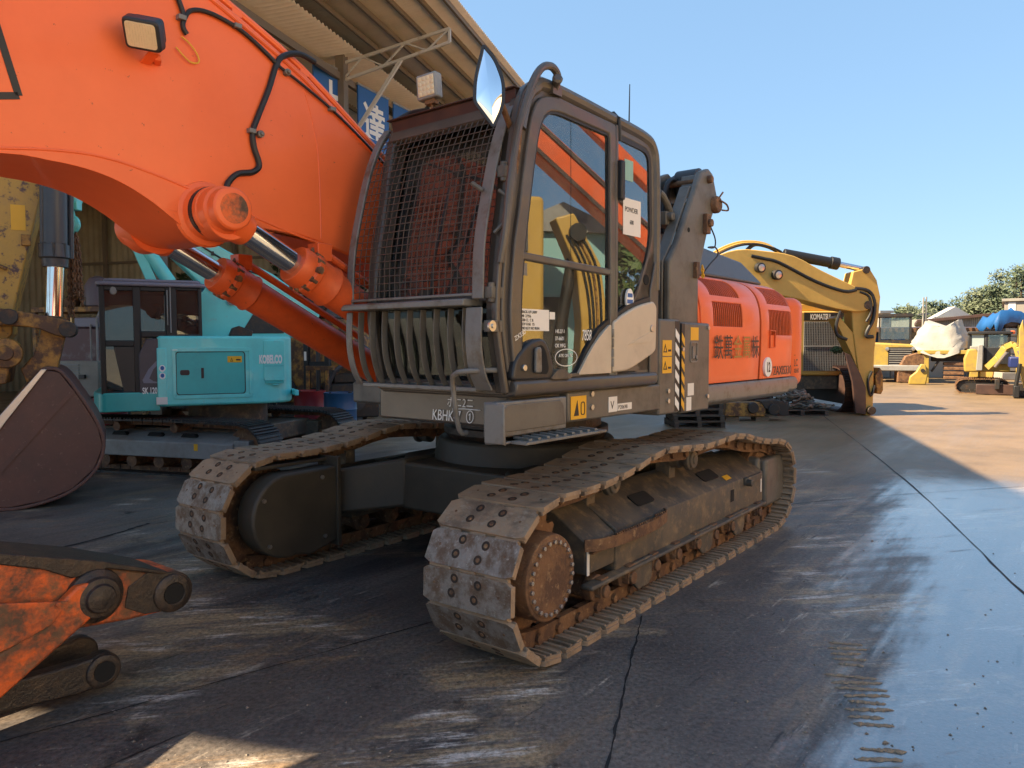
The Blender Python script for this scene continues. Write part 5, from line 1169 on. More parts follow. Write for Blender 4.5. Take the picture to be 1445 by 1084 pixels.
# body: revolving rear with rounded corners
bd = MB(); bp = rounded([(.74, 1.25), (-.95, 1.25), (-1.30, 1.12), (-1.42, .7), (-1.42, -.7), (-1.25, -1.15), (-.8, -1.25), (.74, -1.25)], [.08, .3, .3, .3, .3, .3, .3, .05], 6)
bd.prism(bp, .92, 1.86, 'xy'); body = bd.build('body', TEAL, K, .06, 4)
fl_ = MB(); fl_.prism(rounded([(.70, 1.23), (1.62, 1.23), (1.75, .9), (1.75, -.9), (1.6, -1.2), (.7, -1.2)], [.02, .1, .2, .2, .1, .02], 5), .87, 1.12, 'xy'); kskirt = fl_.build('floor_skirt', TEAL_DARK, K, .03, 3)
d = MB(); q = rrect(-.68, .52, 1.02, 1.70, .06); d.ring(q, offset(q, .05), 1.245, 1.262); d.build('door_recess', TEAL, body, .008)
d = MB(); q = rrect(-.57, .47, 1.07, 1.65, .05); d.prism(q, 1.24, 1.258); dd = d.build('side_door', TEAL_DARK, body, .008)
d = MB(); q = rrect(-.565, .465, 1.075, 1.645, .05); d.ring(offset(q, -.008), offset(q, .006), 1.256, 1.2605); d.build('door_gap', INK, dd)
d = MB(); d.prism(rrect(.27, .41, 1.335, 1.405, .03), 1.257, 1.263); d.build('latch_plate', DARKBROWN, dd); d = MB(); d.box(.06, .10, 1.257, 1.264, 1.29, 1.43); d.build('red_mark', DARKBROWN, dd)
d = MB(); d.box(-.52, -.30, 1.257, 1.2625, 1.50, 1.585); d.build('yellow_sticker', YELLOWSTICK, dd)
d = MB(); tri = [(-.34, 1.512), (-.385, 1.512), (-.362, 1.565)]; d.ring(tri, offset(tri, .007), 1.2625, 1.2632); d.box(-.50, -.43, 1.2625, 1.2632, 1.525, 1.545); d.build('warning_symbol', INK, dd)
d = MB(); d.box(.44, .52, 1.25, 1.2635, 1.668, 1.676); d.build('chipped_mark', WHITEPAINT, body)
d = MB(); d.prism(rrect(-1.20, -.86, 1.235, 1.80, .03), 1.2, 1.256); d.build('grille_panel', TEAL, body, .01); d = MB(); d.box(-1.18, -.88, 1.22, 1.2585, 1.20, 1.232); d.box(-1.18, -.88, 1.25, 1.2575, 1.44, 1.448); d.build('panel_gap', TEAL_DARK, body)
text('maker_lettering', 'KOBELCO', .155, WHITEPAINT, body, SIDE(-.79, 1.258, 1.485), sx=.52, bold=.008)
d = MB(); d.box(-1.42, -1.36, .8, 1.27, 1.02, 1.10); d.box(-1.1, -1.0, 1.24, 1.262, 1.17, 1.19); d.build('rear_bumper', TEAL, body, .01)
d = MB(); d.box(.60, .74, 1.235, 1.258, 1.0, 1.70); d.build('front_edge', TEAL, body, .02)
for z in (1.43, 1.33):
    d = MB(); d.cyl((.665, 1.25, z), (.665, 1.2605, z), .045, n=20); d.build('round_sticker', WHITEPAINT, body); d = MB(); d.cyl((.665, 1.2605, z+.005), (.665, 1.262, z+.005), .028, n=16); d.build('sticker_centre', SIGNBLUE, body)
d = MB(); d.box(.60, .76, 1.23, 1.2615, .955, 1.05); d.build('white_sticker', WHITE, body)
d = MB(); d.box(-.62, -.42, .95, 1.1, 1.85, 1.95); d.prism([(-.35, 1.86), (-.7, 1.86), (-.72, 1.93), (-.5, 2.0), (-.40, 1.97)], .9, 1.15); d.build('fuel_cap', IRON, body, .01)
# cab
cbk = MB(); CS = [(1.62, 1.10), (1.62, 1.55), (1.60, 2.2), (1.55, 2.50), (-.02, 2.50), (-.02, 1.84), (.55, 1.84), (.72, 1.1)]
W1 = [(1.56, 1.80), (1.54, 2.44), (1.10, 2.44), (1.10, 1.78)]; W2 = [(.98, 1.92), (.98, 2.44), (.60, 2.44), (.60, 1.92)]; W3 = [(.40, 1.88), (.40, 2.46), (.04, 2.46), (.04, 1.88)]; W4 = [(1.56, 1.14), (1.56, 1.72), (1.42, 1.72), (1.28, 1.5), (1.30, 1.14)]
def frame_side(y0, y1):
    # posts and rails round the four panes
    for x0, x1, z0, z1 in ((1.54, 1.625, 1.1, 2.5), (1.0, 1.10, 1.1, 2.5), (.50, .58, 1.84, 2.5), (.40, .5, 1.84, 2.5), (-.02, .04, 1.84, 2.5), (.98, 1.0, 1.84, 2.5)): cbk.box(x0, x1, y0, y1, z0, z1)
    for x0, x1, z0, z1 in ((1.10, 1.54, 1.72, 1.80), (1.10, 1.54, 2.44, 2.5), (.58, .98, 1.84, 1.92), (.58, .98, 2.44, 2.5), (.04, .40, 1.84, 1.88), (.04, .40, 2.46, 2.5), (1.10, 1.54, 1.1, 1.14)): cbk.box(x0, x1, y0+.001, y1-.001, z0, z1)
frame_side(1.17, 1.22); frame_side(.27, .32)
for y in (.32, 1.09): cbk.box(1.57, 1.63, y, y+.08, 1.1, 2.5)
cbk.box(1.58, 1.62, .4, 1.09, 1.1, 1.3); cbk.box(-.02, .04, .32, 1.17, 1.84, 1.95)
kcab = cbk.build('cab', BLACK, K, .01)
rf = MB(); rf.prism(rrect(-.10, 1.68, .22, 1.26, .12), 2.50, 2.555, 'xy'); rf.prism(rrect(-.02, 1.56, .30, 1.18, .15), 2.555, 2.60, 'xy'); rf.build('cab_roof', LILAC, kcab, .025, 3)
for W_ in (W1, W2, W3, W4):
    m = MB(); m.prism(W_, 1.19, 1.196); m.build('cab_window', GLASS_DARK, kcab); m = MB(); m.prism(W_, .29, .296); m.build('cab_window', GLASS_CLEAR, kcab)
m = MB(); m.box(1.585, 1.592, .40, 1.09, 1.3, 2.5); m.build('windscreen', GLASS_CLEAR, kcab)
m = MB(); m.box(.75, 1.15, .55, .95, 1.5, 1.62); m.prism([(.72, 1.6), (.84, 1.6), (.76, 2.2), (.66, 2.2)], .55, .95); m.build('seat', BLACK, kcab, .03)
m = MB(); m.prism([(1.03, 1.11), (1.03, 1.62), (.90, 1.82), (.60, 1.83), (.56, 1.8), (.56, 1.11)], 1.15, 1.232); pd = m.build('cab_door', PURPLE, kcab, .012)
m = MB(); m.prism([(1.28, 1.14), (1.42, 1.72), (1.10, 1.72), (1.0, 1.62), (1.0, 1.11), (1.3, 1.11)], 1.16, 1.21); m.build('door_lower', PLASTIC, kcab, .006)
m = MB(); sw_ = [(.58, 1.60), (.75, 1.53), (.88, 1.42), (.98, 1.28), (.96, 1.24), (.70, 1.235), (.62, 1.245), (.80, 1.26), (.87, 1.30), (.80, 1.42), (.70, 1.50), (.58, 1.55)]; m.prism(sw_, 1.231, 1.2335); m.build('swoosh_decal', LILAC, pd)
text('model_lettering', 'SK 120UR', .115, WHITEPAINT, pd, SIDE(.985, 1.2335, 1.10), sx=.72, bold=.003)
m = MB(); m.tube([(.50, 1.24, 1.9), (.50, 1.24, 2.5)], .012, 8); m.build('grab_rail', GREYMETAL, kcab); m = MB(); m.tube([(.55, 1.245, 2.0), (.55, 1.245, 2.46)], .01, 8); m.build('grab_rail', GREYMETAL, kcab); m = MB(); m.lathe((1.40, 1.2, 2.44), (0, 1, 0), [(0, .06), (.02, .05), (.025, 0.01)], 12); m.build('cab_lamp', GREYMETAL, kcab)
# boom rising to the left behind the cab, with its cylinder
KTURN = Matrix.Translation((KF.R @ (KB.o-KF.o))) @ Matrix.Rotation(KB.a-KF.a, 4, 'Z')
for o, sx, dx in ((body, .838, .029), (kcab, .74, .10), (kskirt, .76, .09)): o.matrix_local = KTURN @ Matrix.Translation((dx, -.05, 0)) @ Matrix.Diagonal((sx, 1, 1, 1))
bmk = MB(); B = KB.xz([(285, 476), (440, 476), (452, 442), (425, 415), (385, 386), (330, 358), (280, 330), (180, 258), (150, 275), (212, 332), (240, 358), (285, 402), (275, 440)], .05)
bmk.prism(B, -.42, .05); kb = bmk.build('boom', TEAL, K, .02, M=KTURN)
k3 = lambda pts, y: [(x, y, z) for x, z in KB.xz(pts, y)]
m = MB(); m.tube(k3([(395, 400), (370, 388), (330, 375), (290, 350), (265, 330)], .06), .014, 6)
for q in k3([(380, 393), (345, 380), (300, 357)], .06): m.box(q[0]-.02, q[0]+.02, .04, .08, q[2]-.03, q[2]+.03)
m.build('boom_hose', IRON, kb)
for q, r in zip(k3([(302, 401), (327, 424)], .04), (.11, .07)): m = MB(); m.lathe(q, (0, 1, 0), [(0, r), (.04, r), (.05, r*.6), (.07, r*.5)], 20); m.build('boom_pin', GREYMETAL, kb)
m = MB(); m.prism(KB.xz([(340, 470), (362, 435), (395, 430), (420, 440), (400, 470)], .05), .045, .06); m.build('boom_recess_plate', IRON, kb)
q = k3([(240, 398), (206, 350), (184, 318), (215, 398), (180, 318)], .3)
m = MB(); m.cyl(q[0], q[1], .095, n=20); cy = m.build('boom_cylinder', TEAL, K, M=KTURN); m = MB(); m.cyl(q[1], Vector(q[2])+(Vector(q[2])-Vector(q[1]))*1.2, .055, n=18); m.build('cylinder_rod', CHROME, cy)
m = MB(); m.bar(q[3], Vector(q[4])+(Vector(q[4])-Vector(q[3]))*.8, .10, .13); m.build('jib_strut', TEAL, K, .01, M=KTURN)

# ---------------------------------------------------------------- yellow excavator arm with a brown bucket on the far left
YO = at(30, 700, 8.3); YO.z = 0
YF = Frame(YO.x, YO.y, R(28))
Y_ = empty('yellow_digger', 'scuffed yellow digger arm at the left edge, its big brown bucket resting on the ground', 'digger', YF.o, YF.a)
def yp(pts, y=0): return YF.xz(pts, y)
m = MB(); m.prism(yp([(-120, -60), (110, -60), (62, 262), (20, 436), (18, 470), (-30, 520), (-90, 520), (-110, 300)]), -.05, .5); ya = m.build('arm', YELLOW_WORN, Y_, .015)
m = MB(); m.box(*[v for v in (YF.on(5, 0, 1, -.05).x, YF.on(26, 0, 1, -.05).x)], -.056, -.045, YF.on(0, 322, 1, -.05).z, YF.on(0, 286, 1, -.05).z); m.build('yellow_sticker', YELLOWSTICK, ya)
m = MB(); c_ = YF.on(38, 338, 1, -.05); m.box(c_.x-.05, c_.x+.04, -.09, -.04, c_.z-.06, c_.z+.06); c_ = YF.on(-2, 372, 1, -.05); m.cyl((c_.x-.1, -.12, c_.z+.03), (c_.x+.08, -.10, c_.z-.05), .022, n=10); m.build('arm_bracket', YELLOW_RUST, ya, .006)
a = YF.on(80, 240, 1, -.25); b = YF.on(78, 376, 1, -.25); c_ = YF.on(76, 445, 1, -.25)
m = MB(); m.cyl((a.x, -.25, a.z+1), b, .125, n=28); m.lathe((b.x, -.25, b.z+.24), (0, 0, -1), [(0, .145), (.14, .15), (.15, .13), (.22, .125), (.24, .10)], 28); m.cyl((a.x-.11, -.30, a.z+.9), (b.x-.11, -.30, b.z+.2), .025, n=8); m.cyl((a.x+.15, -.22, a.z+.9), (b.x+.15, -.22, b.z+.1), .03, n=8); cy = m.build('bucket_cylinder', PIPE_GREY, Y_, .004)
m = MB()
for i in range(8): q = i*math.pi/4; m.cyl((b.x+.13*math.cos(q), -.25+.13*math.sin(q), b.z+.1), (b.x+.13*math.cos(q), -.25+.13*math.sin(q), b.z+.25), .022, n=8)
m.build('gland_bolt', IRON, cy)
m = MB(); m.cyl(b, c_, .088, n=28); m.build('cylinder_rod', CHROME, cy)
m = MB(); m.prism(smooth2(yp([(-60, 425), (20, 437), (70, 446), (98, 452), (106, 464), (98, 474), (78, 472), (40, 460), (-60, 458)], -.3), 3), -.42, -.30); m.prism(smooth2(yp([(-60, 425), (20, 437), (70, 446), (98, 452), (106, 464), (98, 474), (78, 472), (40, 460), (-60, 458)], -.3), 3), -.10, .0); lk = m.build('bucket_link', YELLOW_RUST, Y_, .012)
m = MB()
for px, py in ((96, 464), (13, 446)): m = MB(); q = YF.on(px, py, 1, -.4); m.cyl((q.x, -.46, q.z), (q.x, .05, q.z), .085, n=20); m.build('link_pin', IRON, lk, .008)
m = MB(); m.prism(yp([(60, 462), (92, 474), (78, 535), (40, 540), (30, 520), (48, 500)], -.2), -.30, -.02); m.prism(yp([(-40, 480), (10, 478), (18, 500), (10, 540), (-40, 545)], -.3), -.40, .3); m.build('bucket_ear', YELLOW_RUST, Y_, .015)
q = YF.on(8, 497, 1, -.4); m = MB(); m.lathe((q.x, -.40, q.z), (0, -1, 0), [(0, .16), (.05, .15), (.06, .08), (.08, .07)], 22); m.build('ear_pin', YELLOW_RUST, Y_)
m = MB(); q = yp([(48, 545), (60, 505), (75, 500), (82, 520), (70, 545)], -.1); m.prism(q, -.25, .25); m.build('worn_saddle', STEEL, Y_, .01)
BK = [(58, 520), (84, 524), (112, 560), (138, 600), (145, 630), (132, 662), (100, 690), (60, 706), (10, 716), (-60, 712), (-60, 690), (-4, 640), (-2, 600)]
bko = yp(BK, -.45)
def smooth_closed(p, k=3): return [(q.x, q.y) for q in spline([(a, b, 0) for a, b in p+[p[0]]], k)][:-1]
m = MB()
m.prism(bko, -.45, -.40); m.prism(bko, .75, .80)
shell = smooth2(yp([(58, 520), (84, 522), (112, 556), (138, 597), (146, 630), (133, 664), (100, 692), (60, 708), (10, 718), (-60, 716)], -.45), 4)
m.strip([(x, -.46, max(z, .012)) for x, z in shell], [(x, .81, max(z, .012)) for x, z in shell], .035)
bkt = m.build('bucket', BUCKET, Y_, .008)
m = MB(); q = yp([(58, 520), (66, 520), (-6, 612), (-60, 660), (-60, 640), (-10, 596)], -.46); m.prism(q, -.475, -.445); m.build('bucket_edge', STEEL, bkt, .004)
m = MB(); q = yp([(102, 548), (106, 552), (0, 668), (-10, 668)], -.46); m.prism(q, -.462, -.448); m.build('side_plate_weld', BUCKET, bkt)
m = MB(); q = yp([(0, 585), (48, 528), (60, 545), (20, 610), (0, 640)], -.1); m.prism(q, -.3, .6); m.build('bucket_floor', RUST, bkt)

# ---------------------------------------------------------------- clutter under the shed roof
def drum(px, py, D, mat, label, r=.29, h=.88, base=0):
    p = at(px, py, D); t = empty('oil_drum', label, 'drum', (p.x, p.y, base), random.random()*3, 'steel oil drums')
    m = MB(); m.lathe((0, 0, 0), (0, 0, 1), [(0, r*.97), (.0, r*1.02), (.02, r*1.02), (.03, r)]+[(h*.33-.02, r), (h*.33, r*1.03), (h*.33+.02, r)]+[(h*.66-.02, r), (h*.66, r*1.03), (h*.66+.02, r)]+[(h-.03, r), (h-.02, r*1.02), (h, r*1.02), (h, r*.97), (h-.015, r*.96), (h-.015, .01)], 32)
    m.build('drum_shell', mat, t)
    m = MB(); m.cyl((r*.6, 0, h-.015), (r*.6, 0, h+.01), .035, n=12); m.cyl((-r*.6, .05, h-.015), (-r*.6, .05, h+.005), .02, n=10); m.build('bung', IRON, t)
    return t
drum(437, 560, 14.2, REDDRUM, 'dark red oil drum standing just left of the blue drum')
bdm = drum(480, 565, 13.6, BLUEDRUM, 'blue oil drum with a white emblem beside the red drum')
drum(110, 570, 12.6, REDDRUM, 'red oil drum partly hidden by the brown bucket under the grey cooling unit')
drum(152, 570, 12.4, REDDRUM, 'red oil drum under the cab end of the turquoise excavator')
m = MB(); q = [(0+.055*math.cos(i*math.pi/8), .055*math.sin(i*math.pi/8)) for i in range(16)]; m.ring(q, offset(q, .012), -.298, -.294); m.prism([(-.04, -.03), (0, .04), (.04, -.03), (0, -.01)], -.298, -.294)
bdm.rotation_euler.z = .28
m.build('drum_emblem', WHITEPAINT, bdm, M=Matrix.Translation((0, 0, .35)))
# grey cooling unit on the drums
p = at(118, 535, 12.6); g_ = empty('cooling_unit', 'weathered grey cooling unit with a louvred front standing on red drums', 'air conditioner', (p.x, p.y, .895), R(-8))
m = MB(); m.box(-.42, .42, -.2, .2, 0, .58); gb_ = m.build('casing', CONCRETE, g_, .015)
m = MB()
for i in range(11): m.box(-.40, .08, -.215, -.198, .06+i*.045, .085+i*.045)
m.build('front_grille', GREYMETAL, gb_)
m = MB(); m.cyl((-.3, -.2, .04), (-.3, -.3, .02), .06, n=14); m.box(.1, .2, -.25, -.2, .3, .36); m.build('pipe_stub', IRON, g_)
# maroon machine behind it, yellow shelf with drum
p = at(136, 480, 13.6); mr = empty('maroon_machine', 'old maroon machine body with a lilac lid behind the cooling unit', 'machine', (p.x, p.y, 0), R(-12))
m = MB(); m.box(-.75, .35, -.3, .5, .75, 2.05); mb0 = m.build('machine_body', M('maroon_paint', (.09, .035, .04), .5, col2=(.2, .17, .17), amt=.4, scale=3), mr, .03)
m = MB(); m.box(-.15, .36, -.34, .5, 2.05, 2.22); m.build('machine_lid', LILAC, mr, .02)
m = MB(); m.box(-.75, -.6, -.3, .4, 0, .75); m.box(.2, .35, -.3, .4, 0, .75); m.box(-.4, .1, -.25, .4, .2, .75); m.build('machine_base', IRON, mr, .01)
m = MB(); m.tube([(.33, -.36, .9), (.33, -.36, 2.2), (.36, -.3, 2.35)], .02, 8); m.tube([(.20, -.36, 1.2), (.20, -.36, 2.1)], .014, 8); m.build('machine_pipe', GREYMETAL, mr)
p = at(125, 440, 15.5); sh_ = empty('storage_rack', 'yellow steel storage rack behind the dark cab', 'rack', (p.x, p.y, 0), R(-14))
m = MB()
for x in (-1.0, 0.9):
    for y in (-.4, .4): m.box(x, x+.08, y, y+.08, 0, 2.45)
m.build('rack_post', YELLOW_RUST, sh_)
for z in (1.2, 2.40): m = MB(); m.box(-1.0, .98, -.42, .5, z, z+.10); m.build('rack_shelf', YELLOW_RUST, sh_, .008)
q = at(139, 423, 15.4); m = MB(); m.lathe((0, 0, 0), (0, 0, 1), [(0, .22), (.03, .25), (.42, .25), (.58, .16), (.63, .05)], 24)
t = tag(m.build('gas_bottle', M('mauve_tank_paint', (.13, .10, .115), .5, fine=.15), None, M=Matrix.Translation((q.x, q.y, 2.505))), 'mauve round topped tank standing on the yellow rack', 'tank')
for i in range(7):
    q = at(random.uniform(95, 130), 430, 15.5+random.uniform(-.2, .2)); m = MB(); s_ = random.uniform(.08, .17)
    m.lathe((0, 0, 0), (random.uniform(-.4, .4), random.uniform(-.6, .6), 1), [(0, s_*.6), (.05, s_), (s_*1.5, s_*.9), (s_*1.8, s_*.3)], 12); m.tube([(0, 0, s_), (.1, 0, s_*2.2), (.2, .02, s_)], .025, 8, smooth=3)
    tag(m.build('machine_part', random.choice((IRON, RUST, DARKFRAME)), None, M=Matrix.Translation((q.x, q.y, 2.51))), 'rusty machine part lying on the yellow storage rack left of the mauve tank', 'machine part', 'machine parts on the yellow rack')
# between turquoise rear and the cab: yellow press, black forklift mast, junk
p = at(450, 500, 16.5); jp = empty('yellow_machine', 'old yellow machine body behind the black forklift mast', 'machine', (p.x, p.y, 0), R(-16))
m = MB(); m.prism([(-.9, .5), (1.1, .5), (1.1, 1.9), (.5, 2.3), (-.5, 2.1), (-.9, 1.4)], -.5, .6); m.build('machine_body', YELLOW_RUST, jp, .04)
m = MB(); m.box(-.8, 1.0, -.4, .5, 0, .5); m.cyl((-.5, -.55, .8), (-.5, -.5, .8), .25, n=20); m.build('machine_base', IRON, jp, .02)
m = MB(); m.box(-1.3, .3, -.2, .5, 2.32, 2.75); m.tube([(-1.2, -.3, 2.2), (-.6, -.35, 2.5), (.1, -.3, 2.3), (.4, -.3, 2.6)], .05, 8, smooth=4); m.build('engine_block', IRON, jp, .03)
p = at(448, 520, 15.2); fk = empty('forklift_mast', 'black forklift mast standing behind the red and blue drums', 'forklift', (p.x, p.y, 0), R(-14))
m = MB()
for x in (-.28, .18): m.box(x, x+.10, -.06, .06, 0, 2.15); 
for z in (.5, 1.3, 2.05): m.box(-.28, .28, -.03, .05, z, z+.1)
m.build('mast', BLACK, fk, .008)
m = MB(); m.cyl((0, .03, .1), (0, .03, 1.9), .045, n=14); m.build('lift_cylinder', PIPE_GREY, fk)
m = MB(); m.box(-.26, -.21, -.065, -.06, 1.42, 1.60); m.build('white_mark', WHITEPAINT, fk)
p = at(449, 560, 14.9); wf = empty('timber_frame', 'pale timber frame leaning between the turquoise rear and the drums', 'frame', (p.x, p.y, 0), R(-10))
m = MB(); 
for x in (-.24, .16): m.box(x, x+.06, -.03, .03, 0, 1.30)
m.box(-.24, .34, -.035, .035, 1.24, 1.32); m.box(-.2, .18, -.025, .025, .7, .76); m.build('frame_bar', YELLOW_RUST, wf, .004)
p = at(490, 560, 15.6); gj = empty('scrap_engine', 'dark greasy engine and pump lying behind the blue drum', 'engine', (p.x, p.y, 0), R(20))
m = MB(); m.box(-.5, .6, -.3, .3, .25, .95); m.cyl((-.5, 0, .6), (-.75, 0, .6), .27, n=20); m.box(-.3, .4, -.2, .2, .95, 1.15); m.build('engine_block', IRON, gj, .03)
m = MB(); m.tube([(-.6, -.3, .3), (-.3, -.4, 1.2), (.2, -.35, 1.3), (.5, -.3, .9)], .05, 10, smooth=4); m.lathe((.1, -.3, .6), (0, -1, 0), [(0, .2), (.08, .22), (.1, .12)], 18); m.tube([(.5, 0, 1.0), (.6, 0, 1.5), (.3, 0, 1.75)], .04, 8); m.build('engine_pipes', PIPE_GREY, gj)
m = MB(); m.box(-.45, -.3, -.3, .3, 0, .25); m.box(.35, .5, -.3, .3, 0, .25); m.build('engine_skid', WOOD, gj)
p = at(415, 520, 17.5); lg_ = empty('steel_tube_pile', 'dark tangle of steel tubes and hoses behind the turquoise rear', 'scrap', (p.x, p.y, 0))
for i in range(16):
    m = MB(); x = random.uniform(-1.4, 1.6); m.tube([(x, 0, 0), (x+random.uniform(-.4, .4), random.uniform(-.3, .3), random.uniform(.8, 1.6)), (x+random.uniform(-.9, .9), random.uniform(-.3, .3), random.uniform(1.5, 2.8))], random.uniform(.03, .08), 8, smooth=4); m.build('steel_tube', random.choice((IRON, RUST, PIPE_GREY, DARKFRAME)), lg_)

# ---------------------------------------------------------------- trees
def leaf_cloud(mb, c, rad, n, ls, rnd, flat=1):
    for i in range(n):
        d = Vector((rnd.gauss(0, 1), rnd.gauss(0, 1), rnd.gauss(0, 1))).normalized()*(rnd.random()**.45)
        p = c+Vector((d.x*rad.x, d.y*rad.y, d.z*rad.z)); a = Vector((rnd.gauss(0, 1), rnd.gauss(0, 1), rnd.gauss(0, 1))).normalized(); b = a.orthogonal().normalized(); s = ls*rnd.uniform(.6, 1.4)
        mb.add([p-a*s, p+b*s*.5, p+a*s, p-b*s*.5], [(0, 1, 2, 3)])
def tree(x, y, h, w, label, seed, leaf, clumps=16, per=90, ls=.14, group='trees beyond the yard', base=.0, cat='tree'):
    rnd = random.Random(seed); t = empty('tree', label, cat, (x, y, base), 0, group)
    tk = MB(); top = Vector((rnd.uniform(-.3, .3), rnd.uniform(-.3, .3), h*.6)); tk.tube([(0, 0, 0), (rnd.uniform(-.1, .1), 0, h*.25), top], [h*.028, h*.02, h*.01], 8, smooth=4) if False else tk.tube([(0, 0, 0), (.03*h*rnd.uniform(-1, 1), 0, h*.3), top], [h*.028, h*.02, h*.01], 8)
    cr = MB()
    for i in range(clumps):
        a = rnd.random()*6.28; zz = rnd.uniform(.32, .95); rr = w*.5*(1-abs(zz-.58)*1.5)*rnd.uniform(.45, 1.05)
        c = Vector((rr*math.cos(a), rr*math.sin(a), h*zz)); rad = Vector((w*.17, w*.17, h*.10))*rnd.uniform(.7, 1.35)
        leaf_cloud(cr, c, rad, per, ls, rnd)
        s0 = Vector((0, 0, h*.3)).lerp(top, rnd.random()); tk.tube([s0, (s0+c)/2+Vector((0, 0, .02*h)), c], [h*.010, h*.006, h*.002], 5)
    tk.build('trunk', BARK, t); cr.build('crown', leaf, t, ang=180)
    return t
for i, (px, D, h, w) in enumerate(((350, 31, 7.5, 5.0), (400, 33, 8.0, 5.5), (445, 30, 7.0, 4.6), (500, 34, 8, 5.5))):
    p = at(px, 480, D); tree(p.x, p.y, h, w, 'dark leafy tree behind the shed seen past the orange cylinders', 40+i, LEAFDARK, 18, 150, .16, 'dark trees behind the shed')
# ---------------------------------------------------------------- yellow excavator behind the orange one
D0 = 18.2
YF2 = Frame(8.0, D0, 0)
Y2 = empty('yellow_excavator', 'yellow crawler excavator with lowered boom and its arm tip resting on the ground', 'excavator', YF2.o)
def y2(pts, y=0): return YF2.xz(pts, y)
m = MB(); m.prism(smooth2(y2([(860, 520), (905, 470), (960, 395), (1003, 366), (1040, 353), (1080, 355), (1120, 362), (1160, 383), (1212, 408), (1230, 418)]), 3)+y2([(1234, 432), (1222, 440), (1205, 441), (1180, 437), (1130, 424), (1075, 412), (1030, 405), (980, 440), (930, 500), (890, 540)]), -.02, .62)
bm2 = m.build('boom', YELLOW, Y2, .02)
m = MB(); m.prism(y2([(1234, 398), (1228, 378), (1218, 376), (1206, 384), (1202, 404), (1212, 408), (1204, 441), (1206, 470), (1218, 560), (1219, 584), (1224, 589), (1231, 588), (1234, 580), (1236, 500), (1243, 440), (1245, 420), (1240, 396), (1229, 378)][3:]), .08, .54); am = m.build('arm', YELLOW, Y2, .02)
m = MB(); m.prism(y2([(1192, 498), (1200, 502), (1214, 528), (1222, 548), (1222, 586), (1207, 584), (1203, 540)]), .0, .075); m.build('arm_brown_plate', DARKBROWN, am, .01)  # dark brown rust and paint low on the arm
m = MB(); m.prism(y2([(1180, 450), (1186, 446), (1206, 470), (1212, 520), (1204, 500)]), .1, .5); m.build('arm_gusset', YELLOW, am, .01)
a, b, c_ = YF2.on(1106, 359, 1, .3), YF2.on(1180, 373, 1, .3), YF2.on(1222, 382, 1, .3)
m = MB(); m.cyl(a, b, .125, n=24); m.lathe(b-(b-a).normalized()*.15, b-a, [(0, .15), (.2, .15), (.22, .1)], 24); cy = m.build('arm_cylinder', BLACK, Y2, .01); m = MB(); m.cyl(b, c_, .07, n=20); m.build('cylinder_rod', CHROME, cy)
for px, py, y0, y1, r in ((1222, 382, .05, .56, .09), (1222, 432, -.04, .64, .10), (1227, 580, -.03, .62, .10)):
    q = YF2.on(px, py, 1, .1); m = MB(); m.cyl((q.x, y0, q.z), (q.x, y1, q.z), r, n=18); m.build('pivot_pin', GREASY, Y2, .008)
m = MB(); m.prism(y2([(1238, 532), (1245, 520), (1249, 532), (1249, 552), (1246, 558), (1240, 556)]), .1, .5); m.tube([(p_[0], .3, p_[1]) for p_ in y2([(1234, 560), (1240, 540), (1248, 522)])], .08, 10); m.build('tip_link', YELLOW_RUST, Y2, .01)
for i, off in enumerate((0, 3, 6)):
    m = MB(); m.tube([(p_[0], .05+.12*i, p_[1]) for p_ in y2([(985, 385-off), (1010, 362-off), (1040, 348-off), (1066, 345-off), (1090, 350-off), (1104, 356)])], .028, 6, smooth=4); m.build('boom_pipe', YELLOW if i else BLACK, bm2)
m = MB(); m.tube([(p_[0], .2, p_[1]) for p_ in y2([(1058, 352), (1070, 344), (1090, 348), (1108, 358)])], .05, 8, smooth=4); m.tube([(p_[0], -.03, p_[1]) for p_ in y2([(1060, 362), (1078, 366), (1100, 372), (1150, 398), (1190, 412), (1208, 410)])], .04, 8, smooth=4)
m.tube([(p_[0], .0, p_[1]) for p_ in y2([(1206, 408), (1226, 412), (1234, 428), (1232, 452), (1224, 468), (1223, 476), (1232, 476)])], .045, 8, smooth=4)
m.tube([(p_[0], .6, p_[1]) for p_ in y2([(1238, 420), (1246, 430), (1244, 452), (1238, 470), (1240, 520)])], .045, 8, smooth=4)
m.tube([(p_[0], -.02, p_[1]) for p_ in y2([(1213, 413), (1226, 420), (1229, 440), (1222, 455)])], .03, 8, smooth=4)
m.tube([(p_[0], .0, p_[1]) for p_ in y2([(1186, 440), (1180, 460), (1182, 474), (1195, 480)])], .04, 8, smooth=4)
m.tube([(p_[0], .05, p_[1]) for p_ in y2([(1232, 525), (1226, 540), (1230, 560), (1236, 545)])], .03, 8, smooth=4)
m.build('hydraulic_hose', BLACK, Y2)
for px, py, mt in ((1071, 378, PLASTIC), (1095, 388, IRON)):
    q = YF2.on(px, py, 1, -.1); m = MB(); m.lathe((q.x, .0, q.z), (.3, -1, -.1), [(0, .05), (.04, .12), (.16, .12), (.17, .10), (.172, .01)], 20); lo = m.build('boom_lamp', mt, bm2)
    m = MB(); m.lathe((q.x+.05, -.165, q.z-.016), (.3, -1, -.1), [(0, .085), (.012, .05), (.014, .0)], 16); m.build('lamp_lens', STEEL, lo)
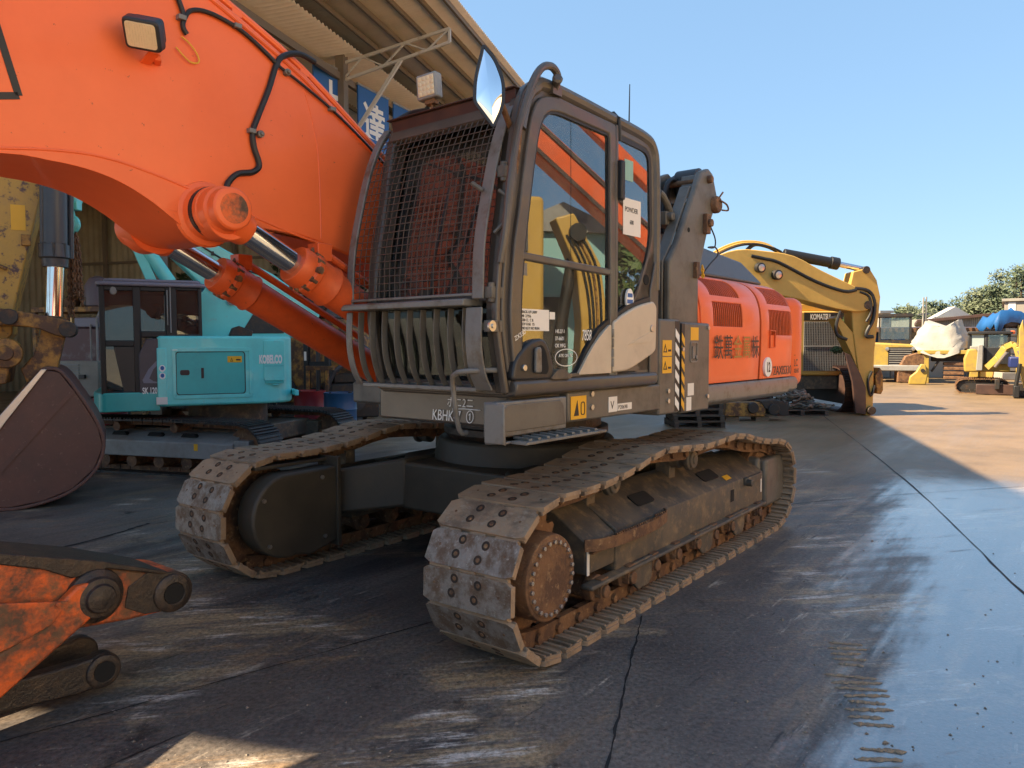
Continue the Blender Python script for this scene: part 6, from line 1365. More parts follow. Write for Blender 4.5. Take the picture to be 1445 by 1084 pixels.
# body rear with grille, tracks
GF = Frame(0, 19.6, 0)
x0 = GF.on(1128, 480, 1, 0).x; x1 = GF.on(1203, 480, 1, 0).x; zt = GF.on(1160, 440, 1, 0).z; zb = GF.on(1160, 531, 1, 0).z
m = MB(); m.box(x0-1.3, x1, 19.6, 21.9, zb, zt); m.box(x1-.05, x1+.32, 19.9, 21.7, zb-.1, zt-.1); by = m.build('body', YELLOW, Y2, .05, 3, M=Matrix.Translation((-8.0, -D0, 0)))
T2 = Matrix.Translation((-8.0, -D0, 0))
gx0, gx1 = GF.on(1134, 480, 1, 0).x, GF.on(1196, 480, 1, 0).x; gz0, gz1 = GF.on(1160, 524, 1, 0).z, GF.on(1160, 455, 1, 0).z
m = MB(); m.box(gx0, gx1, 19.58, 19.602, gz0, gz1); gr_ = m.build('grille_door', IRON, Y2, .01, M=T2)
m = MB(); k = 26
for i in range(k+1): x = gx0+(gx1-gx0)*i/k; m.box(x-.006, x+.006, 19.56, 19.58, gz0, gz1)
for i in range(30): z = gz0+(gz1-gz0)*i/29; m.box(gx0, gx1, 19.565, 19.575, z-.005, z+.005)
m.box(gx0, gx1, 19.55, 19.575, (gz0+gz1)/2-.02, (gz0+gz1)/2+.02); m.build('grille_mesh', GREYMETAL, gr_)
m = MB(); 
for z in (gz1-.08, (gz0+gz1)/2+.05, gz0+.06): m.box(gx1-.1, gx1+.06, 19.52, 19.57, z-.04, z+.04)
m.build('grille_hinge', STEEL, gr_)
m = MB(); m.box(gx0, gx1, 19.59, 19.601, gz1+.03, gz1+.24); m.build('name_band', IRON, Y2, M=T2)
text('maker_lettering', 'KOMATSU', .2, WHITEPAINT, Y2, T2 @ axes((gx1-.98, 19.585, gz1+.06), (1, 0, 0), (0, 0, 1)), sx=.55, bold=.006)
m = MB(); m.box(x0-1.2, x1+.1, 19.7, 21.8, .55, zb); m.build('deck', DARKFRAME, Y2, .02, M=T2)
m = MB(); m.box(x0-.2, x1-.2, 19.9, 21, zt, zt+.22); m.cyl((x1-.3, 20.3, zt), (x1-.3, 20.3, zt+.5), .07, n=12); m.build('engine_hood', YELLOW, Y2, .04, M=T2)
for x, y in ((8.05, 18.9),(5.6, 18.9)):
    pass
s_, f_ = MB(), MB()
xt = GF.on(1190, 540, 1, 0).x
def end_track(cx, w, y0, y1, h, name):
    mb = MB(); r = h/2; P = [(y0+r, 0), (y1-r, 0)]+[(y1-r+r*math.sin(a), r-r*math.cos(a)) for a in [R(30*i) for i in range(1, 6)]]+[(y1-r, h), (y0+r, h)]+[(y0+r-r*math.sin(a), r+r*math.cos(a)) for a in [R(30*i) for i in range(1, 6)]]
    n = int((2*(y1-y0-h)+math.pi*h)/.2); pts, pitch = resample(P, n)
    for i in range(n):
        a, b = pts[i], pts[(i+1) % n]; t = (b-a).normalized(); nn = Vector((t.y, -t.x)); mid = (a+b)/2
        Mx = Matrix(((0, 1, 0, cx), (t.x, 0, nn.x, mid.x), (t.y, 0, nn.y, mid.y), (0, 0, 0, 1)))
        mb.box(-pitch*.46, pitch*.46, -w/2, w/2, -.03, 0, Mx)
        for x in (-.06, .0, .06): mb.box(x-.01, x+.01, -w/2, w/2, 0, .03, Mx)
    mb.box(cx-.12, cx+.12, y0+.3, y1-.3, .2, h-.2)
    return mb.build(name, DARKBROWN, Y2, M=T2)
end_track(xt+.0, .62, 18.75, 22.8, 1.15, 'track'); end_track(xt-2.4, .62, 18.75, 22.8, 1.15, 'track')
m = MB(); leaf_cloud(m, Vector((0, 0, 0)), Vector((.07, .15, .45)), 260, .045, random.Random(3)); q = at(1194, 465, 18.9)
t = tag(m.build('climbing_plant', LEAF, None, M=Matrix.Translation((q.x, q.y, q.z)), ang=180), 'narrow bright green creeper hanging beside the yellow excavator grille', 'plant')
m = MB(); leaf_cloud(m, Vector((0, 0, 0)), Vector((.16, .15, .10)), 120, .05, random.Random(5)); q = at(1181, 495, 18.9)
tag(m.build('climbing_plant', LEAF, None, M=Matrix.Translation((q.x, q.y, q.z)), ang=180), 'small tuft of green leaves low beside the yellow excavator grille', 'plant')

# yellow roller arm piece, rope pile on a pallet, stack of pallets
q = at(1022, 586, 17.0); q1 = at(1113, 586, 17.0)
ra = empty('yellow_beam', 'yellow and black machine beam with two round rollers lying behind the orange counterweight', 'machine part', (q.x, 17.0, 0))
w_ = q1.x-q.x; m = MB(); m.prism([(0, .1), (w_*.63, .1), (w_*.66, .42), (.05, .42)], 0, .45); rao = m.build('beam', YELLOW_RUST, ra, .02)
m = MB(); m.prism([(w_*.55, .45), (w_*.62, .30), (w_*.9, .12), (w_, .14), (w_*.98, .40), (w_*.8, .48)], -.02, .4); m.cyl((w_*.76, -.06, .26), (w_*.76, .5, .26), .13, n=24); m.lathe((w_*.44, -.06, .30), (0, 1, 0), [(0, .08), (0, .12), (.05, .13), (.1, .13)], 22); m.build('roller', IRON, ra, .01)
m = MB(); m.box(.05, .35, .05, .4, 0, .1); m.box(w_*.5, w_*.5+.3, .05, .4, 0, .1); m.build('block', WOOD, ra)
def pallet(mb, x, y, z, w=1.1, d=1.1, h=.14):
    for i in range(3): mb.box(x+(w-.09)*i/2, x+(w-.09)*i/2+.09, y, y+d, z+.022, z+h-.022)
    for i in range(6): yy = y+(d-.1)*i/5; mb.box(x, x+w, yy, yy+.1, z+h-.022, z+h)
    for i in range(3): yy = y+(d-.1)*i/2; mb.box(x, x+w, yy, yy+.1, z, z+.022)
a = at(950, 600, 15.6); PG = 'dark wooden pallets stacked behind the side box'
DARKWOOD = M('dark_pallet_wood', (.10, .075, .055), .85, col2=(.05, .04, .032), amt=.5, scale=5, stretch=(1, 6, 6), bump=.2)
for i in range(4):
    m = MB(); pallet(m, 0, 0, 0, 1.05, 1.0, .13); o = m.build('pallet', DARKWOOD, None, M=Matrix.Translation((a.x+random.uniform(-.03, .03), 15.6+random.uniform(-.03, .03), .13*i)) @ Matrix.Rotation(R(random.uniform(-3, 3)), 4, 'Z'))
    tag(o, ['dark wooden pallet at the bottom of the stack behind the grey side box', 'second dark wooden pallet from the bottom behind the grey side box', 'third dark wooden pallet from the bottom behind the grey side box', 'dark wooden pallet on top of the stack behind the grey side box'][i], 'pallet', PG)
a = at(1095, 586, 18.25); m = MB(); pallet(m, 0, 0, 0, 1.25, 1.0, .14)
tag(m.build('pallet', DARKWOOD, None, M=Matrix.Translation((a.x, 18.2, 0))), 'dark pallet under the heap of grey rope and chain', 'pallet')
rp = MB(); rnd = random.Random(11)
for i in range(46):
    cx, cy = rnd.gauss(.65, .34), rnd.gauss(.5, .2); hz = max(.0, .42-abs(cx-.62)*.5)*rnd.random(); r = rnd.uniform(.10, .26); a0 = rnd.random()*6
    rp.tube([(cx+r*math.cos(a0+k*.6), cy+r*.8*math.sin(a0+k*.6), .17+hz+rnd.uniform(-.03, .04)) for k in range(8)], rnd.uniform(.018, .032), 6, smooth=2)
ropemat = M('grey_rope', (.27, .235, .19), .85, col2=(.12, .10, .08), amt=.5, scale=8, fine=.2)
a2 = at(1082, 586, 18.25)
tag(rp.build('rope_heap', ropemat, None, M=Matrix.Translation((a2.x+.2, 18.2, 0))), 'tangled heap of grey rope and chain on a dark pallet', 'rope heap')

# ---------------------------------------------------------------- far side of the yard
def farbox(px0, px1, py0, py1, D, depth, name, mat, parent=None, bevel=0, base=None):
    a, b = at(px0, py1, D), at(px1, py0, D); z0 = 0 if base is None else a.z
    m = MB(); m.box(a.x, b.x, D, D+depth, z0 if base is None else a.z, b.z); return m
hut = empty('yard_hut', 'long low white hut with a rusty brown eaves roof at the back of the yard', 'hut', (20, 39, 0))
HM = Matrix.Translation((-20, -39, 0))
hx0, hx1 = at(1232, 500, 39).x, at(1500, 500, 39).x+8; hz = at(1300, 469, 39).z
m = MB(); m.box(hx0-10, hx1, 39, 46, 0, hz); m.build('wall', M('hut_white_wall', (.36, .35, .33), .7, fine=.06, col2=(.26, .23, .19), amt=.35, scale=.8), hut, M=HM)
m = MB(); m.prism([(37.9, hz+.02), (37.9, hz+.14), (46.5, hz+.40), (46.5, hz+.28)], hx0-10, hx1, 'yz'); m.build('roof', DARKBROWN, hut, .02, M=HM)
m = MB(); n_ = 180; vs = []
for i in range(n_+1): x = hx0-10+(hx1-hx0+10)*i/n_; yy = 37.88-(.05 if i % 2 else 0); vs += [(x, yy, hz-.05), (x, yy, hz+.16)]
m.add(vs, [(2*i, 2*i+2, 2*i+3, 2*i+1) for i in range(n_)])
m.build('eaves', RUST, hut, M=HM)
wx0, wx1 = at(1275, 500, 39).x, at(1302, 500, 39).x; wz0, wz1 = at(1290, 504, 39).z, at(1290, 479, 39).z
m = MB(); q = [(wx0, wz0), (wx1, wz0), (wx1, wz1), (wx0, wz1)]; m.ring(q, offset(q, .12), 38.93, 38.995); wf_ = m.build('window', WHITESTEEL, hut, M=HM)
m = MB(); m.box(wx0+.12, wx1-.12, 38.95, 38.96, wz0+.12, wz1-.12); m.build('pane', M('dark_window', (.02, .022, .025), .1, fine=0), wf_)
m = MB(); 
for x in (1240, 1258, 1367): a = at(x, 500, 38.4); m.box(a.x-.06, a.x+.06, 38.3, 38.42, 0, hz)
m.build('eaves_post', GREYMETAL, hut, M=HM)
m = MB(); a, b = at(1236, 490, 38.9), at(1266, 472, 38.9); m.box(a.x, b.x, 38.92, 38.97, a.z, b.z); m.build('dark_opening', VOID, hut, M=HM)
q = at(1250, 480, 38.5); m = MB(); rnd = random.Random(2)
vs = [];
for i in range(7):
    for j in range(5): vs.append((q.x-1.0+i*.33, 38.5+rnd.uniform(-.15, .15), q.z-.7+j*.3))
m.add(vs, [(i*5+j, i*5+j+1, i*5+j+6, i*5+j+5) for i in range(6) for j in range(4)]); o = m.build('blue_sheet', BLUETARP, None); o.modifiers.new('t', 'SOLIDIFY').thickness = .03; tag(o, 'blue plastic sheet hanging under the hut eaves above the yellow loader', 'sheet')
# grey sheet-metal shed behind with white gable
g2 = empty('grey_shed', 'grey corrugated metal shed with a shallow roof rising behind the white hut', 'shed', (at(1318, 470, 55).x, 55, 0), R(-27))
a, b = at(1318, 470, 55), at(1470, 446, 55); m = MB(); n = 60
m.box(a.x, b.x, 55, 64, 0, b.z-.1); m.build('wall', M('grey_corrugated', (.17, .185, .20), .5, fine=.08, col2=(.12, .13, .14), amt=.4, scale=2, stretch=(3, 1, .1)), g2, M=Matrix.Translation((-g2.location.x, -55, 0)))
m = MB()
for i in range(n): x = a.x+(b.x-a.x)*i/n; m.box(x, x+.06, 54.96, 55, 0, b.z-.1)
m.build('wall_ribs', GREYMETAL, g2, M=Matrix.Translation((-g2.location.x, -55, 0)))
m = MB(); l = [(at(1302, 452, 54.5).x, at(1302, 452, 54.5).z), (at(1330, 450, 54.5).x, at(1330, 450, 54.5).z), (at(1417, 442, 54.5).x, at(1417, 442, 54.5).z), (at(1480, 436, 54.5).x, at(1480, 436, 54.5).z)]
m.prism(l+[(x, z-.22) for x, z in l[::-1]], 54.5, 66); m.build('roof', DARKBROWN, g2, .02, M=Matrix.Translation((-g2.location.x, -55, 0)))
gb = at(1348, 446, 62); m = MB(); m.prism([(gb.x-2.6, gb.z-1.2), (gb.x+1.8, gb.z-1.0), (gb.x+1.6, gb.z-.2), (gb.x, gb.z+.7), (gb.x-2.4, gb.z-.6)], 62, 63)
whb = empty('white_gable_house', 'small pale house with a white gable above the grey shed roof', 'house', (gb.x, 62, 0)); M62 = Matrix.Translation((-gb.x, -62, 0))
m.build('gable_roof', WHITESTEEL, whb, M=M62); m = MB(); m.box(gb.x-2.2, gb.x+1.5, 63, 68, 0, gb.z-.3); m.build('wall', CONCRETE, whb, M=M62)
cbx = empty('concrete_building', 'plain concrete building corner at the far right above the blue tarpaulin', 'building', (at(1417, 440, 50).x, 50, 0), R(-33))
a, b = at(1417, 448, 50), at(1500, 427, 50); MC = Matrix.Translation((-cbx.location.x, -50, 0)); m = MB(); m.box(a.x, b.x, 50, 60, 0, b.z); m.build('wall', M('pale_concrete_wall', (.30, .27, .23), .8, fine=.06), cbx, .03, M=MC)
m = MB(); m.box(a.x-.15, b.x, 49.85, 60, b.z, b.z+.18); m.build('parapet', CONCRETE, cbx, .02, M=MC); m = MB(); c0 = at(1422, 436, 50); m.box(c0.x, c0.x+.4, 49.97, 49.995, c0.z-.3, c0.z+.35); m.build('wall_notice', WHITE, cbx, M=MC)
sb2 = empty('small_block', 'small pale flat roofed block in the distance right of the yellow arm', 'building', (at(1250, 460, 75).x, 75, 0)); a, b = at(1243, 470, 75), at(1257, 443, 75); MS = Matrix.Translation((-sb2.location.x, -75, 0))
m = MB(); m.box(a.x, b.x, 75, 80, 0, b.z); m.build('wall', CONCRETE, sb2, M=MS); m = MB(); m.box(a.x-.2, b.x+.2, 74.8, 80, b.z, b.z+.25); m.build('roof', GREYMETAL, sb2, M=MS); m = MB(); c0 = at(1250, 452, 75); m.box(c0.x-.3, c0.x+.3, 74.97, 74.995, c0.z-.4, c0.z+.3); m.build('window', IRON, sb2, M=MS)
for px, top in ((1302, 421), (1306, 420)):
    a = at(px, 470, 52); z = at(px, top, 52).z; p_ = empty('utility_pole', 'left one of two thin grey poles rising above the hut roof' if px == 1302 else 'right one of two thin grey poles rising above the hut roof', 'pole', (a.x, 52, 0), 0, 'thin poles above the hut')
    m = MB(); m.cyl((0, 0, 0), (0, 0, z), .09, .05, n=10); m.build('pole_shaft', CONCRETE, p_); m = MB(); m.box(-.35, .35, -.03, .03, z-1.2, z-1.12); m.build('cross_arm', GREYMETAL, p_)
# yellow wheel loader far off
LD = 34.0; q = at(1262, 541, LD); L_ = empty('wheel_loader', 'bright yellow wheel loader with a black radiator grille parked before the white hut', 'wheel loader', (q.x, LD, 0), R(-26))
m = MB(); m.prism([(-.95, .62), (.75, .62), (.75, 1.62), (.55, 1.72), (-.9, 1.80), (-.95, 1.6)], 0, 2.4); lb_ = m.build('body', BRIGHTYELLOW, L_, .08, 3)
m = MB(); m.box(-.28, .68, -.03, .02, .72, 1.58); lg2 = m.build('radiator_grille', BLACK, lb_); m = MB()
for i in range(8): m.box(-.24, .64, -.05, -.028, .78+i*.1, .81+i*.1)
m.build('grille_slats', GREYMETAL, lg2)
for x in (-.32, .72): m = MB(); m.lathe((x, -.02, 1.5), (0, -1, 0), [(0, .09), (.06, .08), (.07, .01)], 14); m.build('headlight', STEEL, lb_)
m = MB(); m.box(-1.25, 1.2, -.35, .1, .52, .78); m.build('rear_bumper', GREYMETAL, L_, .04)
for x in (-1.0, 1.0):
    for y in (.9, 3.6): m = MB(); m.lathe((x-.2, y, .62), (1, 0, 0), [(0, .35), (.02, .58), (.1, .62), (.3, .62), (.38, .58), (.4, .35)], 26); w = m.build('wheel', BLACK, L_); m = MB(); m.cyl((x-.22, y, .62), (x+.22, y, .62), .28, n=18); m.build('rim', BRIGHTYELLOW, w)
m = MB(); m.box(-.7, .7, 2.0, 3.3, 1.7, 1.9); m.box(-.75, .75, 1.95, 3.35, 3.0, 3.15)
for x in (-.7, .62):
    for y in (2.0, 3.2): m.box(x, x+.08, y, y+.08, 1.9, 3.0)
cabl = m.build('cab', IRON, L_, .01); m = MB(); m.box(-.6, .6, 2.02, 2.03, 1.95, 2.95); m.build('cab_window', GLASS_CLEAR, cabl)
# rusty plates and yellow fork piece between
q = at(1284, 530, 33.5); m = MB(); m.prism([(-.5, 0), (.7, 0), (.75, 1.1), (.3, 1.35), (-.2, 1.2), (-.5, .6)], 0, .9); sc1 = empty('rusty_bucket', 'rusty red digger bucket between the yellow loader and the tarped machine', 'bucket', (q.x, 33.5, 0), R(-18)); m.build('bucket_shell', RUST, sc1, .05); m = MB()
for i in range(4): m.prism([(-.4+i*.3, 0), (-.3+i*.3, 0), (-.33+i*.3, -.05)], -.25, 0); 
m.build('bucket_teeth', IRON, sc1)
q = at(1297, 538, 32); m = MB(); m.prism([(-.4, 0), (.25, 0), (.32, .4), (.22, .85), (.05, .88), (-.12, .55), (-.36, .33)], 0, .35); yw = empty('yellow_fork_piece', 'pale yellow machine bracket on the ground left of the tarped machine', 'machine part', (q.x, 32, 0), R(-25)); m.build('bracket', BRIGHTYELLOW, yw, .04); m = MB(); m.cyl((.12, -.05, .6), (.12, .4, .6), .08, n=16); m.build('pin', IRON, yw)
# tarped yellow machine
TD = 33.0; q = at(1330, 541, TD); tm = empty('tarped_machine', 'yellow machine frame with its upper half wrapped in a white tarpaulin', 'machine', (q.x, TD, 0), R(-27))
s0 = TD/F_PX
m = MB()
for x0, x1 in ((-30, -17), (32, 43)): m.prism([(x0*s0-.03, 0), (x1*s0, 0), (x1*s0-.02, 1.3), (x0*s0+.12, 1.3)], 0, .8)
m.prism([(-32*s0, 1.28), (46*s0, 1.28), (46*s0, 1.45), (-32*s0, 1.45)], -.05, 1.9); tf = m.build('frame', BRIGHTYELLOW, tm, .02)
m = MB(); m.prism([(44*s0, 0), (60*s0, 0), (64*s0, .9), (62*s0, 1.9), (50*s0, 2.1), (46*s0, 1.4)], .2, 1.4); m.build('side_body', YELLOW, tm, .05)
m = MB()
for i in range(4): m.box(-2*s0+.1, 26*s0, .1, .9, .18+i*.2, .32+i*.2)
m.build('track_blocks', RUST, tm, .02); m = MB(); m.box(-14*s0, 28*s0, .4, 1.4, .95, 1.25); m.cyl((-14*s0, .2, .5), (-5*s0, .2, 1.0), .05); m.build('lower_machinery', IRON, tm, .02)
m = MB(); rnd = random.Random(4); n1, n2 = 30, 12; vs = []
for j in range(n2+1):
    t = j/n2; z = 1.32+t*1.32
    for i in range(n1):
        a = i/n1*2*math.pi; rx = (1.32-.55*t**1.6)*(1 if math.cos(a) < 0 else .9-.1*t); ry = 1.05-.35*t
        f = 1+.10*math.sin(a*5+t*2)*(1-t*.3)+.06*math.sin(a*11+j*.7)+rnd.uniform(-.03, .03)
        x = rx*math.cos(a)*f-.10+.25*t*(1 if math.sin(a) > 0 else .6); 
        vs.append((x, .9+ry*math.sin(a)*f, z-(.22*math.sin(a*3)*(1-t))+(.16*math.cos(a*2+.5) if j == n2 else 0)))
vs.append((.12, .9, 2.52)); m.add(vs, [(j*n1+i, j*n1+(i+1) % n1, (j+1)*n1+(i+1) % n1, (j+1)*n1+i) for j in range(n2) for i in range(n1)]+[(n2*n1+i, n2*n1+(i+1) % n1, len(vs)-1) for i in range(n1)])
o = m.build('tarpaulin', TARP, None, ang=50, M=Matrix.Translation((q.x, TD, 0)) @ Matrix.Rotation(R(-27), 4, 'Z')); tag(o, 'crumpled white tarpaulin wrapped over the yellow machine frame', 'tarpaulin')
# mini excavator
MD = 26.0; s1 = MD/F_PX; q = at(1390, 556, MD); me_ = empty('mini_excavator', 'small yellow and grey mini excavator with a glazed cab and a brown dozer blade', 'mini excavator', (q.x, MD, 0), R(-30))
X = lambda px: (px-1390)*s1
m = MB(); m.box(X(1372), X(1420), .4, 2.0, .75, 1.05); m.prism([(X(1364), .75), (X(1382), .75), (X(1384), 1.25), (X(1378), 1.55), (X(1368), 1.55), (X(1363), 1.2)], .05, 1.2); mbd = m.build('body', BRIGHTYELLOW, me_, .05, 3)
m = MB(); m.prism(rounded([(X(1378), .80), (X(1386), .80), (X(1386), 1.7), (X(1380), 1.7)], .05), .02, .3); m.build('side_trim', GREYMETAL, me_, .02)
m = MB(); zc0, zc1 = 1.05, at(1400, 473, MD).z
for x in (X(1368)+.0, X(1388), X(1419)-.1):
    for y in (.25, 1.5): m.box(x, x+.10, y, y+.10, zc0, zc1)
m.box(X(1367), X(1421), .18, 1.68, zc1, zc1+.10); m.box(X(1388), X(1419), .25, .33, zc0, zc0+.55); mc_ = m.build('cab', PLASTIC, me_, .02)
m = MB(); m.box(X(1370), X(1387), .27, .29, zc0+.6, zc1-.02); m.build('cab_window', M('bright_cab_glass', (.35, .42, .42), .15, fine=0), mc_); m = MB(); m.box(X(1391), X(1417), .28, .29, zc0+.55, zc1-.04); m.build('cab_window', GLASS_CLEAR, mc_); m = MB(); m.box(X(1389), X(1417), 1.5, 1.51, zc0, zc1); m.build('cab_window', GLASS_CLEAR, mc_)
m = MB(); m.box(X(1370), X(1387), .24, .3, zc0, zc0+.6); m.build('cab_panel', GREYMETAL, mc_, .02); m = MB(); m.box(X(1395), X(1408), .8, 1.2, 1.1, 1.5); m.box(X(1395), X(1408), 1.15, 1.28, 1.5, 2.0); m.build('seat', BLACK, mc_, .03)
for y in (.1, 1.4):
    a_, b_ = MB(), MB(); small_track(a_, b_, X(1353), X(1420), y+.15, .35, .5); t_ = a_.build('track', RUST, me_); b_.box(X(1358), X(1412), y+.05, y+.25, .15, .38); b_.build('track_frame', IRON, t_)
m = MB(); m.box(X(1378), X(1425), -.62, -.52, .02, .36); m.bar((X(1385), -.5, .2), (X(1385), .3, .25), .1, .1); m.bar((X(1418), -.5, .2), (X(1418), .3, .25), .1, .1); m.build('dozer_blade', DARKBROWN, me_, .02)
m = MB(); pts = [(X(1392), -.1, .9), (X(1404), -.3, 1.25), (X(1412), -.5, 1.6), (X(1420), -.7, 1.72), (X(1424), -.75, 1.6)]
for p0, p1, w in ((pts[0], pts[1], .22), (pts[1], pts[2], .24), (pts[2], pts[3], .2), (pts[3], pts[4], .16)): m.bar(p0, p1, .16, w)
m.bar((X(1424), -.75, 1.62), (X(1435), -.85, .55), .15, .2); mbo = m.build('boom', BRIGHTYELLOW, me_, .02)
m = MB(); m.cyl((X(1400), -.42, .95), (X(1413), -.6, 1.45), .05); m.cyl((X(1425), -.9, 1.5), (X(1437), -1.0, .75), .045); m.build('boom_cylinder', STEEL, me_); m = MB(); m.box(X(1400), X(1406), -.7, -.4, .2, .55); m.prism([(X(1427), .12), (X(1436), .12), (X(1440), .5), (X(1432), .6), (X(1428), .45)], -1.1, -.6); m.build('bucket', IRON, me_, .02)
m = MB(); m.lathe((X(1421), .3, zc1), (0, 0, 1), [(0, .07), (.08, .08), (.12, .05)], 14); m.build('beacon', ORANGE, me_)
# second machine cut by the right edge
q = at(1440, 560, 24); m2 = empty('yellow_machine', 'yellow and blue machine cut off by the right edge of the view', 'machine', (q.x, 24, 0), R(-31)); s2 = 24/F_PX
m = MB(); m.prism([(-3*s2, 1.0), (4*s2, .3), (9*s2, .3), (6*s2, 1.3), (0, 2.5), (-4*s2, 2.2)], 0, .25); m.build('boom', BRIGHTYELLOW, m2, .02)
m = MB(); m.box(-14*s2, 30*s2, .4, 1.4, .95, 1.3); m.build('body', M('deep_blue_paint', (.015, .03, .14), .4, fine=.1), m2, .04); m = MB(); m.box(-5*s2, 30*s2, .3, 1.5, 0, .5); m.build('track', IRON, m2, .05); m = MB(); m.cyl((-7*s2, -.1, .25), (-2*s2, -.1, 1.1), .06); m.box(-9*s2, -2*s2, -.3, .2, .02, .4); m.build('hanging_bucket', BLACK, m2, .02)
m = MB(); m.prism([(4*s2, 1.6), (12*s2, 1.6), (14*s2, 2.1), (5*s2, 2.2)], .3, 1.0); m.build('hood', BRIGHTYELLOW, m2, .06, 3)
# stack with blue tarpaulin and pale boxes behind
q = at(1428, 470, 36); bt_ = empty('tarped_stack', 'high stack of goods under a torn blue tarpaulin at the right end of the hut', 'stack', (q.x, 36, 0)); s3 = 36/F_PX
m = MB()
for i in range(6): m.box(-12*s3+i*.02, 1.8, 0, 1.6, i*.42, i*.42+.36)
m.build('crates', CONCRETE, bt_, .03); rnd = random.Random(8); m = MB(); vs = []
for i in range(9):
    for j in range(7): vs.append((-.75+i*.32, -.1+.28*j, 2.75+.75*math.sin(i*.5+.4)*(1-.1*j)+rnd.uniform(-.16, .16)-(.6 if j == 0 else 0)-(.45 if i == 0 else 0)))
m.add(vs, [(i*7+j, i*7+j+1, i*7+j+8, i*7+j+7) for i in range(8) for j in range(6)]); o = m.build('torn_tarpaulin', BLUETARP, bt_, ang=60); o.modifiers.new('t', 'SOLIDIFY').thickness = .04
m = MB(); m.box(-.3, 1.8, .05, 1.5, 2.5, 3.0); m.build('bales', DARKBROWN, bt_, .1); m = MB()
for i in range(6): m.box(.25+i*.16, .31+i*.16, -.05, -.0, .3, 2.6)
m.build('yellow_bars', BRIGHTYELLOW, bt_)

# wooded rise and trees behind the yard
hill = MB(); n = 40; vs = []
for i in range(n+1):
    x = -80+i*8; zz = 2.2+max(0, (x-35))*.075+math.sin(i*1.3)*.5
    vs += [(x, 92, -.5), (x, 112, zz), (x, 160, zz+1.5), (x, 220, -.5)]
hill.add(vs, [(i*4+j, i*4+j+1, i*4+j+5, i*4+j+4) for i in range(n) for j in range(3)])
structure(hill.build('hill', M('hill_earth', (.06, .075, .035), .9, fine=.3), None, ang=180))
rnd = random.Random(21)
spots = [(1262, 84, 4.2, 5, 1), (1280, 90, 5.4, 6.5, 0), (1293, 84, 5.2, 5.5, 1), (1315, 96, 5.4, 5.5, 1), (1330, 98, 6.6, 6.5, 0), (1352, 94, 5.6, 6, 1), (1372, 96, 7.0, 7.5, 0), (1390, 90, 7.4, 7.5, 1), (1408, 88, 8.0, 7.5, 0), (1420, 94, 9.6, 7, 1), (1436, 90, 9.6, 8, 0), (1452, 94, 10, 8, 1), (1470, 90, 9.5, 8, 0)]
for i, (px, D, h, w, k) in enumerate(spots):
    p = at(px, 480, D); h *= 1.22
    h *= .92
    tree(p.x, p.y, h, w, ['bushy dark green tree on the rise behind the far sheds', 'loose pale green tree on the rise behind the far sheds'][k], 60+i, LEAF_FAR2 if k else LEAF_FAR, 20, 130, .21, ['dark trees on the far rise', 'pale trees on the far rise'][k])

# ---------------------------------------------------------------- things outside the frame the cab windows reflect, plus one bounce building
RX = Frame(16, 7.5, R(160))
rc = empty('crane_truck', 'orange telescopic crane and its long boom to the right of the yard', 'crane', RX.o, 0)
m = MB(); m.bar((0, 7.2, 1.4), (0, -4.5, 11.2), .7, .72); m.bar((.8, 4.0, 6.2), (.8, -2.2, 11.6), .4, .34); m.build('boom', ORANGE_DULL, rc, .04); m = MB(); m.box(-1, 1.6, 6.2, 10.5, .6, 2.4); m.build('body', ORANGE, rc, .1)
m = MB(); m.bar((-.38, 7.2, 1.75), (-.38, -4.5, 11.55), .03, .10); m.bar((-.38, 7.2, 1.05), (-.38, -4.5, 10.85), .03, .10); m.build('boom_rib', DARKBROWN, rc)
text('lettering', 'ハロー', .62, WHITEPAINT, rc, axes((-.365, 5.4, 3.25), (0, -.767, .642), (0, .642, .767)) @ Matrix.Rotation(0, 4, 'Z'), sx=.9, bold=.01); m = MB()
for y in (7, 9.5): m.cyl((-1.1, y, .6), (1.7, y, .6), .6, n=24)
m.build('wheels', BLACK, rc)
yl = empty('yellow_loader', 'tall yellow machine body and boom standing in the sun to the right of the yard', 'excavator', (9.2, 6.3, 0), 0)
m = MB(); m.box(-.2, 2.2, -2.9, .05, .9, 4.3); m.build('body', YELLOW, yl, .08); m = MB(); m.prism([(.75, .4), (1.25, .4), (1.35, 2.2), (1.2, 3.2), (.7, 4.1), (.35, 4.0), (.75, 3.1), (.85, 2.1)], .2, .7, 'yz'); m.build('boom', YELLOW, yl, .03); m = MB(); m.box(0, 2, -3, 1.2, 0, .9); m.build('track', IRON, yl, .1)
m = MB(); m.box(-.23, -.19, -2.6, -.25, 3.35, 4.05); m.build('cab_window', HOODGREY, yl); m = MB(); m.box(-.22, -.19, -.62, -.59, .9, 3.3); m.box(-.22, -.19, -2.8, .0, 2.3, 2.33); m.build('panel_gap', INK, yl)
for k in range(4): m = MB(); m.tube([(.16, .95+.07*k, .6), (.16, 1.0+.07*k, 2.1), (.17, .85+.09*k, 3.1), (.18, .55+.09*k, 3.7)], .022, 6, smooth=5); m.build('hydraulic_hose', BLACK if k != 2 else YELLOW_RUST, yl)
m = MB(); m.cyl((.1, .75, 3.75), (.2, .75, 3.75), .16, n=20); m.cyl((.1, 1.0, 1.9), (.2, 1.0, 1.9), .12, n=18); m.build('boom_pin', IRON, yl)
m = MB(); m.cyl((.5, .35, 1.0), (.5, .75, 3.3), .11, n=18); m.build('boom_cylinder', IRON, yl)
lh = empty('red_machine', 'old brown red machine body standing left of the camera', 'machine', (-9.5, .2, 0), R(8))
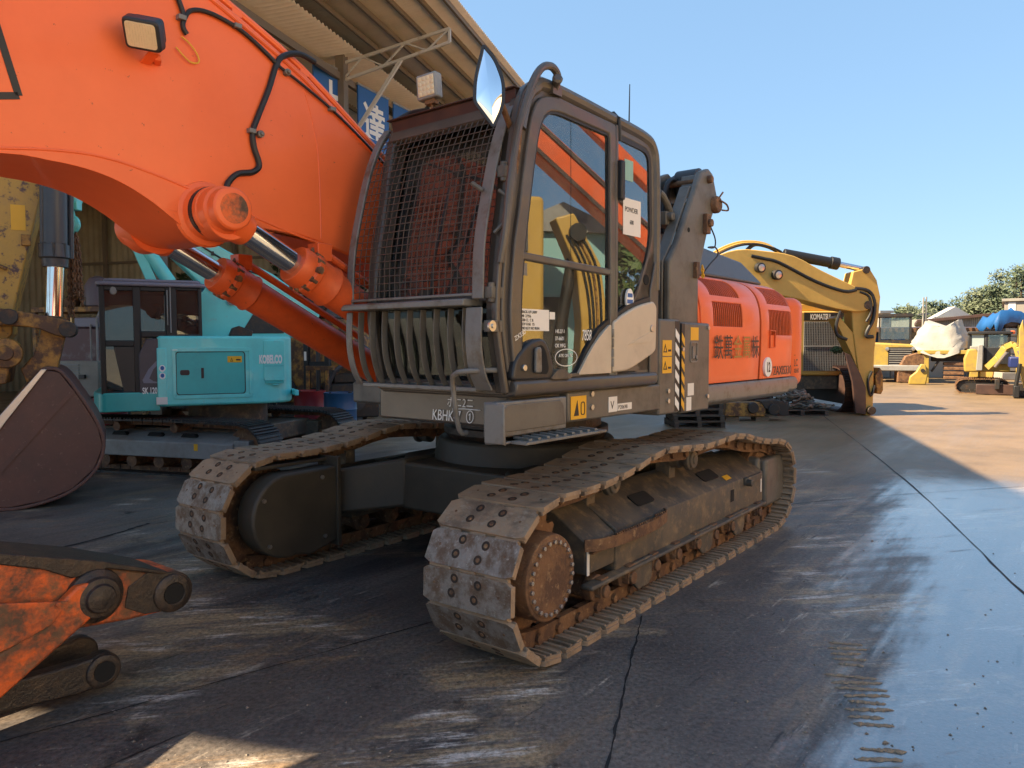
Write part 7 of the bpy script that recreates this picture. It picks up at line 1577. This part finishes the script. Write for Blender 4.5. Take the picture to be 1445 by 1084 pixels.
m = MB(); m.box(-1.5, 0, -2.2, 1.6, .8, 2.7); m.box(-1.3, -.1, 1.7, 2.7, .8, 2.2); lho = m.build('body', BUCKET, lh, .08); m = MB(); m.bar((-.6, -2.5, 3.0), (-.6, 2.5, 4.3), .5, .6); m.build('boom', YELLOW_RUST, lh, .03); m = MB(); m.box(-1.6, 0, -2.5, 2, 0, .8); m.build('track', IRON, lh, .1)
m = MB(); m.prism([(-.2, 1.6), (.6, 1.9), (.4, 1.2)], .0, .02, 'yz'); m.build('yellow_arrow', YELLOWSTICK, lho)
wh = empty('added_bounce_building', 'unseen long cream building added right of the camera to bounce sunlight', 'bounce building', (13.5, -12, 0))  # added out of view: its sunlit wall throws warm fill on the excavator
m = MB(); m.box(0, 10, -16, 13, 0, 8.5); m.build('wall', M('bounce_wall_cream', (.80, .67, .48), .8, fine=.05, col2=(.62, .52, .38), amt=.35, scale=.6), wh)
m = MB(); m.prism([(-.4, 8.5), (10.4, 8.5), (10.4, 8.7), (5, 9.8), (-.4, 8.7)], -16.3, 13.3); m.build('roof', GREYMETAL, wh)
m = MB()
for y in (-12, -5, 2, 9): m.box(-.04, .02, y, y+3.4, 0, 4.2)
m.build('roller_doors', GREYMETAL, wh)
rs = empty('pale_shed', 'pale turquoise metal shed standing in the sun to the right of the yard', 'shed', (19, 7, 0))
m = MB(); m.box(0, 4, .6, 4.2, 0, 5.2); m.build('wall', M('pale_turquoise_sheet', (.25, .46, .46), .6, fine=.1), rs, .05); m = MB(); m.prism([(.3, 5.2), (4.5, 5.2), (2.4, 6.1)], -.2, 4.2, 'yz'); m.build('roof', GREYMETAL, rs); m = MB(); m.box(-.03, .0, 1.2, 2.6, 0, 3.2); m.build('door', IRON, rs)
for i, (x, y, h) in enumerate(((23, 12, 5.5), (24, 14.5, 6), (25, 17, 6.5), (26, 19.5, 6.5), (25, 22, 7))): tree(x, y, h, 5.2, 'leafy tree standing right of the yard', 90+i, LEAF, 24, 130, .2, 'trees right of the yard')

# ---------------------------------------------------------------- keep the tree at thing > part > sub-part
def level(o):
    n = 1
    while o.parent: o = o.parent; n += 1
    return n
for o in sorted((o for o in S.objects if o.type == 'MESH'), key=level):
    while level(o) > 3:
        p = o.parent; Mx = p.matrix_basis @ o.matrix_basis; o.parent = p.parent; o.matrix_basis = Mx
